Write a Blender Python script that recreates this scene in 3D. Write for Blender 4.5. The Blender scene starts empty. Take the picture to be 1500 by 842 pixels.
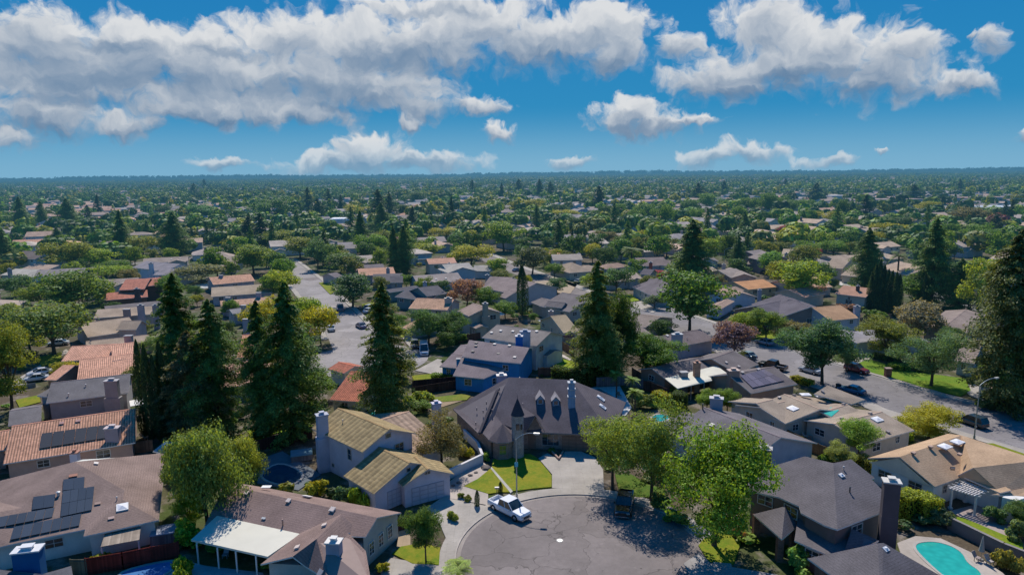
import bpy, math, random
import numpy as np
from mathutils import Vector, Matrix
S = bpy.context.scene
COL = S.collection
rnd = random.Random(7)
# ---------------------------------------------------------------- camera model
CH = 41.0; F = 1000.0; PITCH = math.radians(9.57); ROLL = math.radians(0.573)
f0 = Vector((0, math.cos(PITCH), -math.sin(PITCH))); r0 = Vector((1, 0, 0)); u0 = Vector((0, math.sin(PITCH), math.cos(PITCH)))
RT = r0 * math.cos(ROLL) - u0 * math.sin(ROLL); UP = u0 * math.cos(ROLL) + r0 * math.sin(ROLL)
CAM = Vector((0, 0, CH))
def ray(px, py): return f0 + RT * ((px - 750) / F) + UP * ((421 - py) / F)
def G(px, py, z=0.0):
    d = ray(px, py); t = (z - CH) / d.z
    return CAM + d * t
def proj(P):
    q = Vector(P) - CAM; d = q.dot(f0)
    return 750 + F * q.dot(RT) / d, 421 - F * q.dot(UP) / d, d
ZM = {1: (0, 560, .335), 2: (370, 560, .335), 3: (740, 560, .335), 4: (1100, 560, .335),
      5: (0, 360, .2851), 6: (370, 360, .2851), 7: (740, 360, .2851), 8: (1100, 360, .2851),
      9: (0, 230, .26667), 10: (370, 230, .26667), 11: (740, 230, .26667), 12: (1100, 230, .26667),
      'A': (640, 530, .17821), 'B': (600, 460, .17821), 'C': (900, 480, .21383), 'D': (0, 640, .23985),
      'E': (1040, 720, .17333), 'F': (240, 690, .18056), 0: (0, 0, 1.0)}
def pp(z, p): a = ZM[z]; return a[0] + p[0] * a[2], a[1] + p[1] * a[2]
def GZ(z, p, h=None):
    x, y = pp(z, p); return G(x, y, (p[2] if len(p) > 2 else 0.0) if h is None else h)

# ---------------------------------------------------------------- node helpers
def new_mat(name):
    m = bpy.data.materials.new(name); m.use_nodes = True
    nt = m.node_tree; nt.nodes.clear(); return m, nt
class NB:
    def __init__(s, nt): s.nt = nt
    def n(s, t, ins=None, **kw):
        nd = s.nt.nodes.new(t)
        for k, v in kw.items(): setattr(nd, k, v)
        for k, v in (ins or {}).items():
            if isinstance(v, bpy.types.NodeSocket): s.nt.links.new(v, nd.inputs[k])
            else: nd.inputs[k].default_value = v
        return nd
    def math(s, op, a, b=0.0, c=0.0, clamp=False):
        return s.n('ShaderNodeMath', {0: a, 1: b, 2: c}, operation=op, use_clamp=clamp).outputs[0]
    def mix(s, f, a, b, bt='MIX'):
        nd = s.nt.nodes.new('ShaderNodeMix'); nd.data_type = 'RGBA'; nd.blend_type = bt
        for i, v in ((0, f), (6, a), (7, b)):
            if isinstance(v, bpy.types.NodeSocket): s.nt.links.new(v, nd.inputs[i])
            else: nd.inputs[i].default_value = v if i == 0 else (tuple(v) + (1,))[:4]
        return nd.outputs[2]
    def noise(s, scale, detail=3, vec=None, rough=.55, out=0):
        i = {'Scale': scale, 'Detail': detail, 'Roughness': rough}
        if vec is not None: i['Vector'] = vec
        return s.n('ShaderNodeTexNoise', i).outputs[out]
    def mrange(s, v, a, b, c, d, smooth=False):
        nd = s.n('ShaderNodeMapRange', {0: v, 1: a, 2: b, 3: c, 4: d})
        if smooth: nd.interpolation_type = 'SMOOTHSTEP'
        return nd.outputs[0]
    def pos(s): return s.n('ShaderNodeNewGeometry').outputs['Position']
    def ocol(s): return s.n('ShaderNodeObjectInfo').outputs['Color']
    def uv(s): return s.n('ShaderNodeUVMap', uv_map='uv').outputs[0]
    def bsdf(s, col, rough=.8, spec=.3, bump=None, bs=.3, dist=.05, **kw):
        i = {'Base Color': col, 'Roughness': rough, 'Specular IOR Level': spec}
        i.update(kw)
        nd = s.n('ShaderNodeBsdfPrincipled', i if isinstance(col, bpy.types.NodeSocket) else {**i, 'Base Color': (tuple(col) + (1,))[:4]})
        if bump is not None:
            b = s.n('ShaderNodeBump', {'Height': bump, 'Strength': bs, 'Distance': dist}); s.nt.links.new(b.outputs[0], nd.inputs['Normal'])
        return nd.outputs[0]
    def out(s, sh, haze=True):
        if haze:   # aerial perspective painted into the surface: a blue glow mixed in with distance
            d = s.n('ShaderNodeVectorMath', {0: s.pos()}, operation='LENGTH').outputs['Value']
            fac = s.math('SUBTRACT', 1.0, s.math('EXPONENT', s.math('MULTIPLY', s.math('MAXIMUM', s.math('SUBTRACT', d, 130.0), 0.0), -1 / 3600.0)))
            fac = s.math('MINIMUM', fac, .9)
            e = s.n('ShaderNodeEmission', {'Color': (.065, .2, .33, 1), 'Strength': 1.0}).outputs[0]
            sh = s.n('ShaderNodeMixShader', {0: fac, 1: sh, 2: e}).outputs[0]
        o = s.n('ShaderNodeOutputMaterial', {'Surface': sh})
M = {}
def scale_col(b, c, f):  # multiply colour by a value socket
    return b.n('ShaderNodeVectorMath', {0: c, 3: f}, operation='SCALE').outputs[0]
def mk_shingle(name='asphalt_shingle'):
    m, nt = new_mat(name); b = NB(nt); uv = b.uv(); c = b.ocol()
    n1 = b.noise(.35, 4, b.pos()); n2 = b.noise(3.2, 2, b.n('ShaderNodeVectorMath', {0: uv, 1: (1.0, 4.0, 1)}, operation='MULTIPLY').outputs[0], .7); n3 = b.noise(14, 2, b.pos())
    v = b.math('FRACT', b.math('MULTIPLY', b.n('ShaderNodeSeparateXYZ', {0: uv}).outputs[1], 1 / .28))
    course = b.mrange(v, .0, .25, .66, 1.0)
    f = b.math('MULTIPLY', b.math('MULTIPLY', b.mrange(n1, .3, .7, .8, 1.16), b.mrange(n2, .3, .7, .76, 1.22)), b.math('MULTIPLY', course, b.mrange(n3, .3, .7, .84, 1.14)))
    b.out(b.bsdf(scale_col(b, c, f), .95, .12, v, .25, .02)); return m
def mk_tile(name, w=.34, course=.42, con=.45):
    m, nt = new_mat(name); b = NB(nt); uv = b.uv(); c = b.ocol(); sx = b.n('ShaderNodeSeparateXYZ', {0: uv})
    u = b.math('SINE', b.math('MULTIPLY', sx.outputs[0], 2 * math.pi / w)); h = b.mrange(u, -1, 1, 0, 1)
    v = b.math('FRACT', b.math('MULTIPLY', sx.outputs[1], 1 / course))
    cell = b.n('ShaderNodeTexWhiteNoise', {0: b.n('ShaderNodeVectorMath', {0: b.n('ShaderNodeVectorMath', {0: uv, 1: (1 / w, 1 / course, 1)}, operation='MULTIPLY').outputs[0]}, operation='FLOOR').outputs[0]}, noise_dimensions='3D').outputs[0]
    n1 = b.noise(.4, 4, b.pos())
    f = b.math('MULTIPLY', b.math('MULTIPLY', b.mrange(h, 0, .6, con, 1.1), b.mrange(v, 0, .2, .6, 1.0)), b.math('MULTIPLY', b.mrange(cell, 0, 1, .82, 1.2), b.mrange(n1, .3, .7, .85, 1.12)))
    hh = b.math('ADD', h, b.math('MULTIPLY', v, .5))
    b.out(b.bsdf(scale_col(b, c, f), .85, .25, hh, .6, .08)); return m
def mk_stucco(name='painted_stucco'):
    m, nt = new_mat(name); b = NB(nt); c = b.ocol(); n = b.noise(.8, 5, b.pos()); n2 = b.noise(9, 3, b.pos())
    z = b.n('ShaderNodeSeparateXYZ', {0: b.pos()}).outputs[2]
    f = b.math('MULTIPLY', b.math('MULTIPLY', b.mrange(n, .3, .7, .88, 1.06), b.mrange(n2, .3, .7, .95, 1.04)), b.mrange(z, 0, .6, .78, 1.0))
    b.out(b.bsdf(scale_col(b, c, f), .9, .2, n2, .1, .02)); return m
def mk_siding(name='vertical_siding'):
    m, nt = new_mat(name); b = NB(nt); c = b.ocol(); uv = b.uv(); n = b.noise(.8, 5, b.pos())
    u = b.math('FRACT', b.math('MULTIPLY', b.n('ShaderNodeSeparateXYZ', {0: uv}).outputs[0], 1 / .4))
    f = b.math('MULTIPLY', b.mrange(n, .3, .7, .85, 1.08), b.mrange(u, 0, .12, .6, 1.0))
    b.out(b.bsdf(scale_col(b, c, f), .85, .2, u, .2, .02)); return m
def mk_brick(name='brick'):
    m, nt = new_mat(name); b = NB(nt); uv = b.uv(); c = b.ocol()
    t = b.n('ShaderNodeTexBrick', {'Vector': uv, 'Color1': (.8, .8, .8, 1), 'Color2': (1.25, 1.2, 1.15, 1), 'Mortar': (1.6, 1.7, 1.8, 1), 'Scale': 1.0, 'Mortar Size': .012, 'Brick Width': .42, 'Row Height': .14})
    n = b.noise(1.5, 4, b.pos())
    cc = b.n('ShaderNodeVectorMath', {0: t.outputs[0], 1: c}, operation='MULTIPLY').outputs[0]
    b.out(b.bsdf(scale_col(b, cc, b.mrange(n, .3, .7, .75, 1.15)), .9, .2)); return m
def mk_plain(name, rough=.6, spec=.4, metallic=0.0, var=.1, nscale=1.5, haze=True, **kw):
    m, nt = new_mat(name); b = NB(nt); c = b.ocol(); n = b.noise(nscale, 4, b.pos())
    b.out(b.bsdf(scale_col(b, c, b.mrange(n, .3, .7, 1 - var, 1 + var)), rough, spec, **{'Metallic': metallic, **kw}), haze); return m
def mk_wood(name='fence_boards'):
    m, nt = new_mat(name); b = NB(nt); c = b.ocol(); uv = b.uv(); n = b.noise(.7, 4, b.pos())
    sx = b.n('ShaderNodeSeparateXYZ', {0: uv}).outputs[0]; u = b.math('FRACT', b.math('MULTIPLY', sx, 1 / .16))
    cell = b.n('ShaderNodeTexWhiteNoise', {'W': b.math('FLOOR', b.math('MULTIPLY', sx, 1 / .16))}, noise_dimensions='1D').outputs[0]
    f = b.math('MULTIPLY', b.math('MULTIPLY', b.mrange(n, .3, .7, .75, 1.15), b.mrange(cell, 0, 1, .75, 1.2)), b.mrange(u, 0, .1, .5, 1.0))
    b.out(b.bsdf(scale_col(b, c, f), .9, .15)); return m
def mk_asphalt():
    m, nt = new_mat('asphalt'); b = NB(nt); p = b.pos()
    n1 = b.noise(.12, 5, p, .6); n2 = b.noise(1.3, 4, p); n3 = b.noise(25, 2, p)
    wp = b.n('ShaderNodeVectorMath', {0: p, 1: b.n('ShaderNodeVectorMath', {0: b.noise(.25, 3, p, out=1), 3: 6.0}, operation='SCALE').outputs[0]}, operation='ADD').outputs[0]
    v = b.n('ShaderNodeTexVoronoi', {'Vector': wp, 'Scale': .13}, feature='DISTANCE_TO_EDGE').outputs[0]
    crack = b.mrange(v, .0, .009, .5, 1.0); pc = b.n('ShaderNodeTexVoronoi', {'Vector': wp, 'Scale': .13}).outputs['Color']; patch = b.mrange(b.n('ShaderNodeSeparateXYZ', {0: pc}).outputs[0], 0, 1, .9, 1.1)
    crack = b.math('MULTIPLY', crack, patch)
    stain = b.mrange(b.noise(.5, 3, p, .7), .62, .72, 1.0, 1.18)
    f = b.math('MULTIPLY', b.math('MULTIPLY', b.mrange(n1, .3, .7, .82, 1.16), b.mrange(n2, .3, .7, .92, 1.07)), b.math('MULTIPLY', b.math('MULTIPLY', crack, stain), b.mrange(n3, .3, .7, .9, 1.1)))
    v2 = b.n('ShaderNodeTexVoronoi', {'Vector': b.n('ShaderNodeVectorMath', {0: wp, 1: (3.1, 7.7, 0)}, operation='ADD').outputs[0], 'Scale': .31}, feature='DISTANCE_TO_EDGE').outputs[0]
    f = b.math('MULTIPLY', f, b.math('MULTIPLY', b.mrange(v2, .0, .006, .72, 1.0), b.mrange(b.noise(.9, 5, p, .75), .66, .75, 1.0, .78)))
    col = scale_col(b, b.ocol(), f)
    b.out(b.bsdf(col, .9, .25)); return m
def mk_concrete(name='concrete', joint=1.5):
    m, nt = new_mat(name); b = NB(nt); p = b.pos()
    n1 = b.noise(.3, 5, p, .6); n2 = b.noise(4, 4, p)
    uv = b.uv(); sx = b.n('ShaderNodeSeparateXYZ', {0: uv})
    j1 = b.math('FRACT', b.math('MULTIPLY', sx.outputs[0], 1 / joint)); j2 = b.math('FRACT', b.math('MULTIPLY', sx.outputs[1], 1 / joint))
    j = b.math('MINIMUM', b.mrange(j1, 0, .03, .72, 1), b.mrange(j2, 0, .03, .72, 1))
    f = b.math('MULTIPLY', b.math('MULTIPLY', b.mrange(n1, .3, .7, .8, 1.12), b.mrange(n2, .3, .7, .93, 1.06)), j)
    b.out(b.bsdf(scale_col(b, b.ocol(), f), .88, .25)); return m
def mk_grass():
    m, nt = new_mat('lawn_grass'); b = NB(nt); p = b.pos(); n1 = b.noise(.25, 5, p, .65); n2 = b.noise(2.5, 4, p); n3 = b.noise(18, 3, p)
    c = b.mix(b.mrange(n1, .35, .65, 0, 1), (.62, .95, .78), (1.3, 1.08, 1.05))
    c = b.mix(b.mrange(n2, .42, .72, 0, .6), c, (1.8, 1.25, 1.7)); c = b.mix(b.mrange(b.noise(.6, 4, p, .7), .54, .68, 0, .6), c, (.72, .8, .9))
    cc = b.n('ShaderNodeVectorMath', {0: c, 1: b.ocol()}, operation='MULTIPLY').outputs[0]
    b.out(b.bsdf(scale_col(b, cc, b.mrange(n3, .3, .7, .7, 1.25)), .95, .1, n3, .6, .06)); return m
def mk_ground():
    m, nt = new_mat('yard_soil'); b = NB(nt); p = b.pos()
    n1 = b.noise(.045, 4, p, .6); n2 = b.noise(.35, 4, p); n3 = b.noise(3, 4, p)
    c = b.mix(b.mrange(n1, .42, .6, 0, 1), (.1, .078, .054), (.06, .085, .024))
    c = b.mix(b.mrange(n2, .52, .66, 0, 1), c, (.2, .17, .145))
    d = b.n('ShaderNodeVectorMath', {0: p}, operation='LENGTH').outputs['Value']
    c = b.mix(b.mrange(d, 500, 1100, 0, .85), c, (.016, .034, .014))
    b.out(b.bsdf(scale_col(b, c, b.mrange(n3, .3, .7, .7, 1.25)), .95, .1)); return m
def mk_leaf(name, tr=.38, attr=False, rough=.6, ns=.55):
    m, nt = new_mat(name); b = NB(nt)
    g = b.n('ShaderNodeNewGeometry'); ri = g.outputs['Random Per Island']
    c = b.n('ShaderNodeAttribute', attribute_name='tint').outputs['Color'] if attr else b.ocol()
    n = b.noise(ns, 3, g.outputs['Position'])
    f = b.math('MULTIPLY', b.mrange(ri, 0, 1, .85, 2.5), b.mrange(n, .3, .7, .7, 1.3))
    c = scale_col(b, c, f)
    c = b.mix(b.mrange(b.math('FRACT', b.math('MULTIPLY', ri, 37.0)), .75, 1, 0, .4), c, b.n('ShaderNodeVectorMath', {0: c, 1: (1.7, 1.12, .6)}, operation='MULTIPLY').outputs[0])
    d = b.n('ShaderNodeBsdfPrincipled', {'Base Color': c, 'Roughness': rough, 'Specular IOR Level': .25}).outputs[0]
    tc = b.n('ShaderNodeVectorMath', {0: c, 1: (1.75, 1.45, .5)}, operation='MULTIPLY').outputs[0]
    t = b.n('ShaderNodeBsdfTranslucent', {'Color': tc}).outputs[0]
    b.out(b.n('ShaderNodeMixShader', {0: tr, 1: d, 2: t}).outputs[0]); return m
def mk_water():
    m, nt = new_mat('pool_water'); b = NB(nt); p = b.pos(); n = b.noise(1.8, 3, p, .6)
    v = b.n('ShaderNodeTexVoronoi', {'Vector': p, 'Scale': 1.6}, feature='SMOOTH_F1').outputs[0]
    c = scale_col(b, b.ocol(), b.mrange(v, .1, .8, 1.12, .85))
    b.out(b.bsdf(c, .06, .5, n, .12, .03)); return m
def mk_panel():
    m, nt = new_mat('solar_cells'); b = NB(nt); uv = b.uv(); sx = b.n('ShaderNodeSeparateXYZ', {0: uv})
    j1 = b.math('FRACT', b.math('MULTIPLY', sx.outputs[0], 1 / .16)); j2 = b.math('FRACT', b.math('MULTIPLY', sx.outputs[1], 1 / .16))
    j = b.math('MINIMUM', b.mrange(j1, 0, .08, 0, 1), b.mrange(j2, 0, .08, 0, 1))
    c = scale_col(b, b.ocol(), b.mrange(j, 0, 1, 1.7, 1.0))
    b.out(b.bsdf(c, .22, .5, **{'Coat Weight': .3})); return m
def mk_glass():
    m, nt = new_mat('window_glass'); b = NB(nt); n = b.noise(.9, 3, b.pos())
    c = scale_col(b, b.ocol(), b.mrange(n, .35, .65, .5, 1.6))
    b.out(b.bsdf(c, .08, .7)); return m
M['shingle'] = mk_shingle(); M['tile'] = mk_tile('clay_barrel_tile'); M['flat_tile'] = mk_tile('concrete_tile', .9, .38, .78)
M['stucco'] = mk_stucco(); M['siding'] = mk_siding(); M['brick'] = mk_brick(); M['wood'] = mk_wood()
M['trim'] = mk_plain('painted_trim', .6, .3, var=.06); M['metal'] = mk_plain('galvanised_metal', .45, .5, .6)
M['asphalt'] = mk_asphalt(); M['concrete'] = mk_concrete(); M['grass'] = mk_grass(); M['ground'] = mk_ground()
M['leaf'] = mk_leaf('leaves'); M['needle'] = mk_leaf('needles', .36, ns=.3); M['stuffleaf'] = mk_leaf('distant_foliage', .3, True, ns=.05)
M['bark'] = mk_plain('bark', .95, .1, var=.35, nscale=3); M['water'] = mk_water(); M['panel'] = mk_panel(); M['glass'] = mk_glass()
M['paint'] = mk_plain('car_paint', .25, .5, .0, var=.02, haze=False, **{'Coat Weight': .8, 'Coat Roughness': .06}); M['rubber'] = mk_plain('tyre_rubber', .85, .2, haze=False)
M['chrome'] = mk_plain('polished_metal', .25, .5, .9, var=.02, haze=False); M['cloth'] = mk_plain('canvas', .9, .1)
M['patio'] = mk_plain('patio_cover_sheet', .5, .3, var=.05, nscale=.6)

# ---------------------------------------------------------------- mesh builder
class MB:
    def __init__(s): s.v = []; s.f = []; s.m = []
    def poly(s, pts, mi=0):
        i = len(s.v); s.v += [Vector(p) for p in pts]; s.f.append(list(range(i, i + len(pts)))); s.m.append(mi)
    def box(s, c, size, rz=0.0, mi=0, top=1.0):
        cx, cy, cz = c; a, b2, h = size[0] / 2, size[1] / 2, size[2]; co, si = math.cos(rz), math.sin(rz)
        def P(x, y, z): return Vector((cx + x * co - y * si, cy + x * si + y * co, cz + z))
        q = [P(-a, -b2, 0), P(a, -b2, 0), P(a, b2, 0), P(-a, b2, 0), P(-a * top, -b2 * top, h), P(a * top, -b2 * top, h), P(a * top, b2 * top, h), P(-a * top, b2 * top, h)]
        i = len(s.v); s.v += q
        for fc in ((3, 2, 1, 0), (4, 5, 6, 7), (0, 1, 5, 4), (1, 2, 6, 5), (2, 3, 7, 6), (3, 0, 4, 7)): s.f.append([i + k for k in fc]); s.m.append(mi)
    def obox(s, o, ax, ay, az, mi=0):   # oriented box from a corner and three edge vectors
        o, ax, ay, az = map(Vector, (o, ax, ay, az)); i = len(s.v)
        s.v += [o, o + ax, o + ax + ay, o + ay, o + az, o + ax + az, o + ax + ay + az, o + ay + az]
        for fc in ((3, 2, 1, 0), (4, 5, 6, 7), (0, 1, 5, 4), (1, 2, 6, 5), (2, 3, 7, 6), (3, 0, 4, 7)): s.f.append([i + k for k in fc]); s.m.append(mi)
    def prism(s, pts, z0, z1, mi=0, mtop=None):
        n = len(pts); i = len(s.v)
        ar = sum(pts[k][0] * pts[(k + 1) % n][1] - pts[(k + 1) % n][0] * pts[k][1] for k in range(n))
        if ar < 0: pts = pts[::-1]
        s.v += [Vector((p[0], p[1], z0)) for p in pts] + [Vector((p[0], p[1], z1)) for p in pts]
        s.f.append([i + n + k for k in range(n)]); s.m.append(mi if mtop is None else mtop)
        s.f.append([i + n - 1 - k for k in range(n)]); s.m.append(mi)
        for k in range(n): s.f.append([i + k, i + (k + 1) % n, i + n + (k + 1) % n, i + n + k]); s.m.append(mi)
    def sheet(s, pts, faces, t=.16, mi=0, me=1):   # a folded surface given thickness downwards
        i = len(s.v); n = len(pts); s.v += [Vector(p) for p in pts] + [Vector(p) - Vector((0, 0, t)) for p in pts]
        ec = {}
        fs = []
        for fc in faces:
            q = [Vector(pts[k]) for k in fc]; nz = sum(q[k].x * q[(k + 1) % len(q)].y - q[(k + 1) % len(q)].x * q[k].y for k in range(len(q)))
            if nz < 0: fc = list(reversed(fc))
            fs.append(fc)
            s.f.append([i + k for k in fc]); s.m.append(mi); s.f.append([i + n + k for k in reversed(fc)]); s.m.append(me)
            for k in range(len(fc)): e = (fc[k], fc[(k + 1) % len(fc)]); ec[e] = 1
        for (a, b2) in ec:
            if (b2, a) not in ec: s.f.append([i + b2, i + a, i + n + a, i + n + b2]); s.m.append(2)
        return fs
    def tube(s, p0, p1, r0_, r1, n=8, mi=0, cap=True):
        p0, p1 = Vector(p0), Vector(p1); d = (p1 - p0).normalized(); a = d.orthogonal().normalized(); b2 = d.cross(a); i = len(s.v)
        for (p, r) in ((p0, r0_), (p1, r1)):
            for k in range(n): t = 2 * math.pi * k / n; s.v.append(p + (a * math.cos(t) + b2 * math.sin(t)) * r)
        for k in range(n): s.f.append([i + k, i + (k + 1) % n, i + n + (k + 1) % n, i + n + k]); s.m.append(mi)
        if cap: s.f.append([i + n + k for k in range(n)]); s.m.append(mi); s.f.append([i + n - 1 - k for k in range(n)]); s.m.append(mi)
    def build(s, name, mats, parent=None, color=(1, 1, 1), org=None, colors=None):
        if org is None: org = parent.location if parent is not None and parent.type == 'EMPTY' else Vector((0, 0, 0))
        me = bpy.data.meshes.new(name); me.from_pydata([v - org for v in s.v], [], s.f)
        mats = mats if isinstance(mats, (list, tuple)) else [mats]
        for m in mats: me.materials.append(m)
        me.polygons.foreach_set('material_index', [min(k, len(mats) - 1) for k in s.m])
        uvl = me.uv_layers.new(name='uv'); data = np.zeros(len(me.loops) * 2, 'f'); Z = Vector((0, 0, 1)); li = 0
        for p in me.polygons:
            nrm = p.normal; u = Z.cross(nrm)
            if u.length < .03: u = Vector((1, 0, 0)); v = Vector((0, 1, 0))
            else: u.normalize(); v = nrm.cross(u)
            for k in p.loop_indices:
                w = me.vertices[me.loops[k].vertex_index].co; data[2 * k] = w.dot(u); data[2 * k + 1] = w.dot(v)
        uvl.data.foreach_set('uv', data)
        o = bpy.data.objects.new(name, me); COL.objects.link(o); o.color = tuple(color) + (1,)
        if parent is not None: o.parent = parent
        return o
def tag(o, label=None, cat=None, group=None, kind=None):
    if label: o['label'] = label
    if cat: o['category'] = cat
    if group: o['group'] = group
    if kind: o['kind'] = kind
    return o
def empty(name, loc, label=None, cat=None, group=None):
    o = bpy.data.objects.new(name, None); COL.objects.link(o); o.location = loc; o.empty_display_size = .5
    return tag(o, label, cat, group)
LANDMARKS = []   # (px, py, short name)
TRIM = (.62, .6, .57)
AUTOSET = []     # things whose label is completed automatically
def scol(c, k): return tuple(x * k for x in c)
FOOT = []        # footprints (list of 2-D polygons) that random filling must avoid
def pip(x, y, poly):
    c = False; n = len(poly)
    for i in range(n):
        x1, y1 = poly[i][0], poly[i][1]; x2, y2 = poly[(i + 1) % n][0], poly[(i + 1) % n][1]
        if (y1 > y) != (y2 > y) and x < (x2 - x1) * (y - y1) / (y2 - y1) + x1: c = not c
    return c
FOOTB = []
def add_foot(poly, grow=0.0):
    cx = sum(p[0] for p in poly) / len(poly); cy = sum(p[1] for p in poly) / len(poly)
    q = []
    for p in poly:
        d = math.hypot(p[0] - cx, p[1] - cy) or 1; q.append((p[0] + (p[0] - cx) / d * grow, p[1] + (p[1] - cy) / d * grow))
    FOOT.append(q); FOOTB.append((min(p[0] for p in q), max(p[0] for p in q), min(p[1] for p in q), max(p[1] for p in q)))
def blocked(x, y):
    for q, bb in zip(FOOT, FOOTB):
        if bb[0] < x < bb[1] and bb[2] < y < bb[3] and pip(x, y, q): return True
    return False

# ---------------------------------------------------------------- houses
class House:
    def __init__(s, label, roof=(.12, .1, .095), wall=(.4, .37, .33), roofm='shingle', wallm='stucco', trim=TRIM, name='house', group=None, short=None):
        s.label = label; s.rc = roof; s.wc = wall; s.rm = roofm; s.wm = wallm; s.tc = trim; s.name = name; s.group = group; s.short = short
        s.roof = MB(); s.wall = MB(); s.tris = []; s.blk = []; s.items = []; s.pts = []
    def _tris(s, pts, faces):
        for fc in faces:
            for k in range(1, len(fc) - 1): s.tris.append((Vector(pts[fc[0]]), Vector(pts[fc[k]]), Vector(pts[fc[k + 1]])))
    def item(s, name, mb, mats, color, par=None, label=None):
        s.items.append([name, mb, mats, color, par, label]); return len(s.items) - 1
    def blockw(s, A, u, L, v, w, e, r, hips=(0, 0), ov=.45, base=0.0, t=.16, walls=True, hipf=1.0, mw=0):
        A = Vector((A[0], A[1], 0)); u = Vector((u[0], u[1], 0)); v = Vector((v[0], v[1], 0)); pitch = (r - e) / w
        def P(a, b2, z): q = A + u * a + v * b2; return Vector((q.x, q.y, z))
        h0 = min(w * hipf, L * .49) if hips[0] else 0; h1 = min(w * hipf, L * .49) if hips[1] else 0
        pts = [P(0, 0, e), P(L, 0, e), P(L, 2 * w, e), P(0, 2 * w, e), P(h0, w, r), P(L - h1, w, r)]
        faces = [[0, 1, 5, 4], [2, 3, 4, 5]]
        if hips[0]: faces.append([3, 0, 4])
        if hips[1]: faces.append([1, 2, 5])
        s.roof.sheet(pts, faces, t); s._tris(pts, faces)
        if A.length < 210:   # a row of cap tiles along the ridge
            rd = MB(); R1, R2 = pts[4], pts[5]; s_ = v * .17; dz = Vector((0, 0, pitch * .17)); up_ = Vector((0, 0, .045))
            rd.poly([R1 + s_ - dz + up_, R2 + s_ - dz + up_, R2 + up_, R1 + up_]); rd.poly([R1 - s_ - dz + up_, R1 + up_, R2 + up_, R2 - s_ - dz + up_]); rd.poly([R1 - s_ - dz, R1 - s_ - dz + up_, R2 - s_ - dz + up_, R2 - s_ - dz]); rd.poly([R1 + s_ - dz, R2 + s_ - dz, R2 + s_ - dz + up_, R1 + s_ - dz + up_])
            s.item('ridge_cap', rd, M['shingle'], (s.rc[0] * 1.45, s.rc[1] * 1.32, s.rc[2] * 1.24))
        if walls:
            zt = e + ov * pitch - t - .01; W = 2 * w - 2 * ov
            q = [P(ov, ov, 0), P(L - ov, ov, 0), P(L - ov, ov + W, 0), P(ov, ov + W, 0)]
            s.wall.poly([(*q[0][:2], base), (*q[1][:2], base), (*q[1][:2], zt), (*q[0][:2], zt)], mw)
            s.wall.poly([(*q[2][:2], base), (*q[3][:2], base), (*q[3][:2], zt), (*q[2][:2], zt)], mw)
            for (a, b2, x, hp) in ((q[1], q[2], L - ov, hips[1]), (q[3], q[0], ov, hips[0])):
                poly = [(*a[:2], base), (*b2[:2], base), (*b2[:2], zt)]
                if not hp: poly.append(P(x, w, r - t - .01))
                poly.append((*a[:2], zt)); s.wall.poly(poly, mw)
            add_foot([tuple(x[:2]) for x in q], 1.2)
            s.blk.append(dict(f=(q[0], q[1], -v), r=(q[1], q[2], u), b=(q[2], q[3], v), l=(q[3], q[0], -u), zt=zt, base=base, q=[tuple(x[:2]) for x in q]))
        s.pts += [P(0, 0, 0), P(L, 2 * w, 0)]
        return len(s.blk) - 1
    def block(s, z, a, b, p, e=2.75, pitch=.38, hips=(0, 0), ov=.45, **kw):
        A = GZ(z, a, e); B = GZ(z, b, e); d = B - A; L = d.length; u = d / L; n = Vector((-u.y, u.x, 0))
        r = e + 1.5
        for _ in range(40):
            Pp = GZ(z, p, r); w = abs((Pp - A).dot(n)); r = .6 * r + .4 * (e + pitch * w)
        v = n if (GZ(z, p, r) - A).dot(n) > 0 else -n
        return s.blockw(A, u, L, v, w, e, r, hips, ov, **kw)
    def poly_roof(s, z, pts, faces, t=.16, mi=0):
        P = []
        for p in pts:   # a third entry is a height, or three indices of earlier points whose plane the point lies in
            if isinstance(p, Vector): P.append(p); continue
            if isinstance(p[2], tuple):
                a, b2, c = (P[k] for k in p[2]); n = (b2 - a).cross(c - a); d = ray(*pp(z if len(p) < 4 else p[3], p)); P.append(CAM + d * ((a - CAM).dot(n) / d.dot(n)))
            else: P.append(GZ(z if len(p) < 4 else p[3], p))
        s.roof.sheet(P, faces, t, mi); s._tris(P, faces); s.pts += P; return P
    def walls(s, P, zt, base=0.0, inset=.5, mw=0):
        P = [Vector((p[0], p[1], 0)) for p in P]; c = sum(P, Vector()) / len(P); n = len(P)
        ar = sum(P[k].x * P[(k + 1) % n].y - P[(k + 1) % n].x * P[k].y for k in range(n))
        if ar < 0: P.reverse()
        Q = []
        for k in range(n):
            a = (P[k] - P[k - 1]).normalized(); b2 = (P[(k + 1) % n] - P[k]).normalized()
            n1 = Vector((-a.y, a.x, 0)); n2 = Vector((-b2.y, b2.x, 0)); m = n1 + n2; m = m / max(.4, m.dot(n1)) if m.length > .1 else n1
            Q.append(P[k] + m * inset)
        s.wall.prism([tuple(q[:2]) for q in Q], base, zt, mw); add_foot([tuple(q[:2]) for q in Q], 1.0)
        d = dict(zt=zt, base=base, q=[tuple(q[:2]) for q in Q])
        for k in range(n):
            a, b2 = Q[k], Q[(k + 1) % n]; e = (b2 - a).normalized(); d[k] = (a, b2, Vector((e.y, -e.x, 0)))
        s.blk.append(d); s.pts += P; return len(s.blk) - 1
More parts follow.
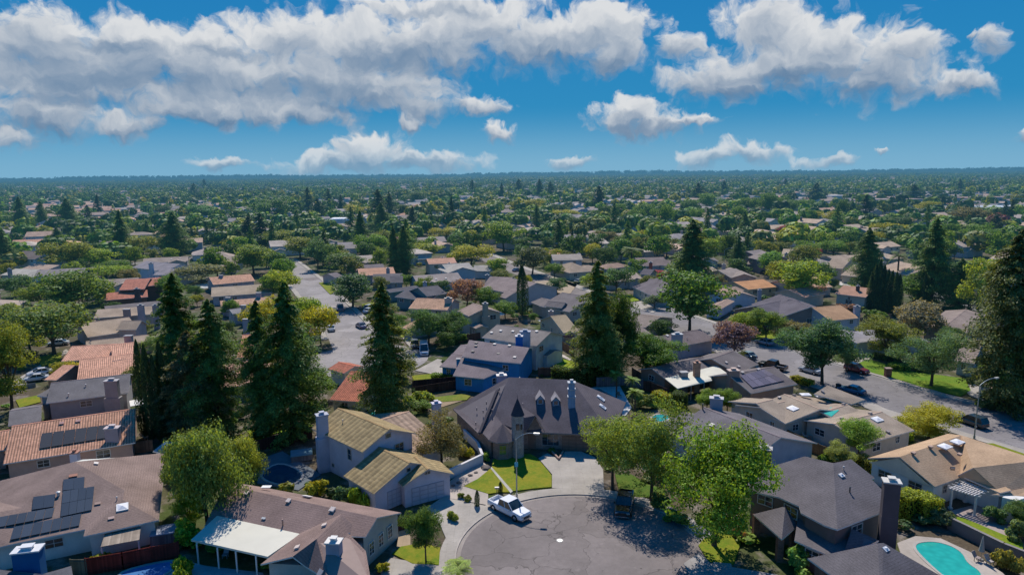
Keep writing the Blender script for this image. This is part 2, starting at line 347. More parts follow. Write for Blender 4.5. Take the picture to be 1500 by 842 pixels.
    def hit(s, z, p):
        x, y = pp(z, p); d = ray(x, y); best = None
        for (a, b2, c) in s.tris:
            n = (b2 - a).cross(c - a)
            if n.z < 0: n = -n
            dn = d.dot(n)
            if abs(dn) < 1e-9: continue
            t = (a - CAM).dot(n) / dn
            if t <= 0: continue
            q = CAM + d * t
            def sg(p1, p2): return (p2 - p1).cross(q - p1).dot((b2 - a).cross(c - a))
            if sg(a, b2) > -1e-6 and sg(b2, c) > -1e-6 and sg(c, a) > -1e-6 and (best is None or t < best[0]): best = (t, q, n.normalized())
        if best is None: return G(x, y, 4.0), Vector((0, 0, 1))
        return best[1], best[2]
    def win(s, bi, side, t, z0, w, h, kind='window', nx=2, ny=2, fc=None, gc=(.03, .045, .06)):
        a, b2, n = s.blk[bi][side]; u = (b2 - a).normalized(); c = a.lerp(b2, t); o = Vector((c.x, c.y, z0)) - u * (w / 2) + n * .005
        Zv = Vector((0, 0, 1)); fc = fc or s.tc
        fr = MB(); b_ = .08
        if kind == 'garage_door':
            fr.obox(o, u * w, n * .06, Zv * h); fr_m = M['trim']
            pn = MB()
            for j in range(4):
                for i in range(4): pn.obox(o + n * .062 + u * (w * (i + .08) / 4) + Zv * (h * (j + .1) / 4), u * (w * .84 / 4), n * .03, Zv * (h * .8 / 4))
            k = s.item('garage_door', fr, fr_m, scol(fc, .8)); s.item('door_panels', pn, M['trim'], fc, k); return
        if kind == 'door':
            fr.obox(o, u * w, n * .07, Zv * h); k = s.item('door', fr, M['trim'], fc)
            hd = MB(); hd.obox(o + u * w * .85 + n * .07 + Zv * h * .48, u * .06, n * .06, Zv * .12); s.item('handle', hd, M['metal'], (.3, .28, .25), k); return
        fr.obox(o, u * w, n * .09, Zv * b_); fr.obox(o + Zv * (h - b_), u * w, n * .09, Zv * b_)
        fr.obox(o + Zv * b_, u * b_, n * .09, Zv * (h - 2 * b_)); fr.obox(o + u * (w - b_) + Zv * b_, u * b_, n * .09, Zv * (h - 2 * b_))
        for i in range(1, nx): fr.obox(o + u * (w * i / nx - .025) + Zv * b_, u * .05, n * .07, Zv * (h - 2 * b_))
        for j in range(1, ny): fr.obox(o + u * b_ + Zv * (h * j / ny - .02), u * (w - 2 * b_), n * .065, Zv * .04)
        k = s.item('window', fr, M['trim'], fc)
        pn = MB(); pn.obox(o + u * b_ + Zv * b_, u * (w - 2 * b_), n * .03, Zv * (h - 2 * b_)); s.item('pane', pn, M['glass'], gc, k)
    def autowin(s, maxn=6, sp=4.2, sides=None, skip=()):
        k = 0
        for bi, bl in enumerate(s.blk):
            if bi in skip: continue
            for key, val in bl.items():
                if key in ('zt', 'base', 'q') or k >= maxn: continue
                a, b2, n = val; mid = (a + b2) / 2; L = (b2 - a).length
                tocam = Vector((-mid.x, -mid.y, 0)).normalized()
                if n.dot(tocam) < .25 or L < 2.2 or bl['zt'] - bl['base'] < 2: continue
                m = max(1, int(L / sp))
                for i in range(m):
                    t = (i + .5) / m + rnd.uniform(-.06, .06) / m; c = a.lerp(b2, t) + n * .25
                    if any(pip(c.x, c.y, o2['q']) for j, o2 in enumerate(s.blk) if j != bi and o2['zt'] > 2): continue
                    if k >= maxn: break
                    w = rnd.choice([1.2, 1.5, 1.8, .9]); hh = rnd.choice([1.1, 1.2, 1.3])
                    z0 = bl['zt'] - hh - rnd.uniform(.35, .5)
                    s.win(bi, key, t, z0, w, hh); k += 1
    def chimney(s, z, p, ztop, w=1.1, d=.75, rz=0.0, c=None, m=None, base=0.0, cap=(.3, .3, .32), flue=True, taper=None):
        x, y = pp(z, p); q = G(x, y, ztop); mb = MB(); h = ztop - base
        if taper: mb.box((q.x, q.y, base), (w * taper, d * taper, h * .6), rz); mb.box((q.x, q.y, base + h * .6), (w, d, h * .4 - .1), rz)
        else: mb.box((q.x, q.y, base), (w, d, h - .12), rz)
        k = s.item('chimney', mb, m or M[s.wm], c or s.wc)
        cp = MB(); cp.box((q.x, q.y, ztop - .12), (w + .22, d + .22, .14), rz)
        if flue:
            cp.box((q.x, q.y, ztop + .02), (w * .38, d * .5, .3), rz); cp.box((q.x, q.y, ztop + .32), (w * .5, d * .65, .05), rz)
        s.item('cap', cp, M['trim'], cap, k)
    def on_roof(s, z, p, kind='vent', w=.5, d=.5, h=.25, c=(.6, .55, .52)):
        q, n = s.hit(z, p); up = Vector((0, 0, 1)); u = up.cross(n)
        u = u.normalized() if u.length > .05 else Vector((1, 0, 0)); v = n.cross(u); mb = MB()
        if kind == 'vent':
            mb.obox(q - u * w / 2 - v * d / 2, u * w, v * d, n * h * .5); mb.obox(q - u * w * .62 - v * d * .62 + n * h * .5, u * w * 1.24, v * d * 1.24, n * .05); s.item('roof_vent', mb, M['trim'], c)
        elif kind == 'pipe':
            mb.tube(q, q + up * h, w / 2, w / 2, 8); mb.tube(q + up * h, q + up * (h + .06), w * .8, w * .5, 8); s.item('vent_pipe', mb, M['metal'], c)
        elif kind == 'skylight':
            mb.obox(q - u * w / 2 - v * d / 2, u * w, v * d, n * .16); k = s.item('skylight', mb, M['trim'], (.75, .74, .74))
            g = MB(); i = .12; o = q - u * (w / 2 - i) - v * (d / 2 - i) + n * .165; a, b2 = u * (w - 2 * i), v * (d - 2 * i); top = o + a / 2 + b2 / 2 + n * .16
            for (x1, x2) in ((o, o + a), (o + a, o + a + b2), (o + a + b2, o + b2), (o + b2, o)): g.poly([x1, x2, top])
            s.item('pane', g, M['trim'], (.7, .7, .74), k)
        elif kind == 'line':
            pass
    def solar(s, z, quad, nx, ny, c=(.05, .06, .075)):
        P = [s.hit(z, p) for p in quad]; n = sum((q[1] for q in P), Vector()).normalized(); P = [q[0] + n * .17 for q in P]
        # make planar: project onto plane of the mean
        o = sum(P, Vector()) / 4; P = [p - n * (p - o).dot(n) * .5 for p in P]
        for i in range(nx):
            for j in range(ny):
                def B(a, b2): return P[0].lerp(P[1], a).lerp(P[3].lerp(P[2], a), b2)
                g = .012; q = [B((i + g * nx * .3) / nx, (j + g) / ny), B((i + 1 - g * nx * .3) / nx, (j + g) / ny), B((i + 1 - g * nx * .3) / nx, (j + 1 - g) / ny), B((i + g * nx * .3) / nx, (j + 1 - g) / ny)]
                mb = MB(); mb.sheet(q, [[0, 1, 2, 3]], .05, 0, 1); s.item('solar_panel', mb, [M['panel'], M['metal']], scol(c, rnd.uniform(.85, 1.2)))
    def dish(s, z, p, rad=.4):
        q, n = s.hit(z, p); mb = MB(); mb.tube(q, q + Vector((0, 0, .5)), .03, .03, 6); d = Vector((.6, -.6, .5)).normalized()
        mb.tube(q + Vector((0, 0, .78)), q + Vector((0, 0, .78)) + d * .12, rad * .3, rad, 12, cap=False); s.item('satellite_dish', mb, M['trim'], (.5, .5, .52))
    def patio(s, z, pts, c=(.62, .6, .78), t=.14, posts=(), pc=None, name='patio_cover', m=None):
        P = [p if isinstance(p, Vector) else GZ(z, p) for p in pts]; mb = MB(); mb.sheet(P, [list(range(len(P)))], t, 0, 1)
        k = s.item(name, mb, [m or M['patio'], M['trim']], c)
        for q in posts:
            x = GZ(z, q); pm = MB(); pm.box((x.x, x.y, 0), (.14, .14, x.z - t)); s.item('post', pm, M['trim'], pc or s.tc, k)
    def finish(s):
        xs = [p.x for p in s.pts]; ys = [p.y for p in s.pts]; c = Vector(((min(xs) + max(xs)) / 2, (min(ys) + max(ys)) / 2, 0))
        root = empty(s.name, c, s.label, 'house', s.group)
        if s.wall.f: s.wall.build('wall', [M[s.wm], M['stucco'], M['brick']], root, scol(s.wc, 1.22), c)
        fa = MB(); rf = MB()
        for (fc, mi) in zip(s.roof.f, s.roof.m):
            (fa if mi == 2 else rf).poly([s.roof.v[k] for k in fc], mi)
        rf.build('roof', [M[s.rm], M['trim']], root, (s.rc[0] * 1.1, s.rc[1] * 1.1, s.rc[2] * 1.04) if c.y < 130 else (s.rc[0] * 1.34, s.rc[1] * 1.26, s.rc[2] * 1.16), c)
        fa.build('fascia', M['trim'], root, s.tc, c)
        obs = []
        for (nm, mb, mats, color, par, lab) in s.items:
            o = mb.build(nm, mats, obs[par] if par is not None else root, color, c); obs.append(o)
            if lab: o['label'] = lab
        s.root = root
        px, py, d = proj(c + Vector((0, 0, 3)))
        if s.short: LANDMARKS.append((px, py, s.short))
        return root
# ---------------------------------------------------------------- foliage
def mesh_np(name, V, mats, tint=None, k=4):
    V = np.asarray(V, 'f').reshape(-1, 3); n = len(V); nf = n // k
    me = bpy.data.meshes.new(name); me.vertices.add(n); me.vertices.foreach_set('co', V.ravel())
    me.loops.add(n); me.loops.foreach_set('vertex_index', np.arange(n, dtype='i'))
    me.polygons.add(nf); me.polygons.foreach_set('loop_start', np.arange(0, n, k, dtype='i')); me.polygons.foreach_set('loop_total', np.full(nf, k, 'i'))
    for m in mats: me.materials.append(m)
    if tint is not None:
        a = me.attributes.new('tint', 'FLOAT_COLOR', 'FACE'); a.data.foreach_set('color', np.asarray(tint, 'f').ravel())
    me.update(); me.validate(); return me
def quads(P, N, size, R, asp=.65, tang=None):
    n = len(P); N = N / (np.linalg.norm(N, axis=1, keepdims=True) + 1e-9)
    T = R.normal(size=(n, 3)) if tang is None else tang + R.normal(size=(n, 3)) * .25
    T = T - N * (T * N).sum(1, keepdims=True); T /= (np.linalg.norm(T, axis=1, keepdims=True) + 1e-9); B = np.cross(N, T)
    s = (size * R.uniform(.65, 1.35, (n, 1))); a = T * s * .5; b = B * s * .5 * asp
    V = np.stack([P - a - b * .55, P + a * .35 - b, P + a * 1.1 + b * .3, P - a * .2 + b], 1); return V.reshape(-1, 3)
def blob_crown(seed, Rr, hc, z0, ncl, nl, leaf, flat=.9, loose=0.0, gap=.0, droop=0.0):
    R = np.random.RandomState(seed); out = []
    c0 = np.array([0, 0, z0 + hc / 2])
    LO = []
    for i in range(7):
        d = R.normal(size=3); d /= np.linalg.norm(d); LO.append(c0 + d * np.array([Rr, Rr, hc / 2]) * R.uniform(.35, .78 + loose))
    for i in range(ncl):
        d = R.normal(size=3); d /= np.linalg.norm(d)
        if d[2] < -.35: d[2] *= -.6
        rad = R.uniform(.45, .86 + loose) if i > ncl * .25 else R.uniform(.0, .45)
        c = c0 + d * np.array([Rr, Rr, hc / 2]) * rad
        if i % 3: c = LO[i % 7] + d * np.array([Rr, Rr, hc / 2]) * R.uniform(.25, .46)
        r = Rr * R.uniform(.2, .4) * (1 - .35 * gap)
        n = int(nl * R.uniform(.6, 1.3) * (r / (Rr * .3)) ** 2)
        q = R.normal(size=(n, 3)); q /= np.linalg.norm(q, axis=1, keepdims=True); q[:, 2] = np.where(q[:, 2] < -.2, q[:, 2] * .5, q[:, 2])
        lump = 1 + .22 * np.sin(q[:, 0] * 5 + i) * np.sin(q[:, 1] * 6 + i * 2) + .12 * np.sin(q[:, 2] * 11 + i)
        rr = r * (R.uniform(.45, 1.0, (n, 1)) ** .4) * lump[:, None]; P = c + q * rr * np.array([1, 1, flat])
        if droop: P[:, 2] -= droop * R.uniform(0, 1, n) ** 2 * r * 1.5
        P[:, 2] = np.maximum(P[:, 2], z0 * .8 + .15)
        Nn = q + R.normal(size=(n, 3)) * .55 + np.array([0, 0, .25]); out.append(quads(P, Nn, leaf, R, tang=None if not droop else np.array([0, 0, -1.0])))
    V = np.concatenate(out)
    if z0 == 0: V[:, 2] = (V[:, 2] - V[:, 2].min()) / (V[:, 2].max() - V[:, 2].min()) * hc; k = V[:, 2:3] / hc; V[:, :2] *= .82 + .3 * np.sqrt(np.clip(1 - (k - .35) ** 2 * 2, 0, 1))
    return V
def limb_tree(seed, h, Rr, tr=.2, z0=2.0, nb=6):
    R = random.Random(seed); mb = MB(); z1 = z0 * 1.0; lean = (R.uniform(-.15, .15), R.uniform(-.15, .15))
    p = Vector((0, 0, -.1)); q = Vector((lean[0], lean[1], z1)); mb.tube(p, p + Vector((0, 0, .35)), tr * 1.6, tr * 1.1, 8); mb.tube(p + Vector((0, 0, .3)), q, tr * 1.1, tr * .8, 8)
    for k in range(nb):
        a = 2 * math.pi * k / nb + R.uniform(-.4, .4); rr = Rr * R.uniform(.35, .7); m = q + Vector((math.cos(a) * rr * .45, math.sin(a) * rr * .45, (h - z1) * R.uniform(.2, .35)))
        e = q + Vector((math.cos(a) * rr, math.sin(a) * rr, (h - z1) * R.uniform(.45, .75)))
        mb.tube(q - Vector((0, 0, .1)), m, tr * .55, tr * .35, 6); mb.tube(m, e, tr * .35, tr * .1, 5)
        for _ in range(2): f = m + Vector((R.uniform(-1, 1), R.uniform(-1, 1), R.uniform(.5, 1.2))) * Rr * .3; mb.tube(m, f, tr * .22, tr * .06, 4)
    mb.tube(q, q + Vector((0, 0, (h - z1) * .75)), tr * .7, tr * .12, 6); return mb
def conifer(seed, h, Rr, nbr, nq, leaf, z0=.06, shape=.75, droop=.28, wide=1.5, col=False):
    R = np.random.RandomState(seed); out = []
    ph = R.uniform(0, 6.28, 4)
    for i in range(nbr):
        f = (i + R.uniform(0, 1)) / nbr; f = f ** .92; z = h * (z0 + (1 - z0) * f)
        az = R.uniform(0, 2 * math.pi); prof = min(1.0, (1 - f) * wide) ** shape
        prof *= min(1.0, .68 + f * 2.2)
        mod = 1 + .2 * math.sin(az * 2 + ph[0] + f * 5) + .13 * math.sin(az * 3 + ph[1] - f * 9)
        r = Rr * prof * (R.uniform(.5, 1.0) if R.uniform() < .7 else R.uniform(.9, 1.3)) * mod + .12
        n = max(4, int(nq * (.35 + r / Rr))); t = R.uniform(.08, 1, n) ** .75
        dirv = np.array([math.cos(az), math.sin(az), 0]); side = np.array([-math.sin(az), math.cos(az), 0])
        P = dirv * (t * r)[:, None] + side * (R.normal(size=n) * .13 * r * (1.15 - t * .6))[:, None]
        P[:, 2] += z + (.12 * t - droop * t ** 2) * r * .9 + R.normal(size=n) * .05 * r - R.uniform(0, .5, n) * leaf
        N = dirv * .55 + np.array([0, 0, .8]) + R.normal(size=(n, 3)) * .5
        out.append(quads(P, N, leaf, R, .5, tang=dirv - np.array([0, 0, .45])))
    return np.concatenate(out)
def spire(seed, h, Rr, n, leaf):
    R = np.random.RandomState(seed); f = R.uniform(0.01, 1, n); az = R.uniform(0, 6.283, n)
    prof = np.minimum(1, f * 9) ** .5 * np.clip((1 - f) * 2.2, 0, 1) ** .6
    r = Rr * prof * (.82 + .16 * np.sin(az * 3 + f * 4) + R.uniform(-.15, .12, n))
    P = np.stack([np.cos(az) * r, np.sin(az) * r, .15 + f * h * .985], 1); N = np.stack([np.cos(az), np.sin(az), np.full(n, .1)], 1) + R.normal(size=(n, 3)) * .35
    return quads(P, N, leaf, R, .4, tang=np.array([0, 0, 1.0]))
def palm_crown(seed, h, L, nf=26, fan=False):
    R = np.random.RandomState(seed); out = []
    for i in range(nf):
        az = 2 * math.pi * i / nf + R.uniform(-.15, .15); el = R.uniform(-.5, 1.25); d = np.array([math.cos(az), math.sin(az), 0]); sd = np.array([-math.sin(az), math.cos(az), 0])
        for k in range(16):
            t = (k + .5) / 16; p = np.array([0, 0, h]) + d * L * t * math.cos(el * (1 - t * .4)) + np.array([0, 0, 1]) * (L * t * math.sin(el) - L * .55 * t * t)
            w = L * .3 * math.sin(math.pi * min(1, t * .9 + .08)) + .05; s = L / 16 * .42
            for sg in (-1, 1):
                q = p + sd * sg * w * .9 + np.array([0, 0, -w * .35]) + d * w * .5
                out += [p - d * s, p + d * s, q + d * s * .4, q - d * s * .4]
    return np.array(out)
TP = {}
def tree_proto(kind, crown_me, trunk_mb, bark=(.09, .065, .05)):
    tm = trunk_mb.build('trunk', M['bark'], None, bark) if trunk_mb else None
    if tm: me = tm.data; bpy.data.objects.remove(tm)
    TP.setdefault(kind, []).append((crown_me, me if tm else None, bark))
# kinds: hi/mid/low detail. each prototype has a nominal height and radius so that it can be scaled to the photographed size
NOM = {}
def mk_protos():
    for k in range(3):   # near broadleaf: nominal h 9, r 4.5
        TPK('broad_hi', 9, 4.5, blob_crown(10 + k, 4.5, 7.4, 1.6, 76, 560, .19, gap=.4, loose=.2), limb_tree(k, 9, 4.5, .2, 2.6, 7), 'leaf')
    for k in range(2):
        TPK('airy_hi', 9, 4.2, blob_crown(30 + k, 4.2, 7.6, 1.4, 78, 380, .17, gap=.6, loose=.2), limb_tree(9 + k, 9, 4.2, .18, 2.6, 8), 'leaf')
    TPK('weep_hi', 9, 4.4, blob_crown(41, 4.4, 7.8, 1.0, 60, 540, .2, gap=.35, loose=.15, droop=1.0), limb_tree(19, 9, 4.2, .22, 2.2, 7), 'leaf')
    for k in range(4):
        TPK('broad', 9, 4.5, blob_crown(50 + k, 4.5, 7.4, 1.5, 54, 150, .34, gap=.1, loose=.06), limb_tree(20 + k, 9, 4.5, .2, 2.3, 5), 'leaf')
    for k in range(2):
        TPK('airy', 9, 4.2, blob_crown(60 + k, 4.2, 7.2, 1.7, 38, 75, .38, gap=.7, loose=.2), limb_tree(30 + k, 9, 4.2, .17, 2.4, 6), 'leaf')
    for k in range(3):
        TPK('broad_lo', 9, 4.5, blob_crown(70 + k, 4.5, 7.7, 1.1, 30, 100, .5), limb_tree(40 + k, 8, 3.5, .2, 2.2, 3), 'leaf')
    for k in range(3):
        t = MB(); t.tube((0, 0, -.1), (0, 0, 21.5), .55, .05, 8)
        TPK('redwood', 23, 4.2, conifer(80 + k, 23, 4.2, 420, 120, .3, z0=.03, wide=(1.9, 1.6, 2.2)[k], shape=.8), t, 'needle')
    for k in range(2):
        t = MB(); t.tube((0, 0, -.1), (0, 0, 21), .5, .05, 6)
        TPK('redwood_lo', 23, 4.4, conifer(90 + k, 23, 4.4, 150, 44, .65, z0=.03, wide=(2.2, 1.7)[k]), t, 'needle')
    t = MB(); t.tube((0, 0, -.1), (0, 0, 8), .15, .03, 6)
    TPK('cypress', 12, 1.0, spire(5, 12, 1.0, 5200, .26), t, 'needle')
    TPK('cypress_lo', 12, 1.0, spire(6, 12, 1.0, 1100, .5), t, 'needle')
    t = MB()
    for k in range(12): t.tube((0, 0, k * .62 - .1), (0, 0, k * .62 + .56), .2, .25, 8)
    TPK('palm', 9, 2.6, palm_crown(4, 7.4, 2.8), t, 'leaf')
    for k in range(3):
        TPK('bush', 1.5, .9, blob_crown(100 + k, .8, 1.4, .0, 18, 210, .12, gap=.0), None, 'leaf')
    TPK('bush_lo', 1.5, .9, blob_crown(110, .9, 1.5, .0, 9, 40, .25), None, 'leaf')
def TPK(kind, h, r, V, trunk, mat):
    me = mesh_np('crown', V, [M[mat]]); NOM[kind] = (h, r); tree_proto(kind, me, trunk)
mk_protos()
BASE = {'broad': 'broadleaf_tree', 'broad_hi': 'broadleaf_tree', 'broad_lo': 'broadleaf_tree', 'airy': 'broadleaf_tree', 'airy_hi': 'broadleaf_tree', 'weep_hi': 'weeping_tree',
        'redwood': 'redwood_tree', 'redwood_lo': 'redwood_tree', 'cypress': 'cypress_tree', 'cypress_lo': 'cypress_tree', 'palm': 'palm_tree', 'bush': 'shrub', 'bush_lo': 'shrub'}
NTREE = 0
TREEPOS = []
def tree_at(kind, loc, h, r, col, label=None, cat=None, group=None, short=None, name=None, which=None, rz=None):
    global NTREE
    NTREE += 1; pr = TP[kind]; cm, tm, bark = pr[(NTREE if which is None else which) % len(pr)]; nh, nr = NOM[kind]
    root = empty(name or BASE[kind], loc, label, cat or ('shrub' if 'bush' in kind else 'tree'), group)
    root.scale = (r / nr, r / nr, h / nh); root.rotation_euler.z = rnd.uniform(0, 6.28) if rz is None else rz
    if tm: t = bpy.data.objects.new('trunk', tm); COL.objects.link(t); t.parent = root; t.color = (.1, .075, .055, 1)
    c = bpy.data.objects.new('crown' if tm else 'foliage', cm); COL.objects.link(c); c.parent = root; c.color = tuple(col) + (1,)
    TREEPOS.append((loc[0], loc[1], r))
    if short:
        px, py, d = proj(Vector(loc) + Vector((0, 0, h * .6))); LANDMARKS.append((px, py, short))
    return root
def tree(kind, px, ytop, ybase, wpx, col, label=None, short=None, **kw):
    p = G(px, ybase); zc = (p - CAM).dot(f0); r = wpx * zc / F / 2
    lo, hi = 0.2, 60.0
    for _ in range(30):
        m = (lo + hi) / 2
        if proj(p + Vector((0, 0, m)))[1] > ytop: lo = m
        else: hi = m
    # the near side of the crown reaches towards the camera, so the top of a wide crown is seen a little early
    return tree_at(kind, p, lo, r * 1.06, col, label, short=short, **kw)
def hedge(z, pts, h, w, col, label, name='hedge', seed=1, leaf=.2, dens=55, base=0.0):
    R = np.random.RandomState(seed); P2 = [GZ(z, p, base) for p in pts]; out = []
    for a, b in zip(P2[:-1], P2[1:]):
        d = (b - a); L = d.length; u = np.array((d / L)[:]); v = np.array([-u[1], u[0], 0]); A = np.array(a[:])
        n = int(dens * (2 * L * h + L * w + 2 * w * h) / 1.0 * (.04 / leaf ** 2)); t = R.uniform(0, L, n); s = R.uniform(-1, 1, n); zz = R.uniform(0, 1, n)
        face = R.uniform(0, 1, n); top = face < (w / (w + 2 * h)); sgn = np.sign(s); wob = 1 + .1 * np.sin(t * 2.1 + seed) + .06 * np.sin(t * 5)
        off = np.where(top, s * w / 2, sgn * w / 2 * R.uniform(.8, 1.05, n)) * wob; hz = np.where(top, h * R.uniform(.9, 1.04, n), zz * h) * (1 + .05 * np.sin(t * 1.7))
        P = A + u * t[:, None] + v * off[:, None]; P[:, 2] += hz; N = np.where(top[:, None], np.array([0, 0, 1.0]), v * sgn[:, None]) + R.normal(size=(n, 3)) * .45
        out.append(quads(P, N, leaf, R, .7))
        for e, dr in ((A, -1), (A + u * L, 1)):
            n2 = int(dens * w * h * (.04 / leaf ** 2)); Q = e + v * R.uniform(-w / 2, w / 2, n2)[:, None]; Q[:, 2] += R.uniform(0, h, n2); out.append(quads(Q, u * dr + R.normal(size=(n2, 3)) * .45, leaf, R, .7))
    V = np.concatenate(out); c = (P2[0] + P2[-1]) / 2; V = V - np.array(c[:])
    root = empty(name, c, label, 'hedge'); me = mesh_np('foliage', V, [M['leaf']]); o = bpy.data.objects.new('foliage', me); COL.objects.link(o); o.parent = root; o.color = tuple(col) + (1,)
    mb = MB()
    for a, b in zip(P2[:-1], P2[1:]):
        d = (b - a).normalized(); n = Vector((-d.y, d.x, 0)) * w * .36; mb.obox(a - n + d * .15, (b - a) - d * .3, n * 2, Vector((0, 0, h * .86)))
    mb.build('stems', M['bark'], root, (.02, .025, .012)); return root

# ---------------------------------------------------------------- fences, ground pieces
def fence(z, pts, h=1.8, c=(.16, .1, .07), label='', base=0.0, post=True, t=.05, name='fence', cat='fence', mat='wood', cap=False):
    P = [GZ(z, p, base) for p in pts]; root = empty(name, (P[0] + P[-1]) / 2, label, cat); mb = MB(); Z = Vector((0, 0, 1)); rl = MB()
    for a, b in zip(P[:-1], P[1:]):
        u = (b - a).normalized(); n = Vector((-u.y, u.x, 0)); mb.obox(a - n * t / 2, b - a, n * t, Z * h)
        if cap: rl.obox(a - n * (t / 2 + .06) + Z * h - u * .05, (b - a) + u * .1, n * (t + .12), Z * .08)
        else:
            for hz in (.35, h - .3): rl.obox(a - n * (t / 2 + .05) + Z * hz, b - a, n * .045, Z * .09)
        if post:
            m = max(1, round((b - a).length / 2.4))
            for i in range(m + 1):
                q = a.lerp(b, i / m); pm = MB(); pm.box((q.x, q.y, base), (.11, .11, h + .06)); pm.build('post', M['wood'], root, scol(c, .9))
    mb.build('boards' if mat == 'wood' else 'wall_body', M[mat], root, c); rl.build('rail' if not cap else 'coping', M[mat], root, scol(c, 1.1)); return root
def slab(name, z, pts, z0, z1, mat, col, kind='structure', label=None, cat=None, dz=0.0, foot=True):
    P = [GZ(z, p, z1) for p in pts]; mb = MB(); mb.prism([(p.x, p.y) for p in P], z0, z1)
    c = sum(P, Vector()) / len(P); c.z = 0; o = mb.build(name, M[mat], None, col, c); o.location = c
    if kind: o['kind'] = kind
    tag(o, label, cat)
    if foot: add_foot([(p.x, p.y) for p in P], .3)
    return o
def wslab(name, P, z0, z1, mat, col, kind='structure', foot=True, label=None, cat=None):
    mb = MB(); mb.prism([(p[0], p[1]) for p in P], z0, z1); c = Vector((sum(p[0] for p in P) / len(P), sum(p[1] for p in P) / len(P), 0))
    o = mb.build(name, M[mat], None, col, c); o.location = c
    if kind: o['kind'] = kind
    tag(o, label, cat)
    if foot: add_foot([(p[0], p[1]) for p in P], .3)
    return o
def strip(name, P, w, z0, z1, mat, col, foot=True, off=0.0):   # ribbon of width w along a world polyline, shifted sideways by off
    L = []; R_ = []; n = len(P)
    for k in range(n):
        a = Vector(P[max(0, k - 1)][:2]); b = Vector(P[min(n - 1, k + 1)][:2]); d = (b - a).normalized(); nn = Vector((-d.y, d.x)); c = Vector(P[k][:2]) + nn * off
        L.append(c + nn * w / 2); R_.append(c - nn * w / 2)
    mb = MB()
    for k in range(n - 1):
        q = [L[k], R_[k], R_[k + 1], L[k + 1]]; i = len(mb.v); mb.v += [Vector((p.x, p.y, z0)) for p in q] + [Vector((p.x, p.y, z1)) for p in q]
        for fc in ((4, 5, 6, 7), (0, 4, 7, 3), (1, 2, 6, 5)): mb.f.append([i + j for j in fc]); mb.m.append(0)
        if k == 0: mb.f.append([i, i + 1, i + 5, i + 4]); mb.m.append(0)
        if k == n - 2: mb.f.append([i + 2, i + 3, i + 7, i + 6]); mb.m.append(0)
    o = mb.build(name, M[mat], None, col); o['kind'] = 'structure'
    if foot: add_foot([(p.x, p.y) for p in L + R_[::-1]], 0)
    return o
def pool(z, pts, label, water=(.02, .3, .28), deck=None):
    P = [GZ(z, p, .15) for p in pts]; c = sum(P, Vector()) / len(P); c.z = 0; root = empty('swimming_pool', c, label, 'swimming pool')
    # smooth outline
    for _ in range(2): P = [q for a, b in zip(P, P[1:] + P[:1]) for q in (a * .75 + b * .25, a * .25 + b * .75)]
    mb = MB(); mb.prism([(p.x, p.y) for p in P], 0.0, .17); mb.build('water', M['water'], root, water)
    cp = MB(); n = len(P)
    for k in range(n):
        a, b = P[k], P[(k + 1) % n]; oa = a + (a - c).normalized() * .35; ob = b + (b - c).normalized() * .35; a2 = a.copy(); b2 = b.copy()
        q = [a, b, ob, oa]; cp.v += [Vector((p.x, p.y, .1)) for p in q] + [Vector((p.x, p.y, .21)) for p in q]; i = len(cp.v) - 8
        for fc in ((4, 5, 6, 7), (0, 1, 5, 4), (2, 3, 7, 6)): cp.f.append([i + j for j in fc]); cp.m.append(0)
    cp.build('coping', M['concrete'], root, (.4, .37, .34)); add_foot([(p.x, p.y) for p in P], .5); return root

# ---------------------------------------------------------------- street lamps and vehicles
def street_lamp(px, ybase, ytop, arm, label, dx=1, rz=0.0, short=None, sign=False):
    p = G(px, ybase, .15); lo, hi = 1, 30
    for _ in range(30):
        m = (lo + hi) / 2
        if proj(p + Vector((0, 0, m)))[1] > ytop: lo = m
        else: hi = m
    h = lo; root = empty('street_lamp', p, label, 'street lamp'); u = Vector((math.cos(rz), math.sin(rz), 0))
    mb = MB(); mb.tube(p, p + Vector((0, 0, .5)), .16, .14, 10); mb.tube(p + Vector((0, 0, .5)), p + Vector((0, 0, h - .5)), .1, .07, 10); mb.build('pole', M['metal'], root, (.36, .38, .37))
    a = MB(); q0 = p + Vector((0, 0, h - .5))
    for k in range(8):
        t0, t1 = k / 8, (k + 1) / 8
        def C(t): return q0 + u * arm * t + Vector((0, 0, .5 + .35 * math.sin(t * 1.9) - .5 * (1 - t) ** 3))
        a.tube(C(t0), C(t1), .055, .05, 6)
    a.build('arm', M['metal'], root, (.42, .44, .43)); hd = MB(); e = C(1.0)
    hd.obox(e - u * .1 - Vector((-u.y, u.x, 0)) * .16 - Vector((0, 0, .1)), u * .75, Vector((-u.y, u.x, 0)) * .32, Vector((0, 0, .18))); ho = hd.build('lamp_head', M['metal'], root, (.62, .62, .6))
    ln = MB(); ln.obox(e + u * .1 - Vector((-u.y, u.x, 0)) * .12 - Vector((0, 0, .15)), u * .45, Vector((-u.y, u.x, 0)) * .24, Vector((0, 0, .05))); ln.build('lens', M['trim'], ho, (.7, .7, .62), p)
    if sign:
        sg = MB(); s0 = p + Vector((-.02, -.12, h * .5)); sg.obox(s0 - Vector((.22, 0, 0)), (.44, 0, 0), (0, .03, 0), (0, 0, .62)); sg.build('sign_plate', M['trim'], root, (.1, .4, .5), p)
    if short: LANDMARKS.append((*proj(p + Vector((0, 0, h / 2)))[:2], short))
    return root
